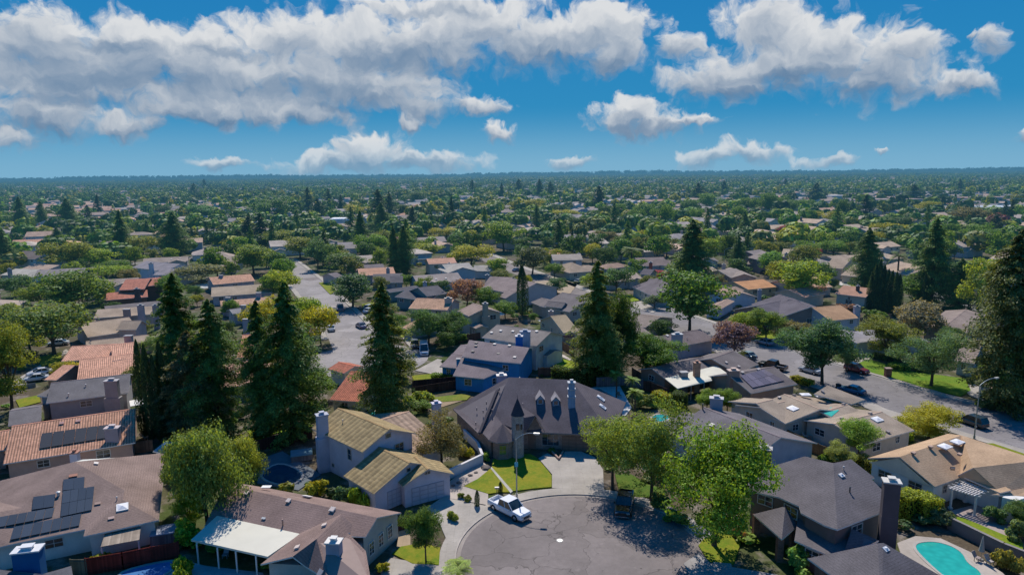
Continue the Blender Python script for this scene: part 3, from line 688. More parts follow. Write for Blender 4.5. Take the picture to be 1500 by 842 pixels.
def car(loc, rz, kind, col, label, group=None, short=None, z0=.03):
    # the body is a lofted shell: stations along the length, each a closed ring
    root = empty({'sedan': 'sedan_car', 'suv': 'suv_car', 'pickup': 'pickup_truck', 'van': 'delivery_van'}[kind], (loc[0], loc[1], z0), label, {'sedan': 'car', 'suv': 'car', 'pickup': 'pickup truck', 'van': 'van'}[kind], group)
    root.rotation_euler.z = rz; org = Vector((0, 0, 0))
    L, W, = {'sedan': (4.7, 1.82), 'suv': (4.8, 1.92), 'pickup': (5.9, 2.03), 'van': (6.0, 2.1)}[kind]; wr = {'sedan': .33, 'suv': .37, 'pickup': .42, 'van': .38}[kind]
    a, w2 = L / 2, W / 2
    # lower body profile (x, z_top, halfwidth)
    if kind == 'sedan': prof = [(-a, .72, .78), (-a + .12, .92, .9), (-a + .9, .98, .97), (-.9, .98, 1), (.75, .98, 1), (a - .9, .9, .97), (a - .2, .75, .88), (a, .6, .74)]; cab = [(-1.75, .96), (-1.05, 1.42), (.25, 1.45), (1.1, .96)]
    elif kind == 'suv': prof = [(-a, .9, .86), (-a + .1, 1.05, .94), (-a + .9, 1.08, .99), (-.9, 1.08, 1), (.75, 1.08, 1), (a - 1.0, 1.04, .97), (a - .2, .92, .9), (a, .7, .78)]; cab = [(-2.3, 1.06), (-1.95, 1.7), (.15, 1.74), (1.05, 1.06)]
    elif kind == 'pickup': prof = [(-a, 1.12, .93), (-a + .05, 1.15, .97), (-a + 1.0, 1.15, 1), (-.9, 1.15, 1), (.9, 1.15, 1), (a - 1.25, 1.14, .97), (a - .15, 1.05, .92), (a, .85, .84)]; cab = [(-1.05, 1.13), (-.85, 1.86), (.65, 1.88), (1.45, 1.13)]
    else: prof = [(-a, 1.1, .97), (-a + .05, 1.1, 1), (0, 1.1, 1), (a - 1.2, 1.1, 1), (a - .2, 1.0, .93), (a, .75, .85)]; cab = [(-a + .02, 1.08), (-a + .05, 2.4), (1.3, 2.4), (2.35, 1.08)]
    mb = MB(); rings = []
    for (x, zt, hw) in prof:
        y = w2 * hw; zb = .26 if kind != 'pickup' else .36
        if abs(x) > a - .15: zb += .12
        rings.append([Vector((x, -y * .92, zb)), Vector((x, -y, zb + .16)), Vector((x, -y, zt - .22)), Vector((x, -y * .93, zt - .04)), Vector((x, -y * .8, zt)), Vector((x, y * .8, zt)), Vector((x, y * .93, zt - .04)), Vector((x, y, zt - .22)), Vector((x, y, zb + .16)), Vector((x, y * .92, zb))])
    bed = kind == 'pickup'
    for i in range(len(rings) - 1):
        A, B = rings[i], rings[i + 1]
        for k in range(10):
            if bed and k == 4 and prof[i + 1][0] < -.8: continue
            mb.poly([A[k], B[k], B[(k + 1) % 10], A[(k + 1) % 10]])
    mb.poly(rings[0][::-1]); mb.poly(rings[-1])
    if bed:
        x0, x1 = -a + .14, -1.08; y = w2 * .8
        mb.poly([(x0, -y, .72), (x1, -y, .72), (x1, y, .72), (x0, y, .72)]); mb.poly([(x0, -y, .72), (x0, y, .72), (x0, y, 1.15), (x0, -y, 1.15)]); mb.poly([(x1, -y, .72), (x1, -y, 1.15), (x1, y, 1.15), (x1, y, .72)])
        mb.poly([(x0, -y, .72), (x0, -y, 1.15), (x1, -y, 1.15), (x1, -y, .72)]); mb.poly([(x0, y, .72), (x1, y, .72), (x1, y, 1.15), (x0, y, 1.15)]); mb.poly([(-a, -y, 1.13), (x0, -y, 1.15), (x0, y, 1.15), (-a, y, 1.13)])
        mb.poly([(x1, -y, 1.15), (-.9, -y, 1.15), (-.9, y, 1.15), (x1, y, 1.15)])
    body = mb.build('body', M['paint'], None, col, org); body.parent = root
    # cabin: pillars and roof painted, glass between
    tp = .80; cb = MB(); gl = MB(); (x0, z0_), (x1, z1), (x2, z2), (x3, z3) = cab; yb = w2 * .9; yt = w2 * tp
    rf = [Vector((x1, -yt, z1)), Vector((x2, -yt, z2)), Vector((x2, yt, z2)), Vector((x1, yt, z1))]; bs = [Vector((x0, -yb, z0_)), Vector((x3, -yb, z3)), Vector((x3, yb, z3)), Vector((x0, yb, z0_))]
    cb.sheet([r + Vector((0, 0, .05)) for r in rf], [[0, 1, 2, 3]], .07, 0, 0)
    for k in range(4): cb.tube(bs[k] - Vector((0, 0, .03)), rf[k], .06, .045, 6)
    if kind != 'van':
        for sgn in (-1, 1):
            for fx in ((.5,) if kind != 'suv' else (.33, .66)):
                pb = Vector((x0 + (x3 - x0) * fx, sgn * yb, z0_ - .03)); pt = Vector((x1 + (x2 - x1) * fx, sgn * yt, z1)); cb.tube(pb, pt, .05, .045, 5)
        for (p_, q_, r_, s_) in ((0, 1, 1, 0), (2, 3, 3, 2)): gl.poly([bs[p_], bs[q_], rf[r_], rf[s_]])
    else:
        for sg_ in (-1, 1): cb.poly([(x0, sg_ * yb, z0_), (1.1, sg_ * yb, z0_), (1.1, sg_ * yt, z1), (x1, sg_ * yt, z1)]); gl.poly([(1.1, sg_ * yb, z0_), (x3, sg_ * yb, z3), (x2, sg_ * yt, z2), (1.1, sg_ * yt, z1)])
        cb.poly([bs[0], bs[3], rf[3], rf[0]])
    gl.poly([bs[1], bs[2], rf[2], rf[1]])
    if kind != 'van': gl.poly([bs[3], bs[0], rf[0], rf[3]])
    c_ = cb.build('cab_frame', M['paint'], None, col, org); c_.parent = root; g_ = gl.build('window', M['glass'], None, (.02, .03, .035), org); g_.parent = root
    for (wx, nm) in ((-a * .62, 'r'), (a * .64, 'f')):
        for sgn in (-1, 1):
            t = MB(); y = sgn * (w2 - .1); t.tube((wx, y - .12, wr), (wx, y + .12, wr), wr, wr, 20); t.tube((wx, y + sgn * .02, wr), (wx, y + sgn * .03 + sgn * .075, wr), wr * 1.22, wr * 1.18, 20)
            t.f = t.f[:22]; t.m = t.m[:22]
            wh = t.build('wheel', M['rubber'], None, (.02, .02, .02), org); wh.parent = root
            rm = MB(); rm.tube((wx, y + sgn * .1, wr), (wx, y + sgn * .14, wr), wr * .62, wr * .5, 12); r_ = rm.build('rim', M['chrome'], None, (.5, .5, .52), org); r_.parent = wh
            hl = MB(); hl.box((a - .05 if wx > 0 else -a + .04, sgn * w2 * .66, prof[-1][1] - .12 if wx > 0 else prof[0][1] - .22), (.1, .34, .15)); h_ = hl.build('headlight' if wx > 0 else 'tail_light', M['glass'], None, (.5, .5, .5) if wx > 0 else (.35, .02, .02), org); h_.parent = root
    gr = MB(); gr.box((a - .02, 0, .5), (.08, W * .5, .24)); g2 = gr.build('grille', M['metal'], None, (.05, .05, .055), org); g2.parent = root
    bp = MB(); bp.box((a - .02, 0, .3), (.16, W * .8, .16)); bp.box((-a + .02, 0, .34), (.16, W * .85, .16)); b_ = bp.build('bumper', M['chrome'] if kind == 'pickup' else M['paint'], None, (.5, .5, .52) if kind == 'pickup' else col, org); b_.parent = root
    mi = MB()
    for sgn in (-1, 1): mi.box((x3 - .35, sgn * (w2 + .08), z3 - .02), (.12, .2, .16))
    m_ = mi.build('side_mirror', M['paint'], None, scol(col, .6), org); m_.parent = root
    if short: LANDMARKS.append((*proj(Vector((loc[0], loc[1], 1)))[:2], short))
    TREEPOS.append((loc[0], loc[1], 1.0)); add_foot([(loc[0] + dx_, loc[1] + dy_) for dx_, dy_ in ((-2, -2), (2, -2), (2, 2), (-2, 2))])
    return root
def carp(z, rear, front, kind, col, label, **kw):   # placed by the ground points under the two ends; only position and heading are taken
    a = GZ(z, rear, 0); b = GZ(z, front, 0); c = (a + b) / 2; return car(c, math.atan2(b.y - a.y, b.x - a.x), kind, col, label, **kw)
# ---------------------------------------------------------------- ground, streets, yards
gp = MB(); X0 = 14000
for a in range(-7, 7):
    for b_ in range(-1, 8): gp.poly([(a * 2000, b_ * 2000, 0), ((a + 1) * 2000, b_ * 2000, 0), ((a + 1) * 2000, (b_ + 1) * 2000, 0), (a * 2000, (b_ + 1) * 2000, 0)])
g_ = gp.build('ground', M['ground'], None); g_['kind'] = 'structure'
ASPH = (.195, .168, .162); CONC = (.36, .325, .29); GRS = (.17, .2, .02); DRY = (.3, .27, .2)
def circ(c, r, n=48, a0=0, a1=2 * math.pi): return [(c[0] + r * math.cos(a0 + (a1 - a0) * k / n), c[1] + r * math.sin(a0 + (a1 - a0) * k / n)) for k in range(n)]
# the cul-de-sac in front
CD = (7.4, 68.4)
wslab('cul_de_sac_road', circ(CD, 13.7), 0, .02, 'asphalt', ASPH)
strip('road', [(CD[0] - 1, CD[1] - 10), (CD[0] - 6, 45), (CD[0] - 12, 20), (-14, -10)], 11, 0, .016, 'asphalt', ASPH)
mb = MB(); n = 72     # gutter, kerb and pavement ring
A0, A1 = math.radians(-58), math.radians(222)
ring = [(A0 + (A1 - A0) * k / n) for k in range(n + 1)]
def ringpart(name, ra, rb, z0, z1, mat, col):
    m = MB()
    for k in range(n):
        def Q(r, a, z): return Vector((CD[0] + r * math.cos(a), CD[1] + r * math.sin(a), z))
        a, b2 = ring[k], ring[k + 1]; m.v += [Q(ra, a, z0), Q(rb, a, z0), Q(rb, b2, z0), Q(ra, b2, z0), Q(ra, a, z1), Q(rb, a, z1), Q(rb, b2, z1), Q(ra, b2, z1)]; i = len(m.v) - 8
        for fc in ((4, 5, 6, 7), (3, 0, 4, 7), (1, 2, 6, 5)): m.f.append([i + j for j in fc]); m.m.append(0)
    o = m.build(name, M[mat], None, col); o['kind'] = 'structure'
ringpart('gutter', 13.3, 13.75, 0, .026, 'concrete', (.3, .26, .235)); ringpart('kerb', 13.75, 13.9, 0, .15, 'concrete', (.42, .37, .33)); ringpart('pavement', 13.9, 15.6, 0, .14, 'concrete', CONC)
add_foot(circ(CD, 15.8))
# wide street on the right
RS = [G(x, y) for x, y in ((915, 443), (1000, 474), (1120, 519), (1271, 567), (1340, 590), (1500, 634), (1640, 672))]; RS.append(RS[-1] + (RS[-1] - RS[-2]) * 1.6)
RSn = RS[:2] + [RS[2].lerp(RS[3], .5)] + RS[3:]
strip('road', RS, 14.6, 0, .02, 'asphalt', (.21, .195, .2))
for sg in (-1, 1):
    strip('gutter', RS, .5, 0, .026, 'concrete', (.3, .28, .26), off=sg * 7.5); strip('kerb', RS, .16, 0, .15, 'concrete', (.42, .39, .36), off=sg * 7.85); strip('pavement', RS, 1.5, 0, .14, 'concrete', CONC, off=sg * 8.7)
# street on the left with its bulb
LS = [GZ(6, p) for p in ((140, 70), (185, 105), (270, 180), (370, 285), (450, 380), (510, 470), (560, 560))]
strip('road', LS, 11.4, 0, .02, 'asphalt', (.27, .245, .24)); BC = GZ(6, (590, 585)); wslab('cul_de_sac_road', circ(BC, 13.5), 0, .024, 'asphalt', (.27, .245, .24))
strip('pavement', LS[:-1], 1.6, 0, .13, 'concrete', CONC, off=6.6); strip('pavement', LS[:-1], 1.6, 0, .13, 'concrete', CONC, off=-6.6)
strip('road', [GZ(6, p) for p in ((270, 175), (400, 160), (520, 150))], 8, 0, .028, 'asphalt', ASPH)
add_foot(circ(BC, 14.5))
MS = [G(x, y) for x, y in ((700, 372), (745, 392), (800, 412), (850, 432), (915, 443))]
strip('road', MS, 9, 0, .03, 'asphalt', ASPH); strip('pavement', MS, 3, 0, .13, 'concrete', CONC, off=6)
for P in (((1090, 372), (1150, 392), (1240, 415)), ((1240, 415), (1330, 420), (1500, 470)), ((0, 425), (60, 405), (140, 392), (330, 372)), ((300, 372), (420, 352), (560, 345))):
    strip('road', [G(*q) for q in P], 9, 0, .03, 'asphalt', (.2, .19, .18))
# yards: driveways, lawns, gravel
def drv(z, pts, col=CONC, z1=.145, name='driveway'): return slab(name, z, pts, 0, z1, 'concrete', col)
def lawn(z, pts, col=GRS, z1=.17): return slab('lawn', z, pts, 0, z1, 'grass', col)
drv(3, [(145, 330), (205, 400), (205, 460), (432, 470), (428, 380), (390, 325), (330, 300), (262, 300), (235, 335), (185, 308)])
drv(2, [(760, 548), (830, 500), (1030, 540), (1012, 560), (935, 620), (890, 700), (850, 690), (820, 620)], scol(CONC, 1.05))
lawn(2, [(925, 452), (985, 420), (1040, 375), (1128, 478), (1085, 478), (1030, 485)])
lawn(3, [(-55, 335), (0, 322), (60, 314), (110, 312), (135, 325), (160, 352), (188, 385), (203, 405), (203, 455), (120, 462), (60, 470), (27, 474), (-58, 370)])
slab('garden_path', 2, [(1038, 372), (1045, 368), (1138, 474), (1128, 482)], 0, .19, 'concrete', (.42, .4, .36))
drv(2, [(835, 455), (900, 400), (1000, 340), (1040, 375), (985, 420), (920, 452), (870, 490)], (.4, .34, .3), .13, 'gravel_bed')
drv(2, [(850, 460), (930, 452), (1030, 485), (1030, 535), (830, 500)], (.4, .35, .31), .132, 'gravel_bed')
lawn(2, [(610, 745), (650, 715), (740, 700), (820, 720), (815, 795), (700, 790)])
drv(2, [(560, 800), (600, 765), (815, 800), (820, 860), (560, 900)], scol(CONC, .95))
drv(2, [(640, 640), (690, 640), (690, 710), (630, 720)], (.4, .3, .2), .12, 'gravel_bed')
lawn(3, [(845, 710), (870, 680), (960, 650), (1010, 670), (1030, 700), (1000, 790), (890, 780)])
lawn(3, [(480, 400), (550, 400), (640, 450), (700, 460), (700, 500), (580, 500), (500, 480)], (.08, .13, .02))
drv(3, [(780, 790), (850, 740), (900, 790), (1200, 840), (1250, 1000), (900, 1000)], (.3, .28, .27))
lawn(4, [(640, 560), (720, 560), (930, 590), (1190, 700), (1190, 740), (1100, 720), (880, 620)], (.16, .22, .02))
lawn(8, [(520, 610), (600, 585), (640, 590), (800, 640), (1100, 680), (1130, 740), (1080, 770), (880, 725), (770, 690), (620, 650)], (.12, .2, .02))
drv(8, [(490, 605), (560, 570), (620, 570), (600, 590), (530, 620)]); drv(8, [(1050, 700), (1100, 690), (1180, 720), (1300, 790), (1290, 830), (1130, 770)])
drv(4, [(470, 90), (520, 80), (640, 140), (640, 165), (500, 110)]); lawn(4, [(650, 155), (700, 150), (800, 200), (700, 190)]); lawn(4, [(1010, 265), (1060, 265), (1194, 310), (1194, 325)])
lawn(8, [(0, 430), (80, 430), (150, 450), (130, 475), (0, 480)], (.16, .22, .02)); drv(8, [(100, 495), (200, 475), (230, 520), (200, 540)])
lawn(6, [(820, 665), (940, 655), (1060, 680), (1080, 700), (830, 740)]); lawn(6, [(760, 450), (790, 450), (810, 465), (760, 470)])
drv(6, [(835, 640), (950, 580), (975, 585), (975, 668)]); drv(6, [(770, 470), (850, 480), (850, 560), (790, 500)])
lawn(6, [(340, 190), (400, 180), (430, 230), (400, 250)]); lawn(6, [(560, 300), (620, 290), (640, 310), (570, 325)]); lawn(7, [(245, 570), (380, 600), (380, 635), (260, 620)], (.2, .27, .02))
lawn(6, [(900, 780), (1080, 760), (1120, 770), (1100, 790), (980, 800)], (.14, .18, .03)); slab('dry_ground', 6, [(880, 790), (1060, 765), (1090, 790), (900, 850)], 0, .12, 'concrete', (.3, .22, .14))
drv(7, [(240, 530), (340, 580), (335, 590), (240, 545)], (.45, .4, .36)); drv(7, [(400, 730), (590, 720), (650, 830), (620, 870), (500, 860)], (.55, .55, .55), .14, 'pool_deck')
lawn(7, [(560, 250), (650, 250), (690, 280), (620, 290)], (.2, .26, .02)); drv(7, [(150, 185), (300, 170), (370, 200), (330, 250), (200, 230)], (.35, .27, .19), .13, 'gravel_bed')
drv(7, [(610, 300), (720, 280), (810, 310), (760, 345)], CONC); slab('pool_deck', 4, [(640, 700), (720, 670), (830, 680), (960, 740), (1100, 830), (1150, 880), (700, 880)], 0, .15, 'concrete', (.4, .35, .31))
slab('patio', 4, [(870, 560), (990, 530), (1170, 640), (1160, 680), (1010, 640)], 0, .16, 'concrete', (.33, .27, .25)); slab('patio', 4, [(190, 250), (290, 230), (330, 290), (210, 300)], 0, .15, 'concrete', (.36, .32, .28))
slab('patio', 2, [(40, 330), (130, 300), (300, 400), (200, 470), (20, 440)], 0, .12, 'concrete', (.13, .15, .17)); slab('patio', 1, [(480, 850), (780, 770), (900, 800), (1150, 830), (1200, 1000), (400, 1000)], 0, .14, 'concrete', (.34, .36, .38))
drv(5, [(60, 700), (340, 530), (360, 545), (230, 600), (90, 760), (40, 760)]); lawn(5, [(200, 570), (320, 545), (310, 590), (210, 620)]); lawn(5, [(80, 790), (200, 765), (210, 800), (100, 830)]); drv(5, [(1000, 200), (1090, 190), (1080, 215), (1000, 220)], (.6, .6, .58))
lawn(5, [(720, 700), (745, 700), (745, 775), (720, 770)]); lawn(1, [(1080, 210), (1190, 190), (1190, 240), (1110, 245)], (.2, .27, .02)); lawn(2, [(0, 215), (60, 180), (160, 210), (0, 240)], (.2, .27, .02))
drv(8, [(350, 190), (440, 180), (540, 205), (520, 215), (430, 195)], (.5, .47, .44)); lawn(8, [(490, 195), (560, 190), (590, 205), (520, 208)]); drv(2, [(500, 105), (560, 100), (580, 150), (520, 160)], (.4, .36, .3), .13, 'pool_deck')
pool(4, [(718, 715), (735, 700), (800, 695), (870, 712), (925, 745), (945, 790), (1010, 830), (1000, 870), (860, 860), (790, 800), (730, 740)], 'kidney shaped turquoise pool with pale stone deck at the lower right corner', (.025, .36, .31))
pool(2, [(492, 130), (560, 125), (585, 140), (560, 155), (500, 150)], 'small turquoise pool glimpsed behind the yellow tiled two storey house', (.02, .28, .3))
pool(7, [(463, 740), (485, 732), (515, 755), (570, 785), (545, 797), (500, 775)], 'teal pool on the white deck right of the turret house', (.015, .2, .22))
pool('C', [(255, 610), (300, 590), (390, 605), (350, 640), (270, 645)], 'small turquoise spa pool hidden beside the palms behind the leafy twin trees', (.02, .28, .3))
pool(1, [(490, 835), (740, 778), (790, 790), (700, 850), (600, 900)], 'blue pool edge beyond the red fence in the lower left corner', (.08, .2, .42))
pool(2, [(35, 400), (120, 345), (235, 405), (160, 455), (60, 430)], 'shaded slate blue pool in the yard left of the yellow tiled house', (.03, .07, .11))

# ---------------------------------------------------------------- the houses near the camera
BRN = (.225, .165, .155); CHAR = (.12, .104, .122); GREYR = (.16, .15, .165); TANR = (.31, .25, .21); REDT = (.5, .265, .185); ORG = (.4, .23, .15)
WH = (.62, .6, .58); BEI = (.42, .36, .3); LAV = (.46, .42, .47); BLU = (.03, .2, .42); BRK = (.2, .1, .075)
# 1 brown hip roof with solar panels
h = House('brown hipped roof house covered with dark solar panels at the lower left', BRN, (.55, .55, .5), short='the brown solar panel house')
P = h.poly_roof('D', [(455, 150, 6.2), (1015, 95, 2.9), (970, 505, 2.9), (510, 605, 2.9), (60, 655, 2.9), (520, 562, 2.9), (760, 325, (0, 4, 5)), (750, 382, (0, 1, 2)), (130, 430, (0, 4, 5)), (-260, 735, 2.9), (-200, 500, 4.75), (-250, 330, 2.9), (170, 232, 2.9)],
    [[0, 1, 7, 6], [1, 2, 7], [2, 3, 7], [7, 3, 5, 6], [0, 6, 5, 4, 8], [8, 4, 9, 10], [0, 8, 10, 11, 12]])
Pn = [P[1], P[2], P[3], P[5], P[4], P[9], P[11], P[12], P[0] + Vector((-5, 9, 0))]
h.walls(Pn, 2.8); bi = len(h.blk) - 1
h.solar('D', [(388, 264), (518, 247), (514, 318), (384, 332)], 2, 1); h.solar('D', [(385, 335), (578, 305), (562, 450), (370, 492)], 4, 2); h.solar('D', [(205, 370), (340, 352), (330, 430), (196, 450)], 2, 1)
h.solar('D', [(-60, 505), (335, 432), (320, 490), (-85, 575)], 7, 1); h.solar('D', [(85, 555), (500, 470), (485, 545), (62, 635)], 7, 1)
h.on_roof('D', (748, 430), 'skylight', 1.2, 1.2); h.on_roof('D', (448, 238), 'vent', .7, .4, .2, (.35, .15, .1)); h.on_roof('D', (585, 165), 'vent', .5, .4, .3); h.on_roof('D', (358, 358), 'pipe', .3, .3, .5, (.6, .6, .6)); h.on_roof('D', (598, 408), 'vent', .5, .3, .2, (.3, .2, .17)); h.on_roof('D', (680, 497), 'vent', .5, .3, .2, (.4, .28, .25)); h.on_roof('D', (715, 385), 'pipe', .15, .1, .4)
h.patio('D', [(640, 590, 2.5), (860, 545, 2.5), (850, 625, 2.3), (615, 668, 2.3)], (.33, .27, .22), .1, [(620, 664, 2.3), (845, 622, 2.3)], name='patio_cover', m=M['wood'])
h.autowin(4, 5); h.finish()
# blue chimney stack of the house just below the frame
h = House('grey roof corner with a tall bright blue boxed chimney at the bottom left', (.1, .1, .12), (.02, .12, .28), short='the blue chimney')
h.poly_roof('D', [(-60, 800, 3.0), (110, 822, 3.0), (260, 835, 3.2), (435, 785, 3.2), (450, 870, 3.2), (-100, 900, 3.0)], [[0, 1, 2, 3, 4, 5]]); h.walls([h.tris[0][0], h.tris[0][1], h.tris[1][2], h.tris[2][2], h.tris[3][2]], 2.8, inset=.4)
h.chimney('D', (168, 680), 4.9, 2.35, 1.3, .22, (.02, .115, .27), M['stucco'], cap=(.62, .62, .64)); h.finish()
# 2 clay tile roof with solar water panels
h = House('salmon clay tile roof house with a long solar mat and chimney', REDT, (.4, .27, .22), 'tile', short='the salmon tiled solar house')
b0 = h.block(1, (13, 356), (592, 262), (597, 112), 2.9, .34); h.block(1, (-200, 330), (30, 292), (45, 205), 2.9, .34)
h.chimney(1, (490, 195), 5.3, 1.8, 1.0, .16, (.36, .29, .31), M['stucco'], cap=(.5, .42, .42), taper=1.02); h.solar(1, [(183, 226), (478, 186), (470, 245), (172, 293)], 6, 1, (.055, .05, .045))
h.chimney(1, (325, 303), 3.4, 1.0, .8, .1, (.6, .57, .66), M['stucco'], cap=(.4, .2, .15)); h.on_roof(1, (270, 180), 'vent', .5, .4, .25, (.4, .22, .2)); h.on_roof(1, (342, 170), 'vent', .5, .4, .25, (.4, .22, .2))
h.autowin(3, 5); h.finish()
h = House('small grey roofed shed between the salmon tiled house and feathery tree', (.3, .31, .33), (.4, .4, .4), name='garden_shed', short='the little grey shed')
h.block(1, (668, 300), (728, 312), (745, 265), 2.4, .3, ov=.3); h.on_roof(1, (728, 270), 'skylight', .9, .4); h.finish()
# 3 grey house with a big side chimney
h = House('slate grey gabled house with a broad tapered mauve chimney on its side wall', GREYR, (.28, .26, .255), short='the grey house with mauve chimney')
h.block(5, (236, 808), (662, 754), (668, 656), 4.3, .3); h.chimney(5, (572, 690), 7.4, 2.0, 1.0, .13, (.31, .29, .285), M['stucco'], cap=(.4, .38, .4), taper=1.25)
h.block(1, (35, 190), (180, 166), (205, 98), 2.7, .22); h.on_roof(1, (300, 60), 'pipe', .2, .2, .5); h.on_roof(1, (375, 18), 'pipe', .2, .2, .4); h.block(5, (190, 770), (240, 775), (190, 720), 4.3, .25)
h.patio(1, [(565, 80, 2.5), (630, 66, 2.5), (640, 92, 2.4), (570, 104, 2.4)], (.7, .68, .66)); h.autowin(3, 6); h.finish()
# 4 pink tile
h = House('wide salmon tile roof house with a raised upper tier left of the dark trees', (.54, .3, .22), (.36, .25, .2), 'tile', short='the wide salmon tiled roof')
h.block(5, (395, 690), (704, 652), (742, 545), 2.9, .3); h.block(5, (578, 590), (704, 574), (742, 488), 4.6, .28); h.block(5, (315, 593), (560, 578), (560, 505), 2.9, .3); h.block(5, (225, 688), (290, 690), (330, 612), 2.7, .3); h.autowin(3); h.finish()
# 5 tan / grey
h = House('tan grey roof house with small front gable and tall mauve chimneys', (.3, .245, .2), (.36, .3, .29), short='the tan house with twin chimneys')
h.block(5, (440, 530), (790, 490), (795, 452), 2.8, .25); h.block(5, (450, 470), (712, 432), (712, 360), 3.4, .25); h.block(5, (595, 432), (700, 430), (650, 385), 4.2, .5)
h.block(5, (480, 372), (800, 350), (835, 305), 3.4, .25); h.chimney(5, (722, 305), 7.6, 1.5, .9, .1, (.35, .32, .36), M['stucco']); h.chimney(5, (797, 305), 6.6, 1.3, .9, .1, (.3, .27, .3), M['stucco']); h.chimney(5, (650, 325), 5.4, 1.6, 1.0, .1, (.4, .28, .26), M['stucco'], flue=False); h.chimney(5, (660, 460), 5.2, 1.6, 1.0, .1, (.42, .3, .3), M['stucco'], flue=False)
h.autowin(3); h.finish()
h = House('flat charcoal roof strip behind the tan house with twin chimneys', (.13, .12, .13), (.3, .28, .3)); h.block(5, (540, 330), (838, 300), (838, 280), 3.2, .2); h.finish()
h = House('red tiled split level house with a dark brown chimney on the left', (.38, .15, .11), (.17, .085, .06), 'tile', short='the red split level house')
h.block(5, (545, 280), (760, 262), (765, 225), 3.0, .3); h.block(5, (610, 228), (742, 222), (738, 168), 5.2, .28); h.block(5, (742, 208), (838, 200), (842, 160), 5.4, .28); h.chimney(5, (702, 220), 6.6, 1.3, 1, 0, (.1, .07, .07), M['brick'], taper=1.2); h.finish()
h = House('white gabled two storey house beside the far left tree line', (.2, .19, .22), (.55, .55, .6), short='the white house with lattice')
h.block(5, (785, 150), (918, 150), (880, 118), 4.4, .25); h.block(5, (675, 112), (850, 130), (800, 82), 5.2, .3); h.chimney(5, (775, 90), 8.0, 1.4, 1, 0, (.6, .6, .64), M['stucco']); h.autowin(2); h.finish()
# 8 the column of roofs right of the dark trees
for (A, B, P, e, rc, lab, ch) in (
    ((1095, 200), (1312, 180), (1310, 142), 3.2, (.42, .24, .17), 'salmon roof house with a pale chimney behind the left redwoods', (1135, 150)),
    ((1085, 262), (1400, 240), (1380, 195), 3.0, (.3, .25, .2), 'khaki low roof house second behind the left redwoods', (1328, 240)),
    ((1135, 312), (1395, 290), (1385, 262), 3.0, (.42, .26, .19), 'peach tile roof house third behind the left redwoods', (1170, 265)),
    ((1195, 350), (1350, 330), (1345, 306), 3.2, (.2, .2, .22), 'pale grey flat roof house fourth behind the left redwoods', (1252, 305)),
    ((1215, 575), (1290, 570), (1288, 455), 2.9, (.45, .22, .14), 'narrow orange tile roof seen between the two left redwoods', (1262, 375))):
    h = House(lab, rc, (.38, .33, .33), 'shingle' if rc[0] < .35 else 'tile'); h.block(5, A, B, P, e, .27)
    h.chimney(5, ch, 5.6, 1.3, .9, 0, (.4, .36, .4), M['stucco'], flue=False); h.autowin(2); h.finish()
# 9 brown house with the white patio cover, lower left centre
h = House('brown gabled house with a large white patio cover at the bottom', (.24, .17, .16), (.33, .34, .32), short='the brown house with white patio cover')
P = h.poly_roof('F', [(497, 108, 4.7), (545, 590, 4.7, 2), (495, 673, 3.75, 2), (330, 440, (0, 1, 2)), (650, 568, 3.0, 2), (600, 92, 3.2), (1108, 510, (0, 1, 2)), (432, 362, (0, 1, 2))], [[0, 1, 2, 6, 3], [0, 5, 4, 1]], t=.14)
P4 = h.poly_roof('F', [(388, 574, 5.1, 2), (1045, 690, 4.1), (785, 752, 2.9), (1108, 500, 3.35), (1155, 772, 2.9), (1240, 546, 4.9), (1330, 880, 2.95), (520, 880, 2.9, 2), (495, 735, 2.9, 2), (415, 655, 3.9, 2), (497, 676, 3.0, 2)],
    [[0, 3, 2, 1], [0, 1, 4, 5], [5, 4, 6], [5, 6, 7, 8, 9, 0], [0, 9, 10]])
h.patio('F', [P[7] + Vector((0, 0, .05)), P[6] + Vector((0, 0, .05)), (842, 690, 2.75), (222, 552, 2.75)], (.6, .57, .48), .22, [(265, 566, 2.75), (432, 602, 2.75), (582, 634, 2.75), (745, 670, 2.75)])
h.walls([P[3], P[6], P4[2], P4[4], P4[6], P4[7], P4[8], P[2], P[4], P[5]], 2.75, inset=.45)
# gable wall under the right rake with its three windows
gA, gB, gR = P[2] + Vector((-.3, .1, -.2)), P[4] + Vector((-.4, -.2, -.15)), P[1] + Vector((-.35, 0, -.2)); gu = (gB - gA).normalized(); gn = Vector((gu.y, -gu.x, 0))
h.wall.poly([(gA.x, gA.y, 0), (gB.x, gB.y, 0), gB, gR, gA]); h.blk.append(dict(f=(Vector((gA.x, gA.y, 0)), Vector((gB.x, gB.y, 0)), gn), zt=2.7, base=0, q=[]))
for k in range(3): h.win(len(h.blk) - 1, 'f', .2 + .27 * k, .9, 1.0, 1.5, nx=2, ny=3)
h.chimney(2, (355, 690), 5.3, 1.35, 1.0, -.12, (.36, .36, .42), M['stucco'], cap=(.62, .6, .58))
for p in ((675, 180), (1015, 243), (1370, 316), (1305, 443), (1085, 625)): h.on_roof('F', p, 'vent', .42, .42, .35, (.6, .5, .45))
h.on_roof('F', (965, 440), 'pipe', .16, .1, .7, (.25, .18, .17)); h.on_roof('F', (812, 385), 'vent', .4, .2, .2, (.5, .5, .5)); h.on_roof('F', (832, 130), 'vent', .9, .5, .15, (.7, .7, .7)); h.on_roof(2, (238, 500), 'vent', .9, .6, .2, (.7, .66, .62)); h.on_roof(2, (350, 558), 'vent', .5, .5, .3, (.65, .6, .55)); h.on_roof(2, (300, 832), 'vent', .5, .5, .3, (.6, .5, .45)); h.on_roof(2, (197, 723), 'vent', .5, .4, .3, (.65, .5, .45))
for bl_ in (len(h.blk) - 1,): pass
h.finish()
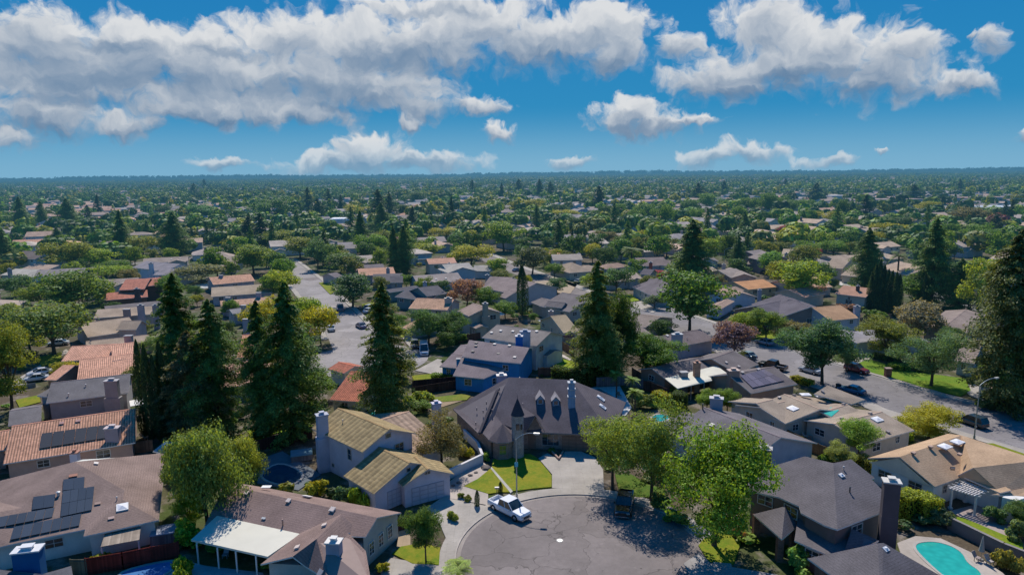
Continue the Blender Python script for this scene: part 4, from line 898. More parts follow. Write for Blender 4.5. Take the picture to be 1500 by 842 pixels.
# 10 two storey house with yellow concrete tiles
YT = (.275, .205, .11)
h = House('two storey lavender grey house with yellow ribbed tile roofs beside the cul-de-sac', YT, LAV, 'flat_tile', trim=(.5, .42, .36), short='the yellow tiled two storey house')
b0 = h.block(2, (258, 200), (480, 305), (585, 198), 5.5, .42); b1 = h.block(2, (397, 408), (530, 487), (680, 345), 3.0, .42)
b2 = h.block(2, (600, 395), (655, 455), (748, 358), 3.1, .42)
h.chimney(2, (302, 138), 8.3, 1.45, 1.1, .5, (.46, .43, .5), M['stucco'], cap=(.34, .36, .44), taper=1.25); h.win(b0, 'r', .72, 3.4, 1.5, 1.4); h.win(b0, 'r', .5, 6.0, .9, .7, nx=1, ny=1); h.win(b0, 'f', .72, 3.2, .9, 1.6, nx=1); h.win(b0, 'f', .35, .9, .6, .6, nx=1, ny=1); h.win(b1, 'r', .5, 3.9, .7, .6, nx=1, ny=1); h.win(b2, 'r', .5, 3.7, .8, .5, nx=2, ny=1)
h.win(b1, 'r', .3, .05, 2.6, 2.3, 'garage_door', fc=LAV); h.win(b2, 'r', .5, .05, 4.4, 2.3, 'garage_door', fc=LAV)
h.on_roof(2, (395, 175), 'pipe', .12, .1, .4); h.on_roof(2, (330, 150), 'pipe', .12, .1, .4); h.finish()
h = House('single storey wing with pinkish brown ribbed tiles joined behind the yellow tiled house', (.33, .23, .175), (.55, .52, .54), 'flat_tile', trim=(.5, .42, .36), short='the pinkish ribbed wing')
h.block(2, (640, 345), (850, 268), (775, 97), 2.9, .3); h.chimney(2, (803, 88), 4.9, 1.35, 1.0, .4, (.5, .45, .54), M['stucco'], cap=(.5, .46, .55)); h.autowin(2, 5); h.finish()
# 12 dark house with turret
h = House('large charcoal hipped house with conical turret and two tiny dormers at the cul-de-sac', CHAR, (.2, .15, .13), wallm='brick', trim=(.2, .19, .2), short='the turret house')
P = h.poly_roof('A', [(590, 125, 8.3), (1105, 147, 8.3), (1440, 602, 3), (720, 573, (0, 1, 2)), (345, 592, 3), (130, 383, 3), (1555, 330, 3), (430, 642, 3), (540, 510, (0, 1, 2)), (482, 440, (0, 1, 2)), GZ('A', (590, 125), 8.3) + Vector((2, 7, -4.6)), GZ('A', (1105, 147), 8.3) + Vector((3, 7, -4.6)), (370, 577, 3)],
    [[0, 9, 8, 3, 2, 1], [0, 5, 4, 12, 9], [9, 12, 7, 8], [1, 2, 6], [1, 6, 11], [0, 1, 11, 10], [0, 10, 5]])
print('TURRET', [round(p.z, 2) for p in P])
bay = h.poly_roof('A', [(540, 508, 4.75), (420, 642, 2.9), (490, 664, 2.9), (590, 660, 2.9), (650, 636, 2.9), (640, 580, 3.1)], [[0, 1, 2], [0, 2, 3], [0, 3, 4], [0, 4, 5]])
h.poly_roof('A', [(810, 440, 5.4), (660, 345, 5.75), (728, 572, 3.15), (650, 470, 4.6), (888, 572, 3.15), (850, 480, 4.3)], [[0, 1, 3, 2], [0, 4, 5, 1]])
bm = h.walls([P[4], P[7], P[3], P[2], P[6], P[11], P[10], P[5]], 2.9, inset=.55); bb = h.walls([GZ('A', q, 2.9) for q in ((440, 645), (495, 664), (588, 660), (640, 640), (640, 575), (480, 560))], 2.8, inset=.35)
gw = [GZ('A', q, z) for q, z in (((745, 572), 3.0), ((872, 572), 3.0), ((808, 462), 4.9))]; h.wall.poly([gw[0] + Vector((0, .5, 0)), gw[1] + Vector((0, .5, 0)), gw[2] + Vector((0, .5, 0))])
# turret
tb, _ = h.hit('A', (665, 575)); tx, ty = GZ('A', (663, 432), 6.5).xy; mb = MB(); mb.tube((tx, ty, 0), (tx, ty, 6.55), .88, .88, 16); k = h.item('turret', mb, M['brick'], (.3, .26, .25)); mb = MB(); mb.tube((tx, ty, 6.5), (tx, ty, 9.0), 1.02, .02, 16); mb.tube((tx, ty, 9.0), (tx, ty, 9.6), .03, .01, 6); h.item('spire', mb, M['shingle'], (.06, .06, .075), k)
mb = MB(); mb.box((tx, ty - .88, 4.5), (.5, .06, .9)); mb.box((tx + .55, ty - .7, 4.5), (.3, .06, .8), .7); h.item('window', mb, M['glass'], (.03, .03, .035), k)
for q in ((850, 345), (978, 357)):   # dormers
    p, nn = h.hit('A', q); mb = MB(); x, y, z = p; mb.obox((x - .5, y - .05, z - .3), (1.0, 0, 0), (0, 2.2, 0), (0, 0, 1.15)); mb.poly([(x - .5, y - .05, z + .85), (x + .5, y - .05, z + .85), (x, y - .05, z + 1.35)])
    k = h.item('dormer', mb, M['stucco'], (.25, .32, .4)); mb = MB(); mb.sheet([(x - .72, y - .2, z + .7), (x, y - .2, z + 1.48), (x + .72, y - .2, z + .7), (x - .72, y + 2.6, z + .7), (x, y + 2.6, z + 1.48), (x + .72, y + 2.6, z + .7)], [[0, 1, 4, 3], [1, 2, 5, 4]], .08, 0, 0); h.item('dormer_roof', mb, [M['shingle'], M['trim'], M['trim']], (.3, .28, .3), k)
    mb = MB(); mb.obox((x - .28, y - .09, z + .12), (.56, 0, 0), (0, .05, 0), (0, 0, .62)); h.item('window', mb, M['glass'], (.02, .03, .05), k)
p, nn = h.hit('A', (1108, 378)); mb = MB(); x, y, z = p
for (w_, z0_, z1_) in ((1.05, -.3, 1.7), (1.0, 1.7, 2.9), (.9, 2.9, 3.9)): mb.box((x, y + .4, z + z0_), (w_, .85, z1_ - z0_))
k = h.item('chimney', mb, M['siding'], (.24, .33, .45)); mb = MB()
for zz in (1.65, 2.85, 3.9): mb.box((x, y + .4, z + zz), (1.25, 1.05, .12))
mb.box((x, y + .4, z + 4.0), (.5, .5, .4)); h.item('cap', mb, M['trim'], (.4, .42, .46), k)
for sd, t, z0_, w_, hh in ((bb, 0, .9, 1.1, 1.5), (bb, 1, .9, 1.1, 1.5), (bb, 2, .9, 1.0, 1.5)):
    for key in list(h.blk[sd].keys()):
        if isinstance(key, int) and h.blk[sd][key][2].y < -.2 and not hasattr(h, '_b%d' % key):
            if (h.blk[sd][key][1] - h.blk[sd][key][0]).length > 1.3: h.win(sd, key, .5, z0_, w_, hh, gc=(.12, .2, .05)); setattr(h, '_b%d' % key, 1)
for key in list(h.blk[bm].keys()):
    if isinstance(key, int) and h.blk[bm][key][2].y < -.8 and (h.blk[bm][key][1] - h.blk[bm][key][0]).length > 8:
        a_, b_, n_ = h.blk[bm][key]; fl = a_.x < b_.x
        for t, w_, z0_, hh, kd in ((.32, 2.6, .7, 1.8, 'window'), (.62, 4.2, .05, 2.3, 'garage_door'), (.1, 1.2, .1, 2.3, 'door')): h.win(bm, key, t if fl else 1 - t, z0_, w_, hh, kd, nx=3, fc=(.3, .28, .28) if kd == 'window' else (.2, .13, .1))
for q in ((407, 350), (380, 420), (320, 520), (328, 400), (515, 235), (455, 415)): h.on_roof('A', q, 'pipe', .14, .1, .45, (.2, .18, .2))
for (qa, qb, wd) in (((500, 228), (352, 588), .55), ((680, 128), (706, 350), .08)):   # raised strips on the roof
    a_, na = h.hit('A', qa); b_, nb_ = h.hit('A', (qb[0], qb[1] - 4)); mb = MB(); sd = (b_ - a_).cross(na).normalized() * wd; mb.obox(a_ - sd / 2 - na * .02, b_ - a_, sd, na * .14); h.item('roof_strip', mb, M['shingle'] if wd > .3 else M['metal'], (.07, .065, .08) if wd > .3 else (.45, .43, .45))
h.on_roof('A', (1345, 300), 'skylight', .8, 1.4); h.on_roof('A', (1360, 370), 'skylight', .8, 1.2); h.finish()
# 13 blue house
h = House('bright blue two storey house with broad grey roof behind the turret house', (.165, .145, .165), BLU, wallm='siding', short='the bright blue house')
P = h.poly_roof('B', [(490, 212, 6.9), (985, 275, 6.9), (915, 405, 5.2), (665, 383, 5.2), (430, 350, 5.2)], [[0, 1, 2, 3, 4]]); P2 = h.poly_roof('B', [(440, 335, 4.9), (668, 388, 4.6), (835, 428, 4.0), (610, 530, 2.9), (355, 505, 2.9)], [[0, 1, 2, 3, 4]])
P3 = h.poly_roof('B', [(490, 212, 6.9), (985, 275, 6.9), P[1] + Vector((1.2, 7, -2)), P[0] + Vector((1.2, 7, -2))], [[0, 1, 2, 3]])
h.walls([P[4], P[3], P[2], P3[2], P3[3]], 4.95, inset=.45)
wq = [Vector((P[2].x, P[2].y, 4.9)), Vector((P3[2].x, P3[2].y, 4.9)), P[1] - Vector((0, 0, .25))]; h.wall.poly([w_ - Vector((.45, 0, 0)) for w_ in wq])
h.walls([P2[0], P2[1], P2[2], P2[3], P2[4]], 2.8, inset=.45); h.wall.poly([(P2[3].x - .4, P2[3].y + .4, 2.7), (P2[2].x - .4, P2[2].y + .3, 2.7), (P2[2].x - .4, P2[2].y + .3, 3.8)])
h.block('B', (245, 430), (388, 445), (400, 330), 2.8, .2); h.block('B', (355, 322), (470, 332), (490, 258), 3.6, .2)
h.chimney('B', (900, 178), 8.2, 1.4, 1.1, -.1, (.03, .17, .5), M['siding'], cap=(.5, .5, .55)); h.chimney('B', (755, 498), 5.0, 1.7, 1.1, .15, (.36, .36, .5), M['siding'], cap=(.66, .62, .6)); h.chimney('B', (400, 365), 4.6, .7, .7, 0, (.05, .35, .6), M['siding'], flue=False)
for q in ((548, 240), (545, 265), (520, 310), (700, 250), (822, 262), (865, 358), (730, 330)): h.on_roof('B', q, 'vent', .5, .4, .35, (.55, .5, .48) if q[0] > 600 and q[0] != 730 else (.1, .09, .1))
h.autowin(4, 4); h.finish()
h = House('off white two storey house with grey roof just behind the blue house', (.17, .16, .165), (.5, .53, .52), wallm='siding', short='the off white two storey house')
h.block('B', (592, 192), (1045, 262), (1118, 140), 5.4, .3); h.chimney('B', (950, 140), 8.6, 2.1, 1.0, -.1, (.45, .47, .52), M['siding'], cap=(.3, .34, .44)); h.block('B', (1060, 330), (1130, 345), (1185, 300), 2.6, .2, ov=.1)
for q in ((750, 140), (850, 145), (1045, 145), (675, 155)): h.on_roof('B', q, 'vent', .5, .4, .35, (.6, .58, .56))
h.autowin(4, 3.5); h.finish()
# 15-17 houses of the left street
h = House('beige two storey gabled house with brown roof and tall side chimney', (.24, .19, .175), (.4, .34, .27), short='the beige two storey house')
h.block(6, (1050, 335), (1110, 362), (1168, 308), 5.2, .35); h.block(6, (1050, 372), (1145, 425), (1160, 400), 2.8, .3); h.chimney(6, (1195, 295), 8.3, 1.3, .9, .3, (.4, .34, .27), M['stucco'], taper=1.5); h.win(0, 'r', .5, 3.3, 1.1, 1.2); h.autowin(3, 4); h.finish()
h = House('orange brown tiled house with a broad beige chimney beside the left street', (.4, .25, .175), (.42, .35, .32), 'tile', short='the orange brown tiled house')
h.block(6, (800, 322), (1000, 330), (1035, 275), 4.0, .3); h.chimney(6, (1005, 268), 6.6, 2.0, 1.0, 0, (.45, .4, .36), M['stucco'], cap=(.45, .4, .37)); h.block(6, (765, 420), (800, 430), (820, 365), 2.7, .3); h.autowin(3, 5); h.finish()
h = House('teal walled house with dark grey two tier roof by the left street', (.1, .1, .12), (.13, .2, .2), short='the dark grey two tier roof')
h.block(6, (730, 262), (905, 285), (900, 225), 3.6, .3); h.block(6, (895, 258), (1000, 245), (975, 200), 5.0, .3); h.chimney(6, (885, 185), 6.4, 1.2, .8, 0, (.4, .4, .42), M['stucco']); h.block(6, (705, 240), (860, 218), (865, 200), 3.2, .3); h.autowin(3); h.finish()
h = House('red clay tile roof house between the redwoods at the end of the left street', (.42, .14, .09), (.55, .5, .42), 'tile', short='the red clay tiled house')
h.block(6, (395, 790), (545, 800), (430, 640), 2.9, .3); h.block(6, (385, 632), (470, 655), (430, 592), 2.9, .3); h.block(6, (490, 665), (560, 700), (575, 665), 2.9, .3); h.autowin(3); h.finish()
# 19 patio house right of centre
h = House('dark brown roof ranch house with a white patio cover and two brick chimneys', (.16, .14, .15), (.33, .22, .17), wallm='stucco', short='the ranch house with white patio cover')
b0 = h.block('C', (345, 347), (700, 264), (560, 207), 2.9, .32); b0 = h.block('C', (840, 310), (990, 250), (790, 165), 2.9, .32)
h.block('C', (935, 448), (1255, 385), (1060, 270), 2.9, .33, mw=0)
h.patio('C', [(700, 258, 3.4), (782, 318, 3.0), (660, 345, 3.0), (670, 360, 2.8), (432, 415, 2.7), (345, 345, 3.2)], (.6, .57, .47), .16, [(438, 414, 2.7), (526, 394, 2.75), (615, 374, 2.8)], pc=(.4, .3, .26))
h.chimney('C', (566, 236), 5.8, 1.1, .9, .1, (.38, .22, .15), M['brick'], cap=(.35, .2, .15)); h.chimney('C', (475, 300), 4.1, 1.3, 1.1, .1, (.22, .22, .25), M['metal'], flue=False); h.chimney('C', (815, 288), 5.6, 1.9, 1.2, .1, (.4, .25, .2), M['stucco'], cap=(.5, .38, .33))
h.solar('C', [(858, 332), (1025, 288), (1165, 365), (945, 415)], 5, 2, (.17, .14, .16)); h.win(0, 'f', .92, .9, 1.0, 1.3); h.autowin(6, 4)
for q in ((665, 215), (765, 240), (850, 268), (875, 308), (985, 288)): h.on_roof('C', q, 'vent', .5, .4, .35, (.45, .4, .38))
h.finish()
h = House('lavender walled house with brown roof and pale chimney behind the ranch house', (.14, .12, .13), (.45, .4, .44), short='the lavender house')
h.block('C', (372, 142), (690, 82), (525, 20), 3.2, .34); h.block('C', (245, 68), (372, 142), (300, 62), 3.1, .3); h.chimney('C', (430, 42), 6.0, 2.2, 1.1, .1, (.42, .42, .46), M['siding'], cap=(.45, .47, .5)); h.win(0, 'f', .45, 1.4, .6, .7, nx=1, ny=1); h.on_roof('C', (497, 78), 'pipe', .15, .1, .5); h.on_roof('C', (362, 55), 'vent'); h.finish()
# 21 big grey gable
h = House('broad slate roof house hidden behind the lime green cul-de-sac tree', (.16, .145, .165), (.42, .4, .44), short='the broad slate roof house')
b0 = h.block(0, (975, 633), (1085, 684), (1126, 633), 3.0, .32); h.block('C', (330, 650), (455, 718), (470, 570), 2.9, .3, walls=False); h.block('C', (995, 690), (1010, 720), (900, 590), 3.0, .25)
h.chimney('C', (700, 478), 6.6, 1.9, 1.1, -.3, (.38, .36, .4), M['stucco'], cap=(.45, .43, .46)); h.chimney(3, (1135, 285), 5.6, 1.7, 1.2, -.4, (.1, .09, .12), M['stucco'], cap=(.4, .38, .38)); h.on_roof('C', (605, 560), 'pipe', .2, .1, .9, (.1, .1, .1)); h.on_roof('C', (668, 668), 'vent'); h.on_roof(3, (905, 188), 'vent'); h.autowin(3, 5); h.finish()
h = House('long tan roof house with pyramid skylights and a small turquoise tarp beside the right street', TANR, (.4, .35, .3), short='the tan skylight house')
b0 = h.block('C', (1170, 652), (1285, 622), (1165, 470), 2.9, .24, hips=(0, 0)); h.block(4, (0, 108), (150, 180), (150, 52), 2.9, .22); h.block(4, (150, 180), (280, 145), (275, 50), 2.9, .22)
P = h.poly_roof(4, [(335, 12, 4.8), (500, 75, 2.9), (440, 95, 3.0), (275, 50, 4.8), (515, 130, 3.0), (395, 190, 2.9)], [[0, 1, 2, 3]])
h.block(4, (500, 268), (715, 208), (560, 130), 2.9, .22); h.block(4, (405, 185), (520, 148), (440, 90), 3.0, .22)
h.patio(4, [(285, 128, 3.1), (372, 165, 3.0), (355, 195, 2.6), (220, 152, 2.7)], (.42, .38, .34), .15, [(225, 155, 2.7), (350, 195, 2.6)])
for q in ((183, 115), (238, 55), (306, 62), (551, 163)): h.on_roof(4, q, 'skylight', 1.6, 1.2)
for q in ((125, 68), (312, 42), (188, 58), (405, 98), (522, 138), (398, 160), (598, 218)): h.on_roof(4, q, 'vent', .45, .4, .4, (.3, .26, .25))
q_ = [h.hit(4, q) for q in ((350, 108), (385, 122), (352, 150), (318, 135))]; mb = MB(); mb.sheet([a_[0] + Vector((0, 0, .05)) for a_ in q_], [[0, 1, 2, 3]], .04); h.item('roof_tarp', mb, M['cloth'], (.05, .42, .36)); h.autowin(7, 4); h.finish()
h = House('orange tan gabled house with white pergola and skylights near the right street', (.42, .29, .2), (.6, .58, .56), trim=(.62, .52, .46), short='the orange tan pergola house')
b0 = h.block(4, (510, 332), (900, 226), (905, 226), 2.9, .01, walls=False) if False else None
P = h.poly_roof(4, [(650, 325, 5.4), (920, 230, 5.4), (972, 372, 5.0), (915, 415, 3.0), (805, 455, 3.0), (510, 330, 3.4), (860, 224, 3.4)], [[0, 1, 2, 3, 4], [0, 5, 6, 1]])
P2 = h.poly_roof(4, [(920, 230, 5.4), (1260, 340, 5.4), (1260, 470, 3.0), (1090, 480, 3.0), (905, 405, 3.3), (972, 372, 5.0)], [[0, 1, 2, 3, 4, 5]])
h.poly_roof(4, [(905, 402, 3.35), (965, 370, 3.6), (1140, 470, 3.4), (1090, 482, 3.2)], [[0, 1, 2, 3]]); h.poly_roof(4, [(1050, 490, 3.0), (1250, 450, 3.4), (1250, 500, 3.0), (1160, 495, 2.9)], [[0, 1, 2, 3]])
bw = h.walls([P[5], P[4], P[3], P2[3], P2[2], P2[1], P[6]], 2.9, inset=.4); gA, gB, gC = P[5], P[4], P[0]; h.wall.poly([gA + Vector((.35, .2, -.7)), gB + Vector((0, .5, -.35)), gC + Vector((.1, .4, -.3))])
h.walls([GZ(4, q, 2.9) for q in ((1085, 500), (1165, 520), (1300, 480), (1200, 440))], 2.9, inset=.2)
h.on_roof(4, (848, 282), 'skylight', 1.6, 1.2); h.on_roof(4, (902, 262), 'skylight', 1.6, 1.2)
for q in ((710, 312), (785, 285), (883, 380), (912, 318), (1015, 285)): h.on_roof(4, q, 'vent', .45, .4, .4, (.4, .28, .22))
q_ = [h.hit(4, q) for q in ((1022, 330), (1095, 352), (1058, 396), (985, 372))]; mb = MB(); mb.sheet([a_[0] + Vector((0, 0, .03)) for a_ in q_], [[0, 1, 2, 3]], .02); h.item('roof_patch', mb, M['shingle'], (.24, .2, .17)); h.autowin(5, 3.5); h.finish()
# 24 dark hip house lower right
DK = (.135, .122, .138)
h = House('two storey charcoal hipped roof house with dark tall chimney at the lower right', DK, (.16, .12, .105), short='the charcoal two storey house')
P = h.poly_roof(4, [(378, 642, 5.2), (120, 500, 5.2), (360, 352, 7.9), (235, 322, (0, 1, 2)), (0, 395, (0, 1, 2)), (-20, 470, (0, 1, 2)), (210, 540, (0, 1, 2)), (220, 570, (0, 1, 2)), (325, 625, (0, 1, 2)), (585, 562, 5.2), (575, 470, (2, 0, 9)), (440, 335, (2, 0, 9))],
    [[0, 2, 3, 4, 5, 1, 6, 7, 8], [2, 11, 10, 9, 0]])
h.poly_roof(4, [(365, 360, 6.4), (440, 337, 6.6), (540, 415, 5.2), (505, 435, 5.2)], [[0, 1, 2, 3]])
bw = h.walls([P[5], P[1], P[6], P[7], P[8], P[0], P[9], P[10], P[11] + Vector((0, 2, 0)), P[3] + Vector((0, 2, 0)), P[4]], 5.0, inset=.5)
h.chimney(4, (616, 428), 9.6, 1.5, 1.1, -.3, (.1, .085, .095), M['stucco'], cap=(.55, .53, .5), taper=1.03)
P2 = h.poly_roof(4, [(10, 575, 3.0), (150, 540, 4.6), (205, 625, 3.0), (135, 685, 3.0)], [[0, 1, 3], [1, 2, 3]]); 
for q in ((30, 590), (135, 680), (195, 635)): x = GZ(4, (q[0], q[1] - 3), 2.9); mb = MB(); mb.box((x.x, x.y + .4, 0), (.65, .65, 2.9)); h.item('brick_pillar', mb, M['brick'], BRK)
P3 = h.poly_roof(4, [(205, 590, 3.6), (330, 640, 3.6), (440, 640, 3.6), (440, 760, 2.9), (340, 755, 2.9), (190, 690, 2.9)], [[0, 1, 2, 3, 4, 5]]); P4 = h.poly_roof(4, [(440, 638, 4.4), (560, 690, 3.4), (545, 700, 3.4), (410, 735, 3.0)], [[0, 1, 2, 3]])
h.walls([P3[5], P3[4], P3[3], P4[1], P3[2], P3[0]], 2.8, inset=.5); h.on_roof(4, (395, 408), 'skylight', .6, .5); h.on_roof(4, (432, 480), 'pipe', .16, .1, .6, (.12, .12, .12)); h.on_roof(4, (405, 382), 'pipe', .16, .1, .4); h.autowin(4, 4); h.finish()
h = House('charcoal hipped garage roof cut by the bottom edge left of the pool', DK, BRK, wallm='brick', short='the bottom charcoal roof')
h.poly_roof(4, [(248, 768, 3.0), (555, 702, 5.4), (840, 850, 3.0), (570, 1000, 3.0), (590, 790, 5.0), (580, 700, 5.4)], [[0, 1, 3], [1, 5, 2, 3]]); h.walls([GZ(4, q, 3) for q in ((248, 768), (555, 690), (840, 850), (570, 1000))], 2.9, inset=.5); h.on_roof(4, (588, 730), 'skylight', .6, .5); h.finish()
# right of the wide street
h = House('low blue grey shed roof house across the right street', (.2, .2, .23), (.33, .42, .42), short='the low blue grey roof'); h.block(8, (545, 500), (650, 490), (640, 430), 2.9, .1); h.block(8, (440, 450), (545, 498), (610, 425), 2.9, .1); h.autowin(3, 4); h.finish()
h = House('grey brown hipped roof house behind the pink crape myrtle on the right', (.2, .17, .165), (.3, .25, .22), short='the grey brown hipped house'); h.block(8, (955, 415), (1110, 448), (1090, 310), 3.0, .26, hips=(1, 1)); h.block(8, (1110, 448), (1210, 355), (1100, 330), 3.0, .2); h.autowin(3); h.finish()
h = House('taupe roof house with garage tucked beside the tall right redwoods', (.22, .18, .165), (.32, .36, .36), short='the taupe garage house'); h.block(8, (1045, 590), (1150, 605), (1120, 480), 2.9, .2); h.block(8, (1160, 700), (1300, 760), (1300, 660), 2.8, .2); h.win(1, 'f', .5, .05, 4.5, 2.2, 'garage_door', fc=(.55, .52, .48)); h.autowin(4); h.finish()
h = House('orange brown roof house with pale blue wall and chimney across the right street', (.34, .22, .14), (.42, .42, .5), short='the orange brown roof'); h.block(8, (410, 385), (560, 370), (500, 300), 3.4, .33); h.block(8, (310, 340), (412, 385), (400, 345), 2.9, .3); h.chimney(8, (545, 310), 6.0, 1.4, 1.0, 0, (.45, .45, .52), M['stucco']); h.autowin(3); h.finish()
h = House('cream house with pinkish tan gable and arched dark window on the right', (.33, .2, .155), (.45, .4, .32), short='the cream gabled house'); b0 = h.block(8, (430, 245), (590, 265), (500, 205), 4.2, .33); h.block(8, (275, 265), (385, 245), (370, 195), 3.6, .3); h.chimney(8, (550, 205), 6.8, .8, .8, 0, (.1, .08, .08), M['stucco']); h.win(0, 'f', .45, 1.6, 2.0, 1.3); h.autowin(3); h.finish()
h = House('dark slate roof house with jutting front gable left of the lime tree', (.1, .095, .12), (.22, .17, .16), short='the dark slate gable house'); h.block(8, (0, 300), (145, 370), (125, 240), 3.0, .33); h.block(8, (145, 370), (335, 325), (230, 265), 2.9, .3); h.block(8, (165, 310), (225, 318), (180, 275), 4.2, .5); h.chimney(8, (45, 225), 5.6, 1.0, .8, 0, (.3, .32, .38), M['stucco']); h.autowin(4); h.finish()
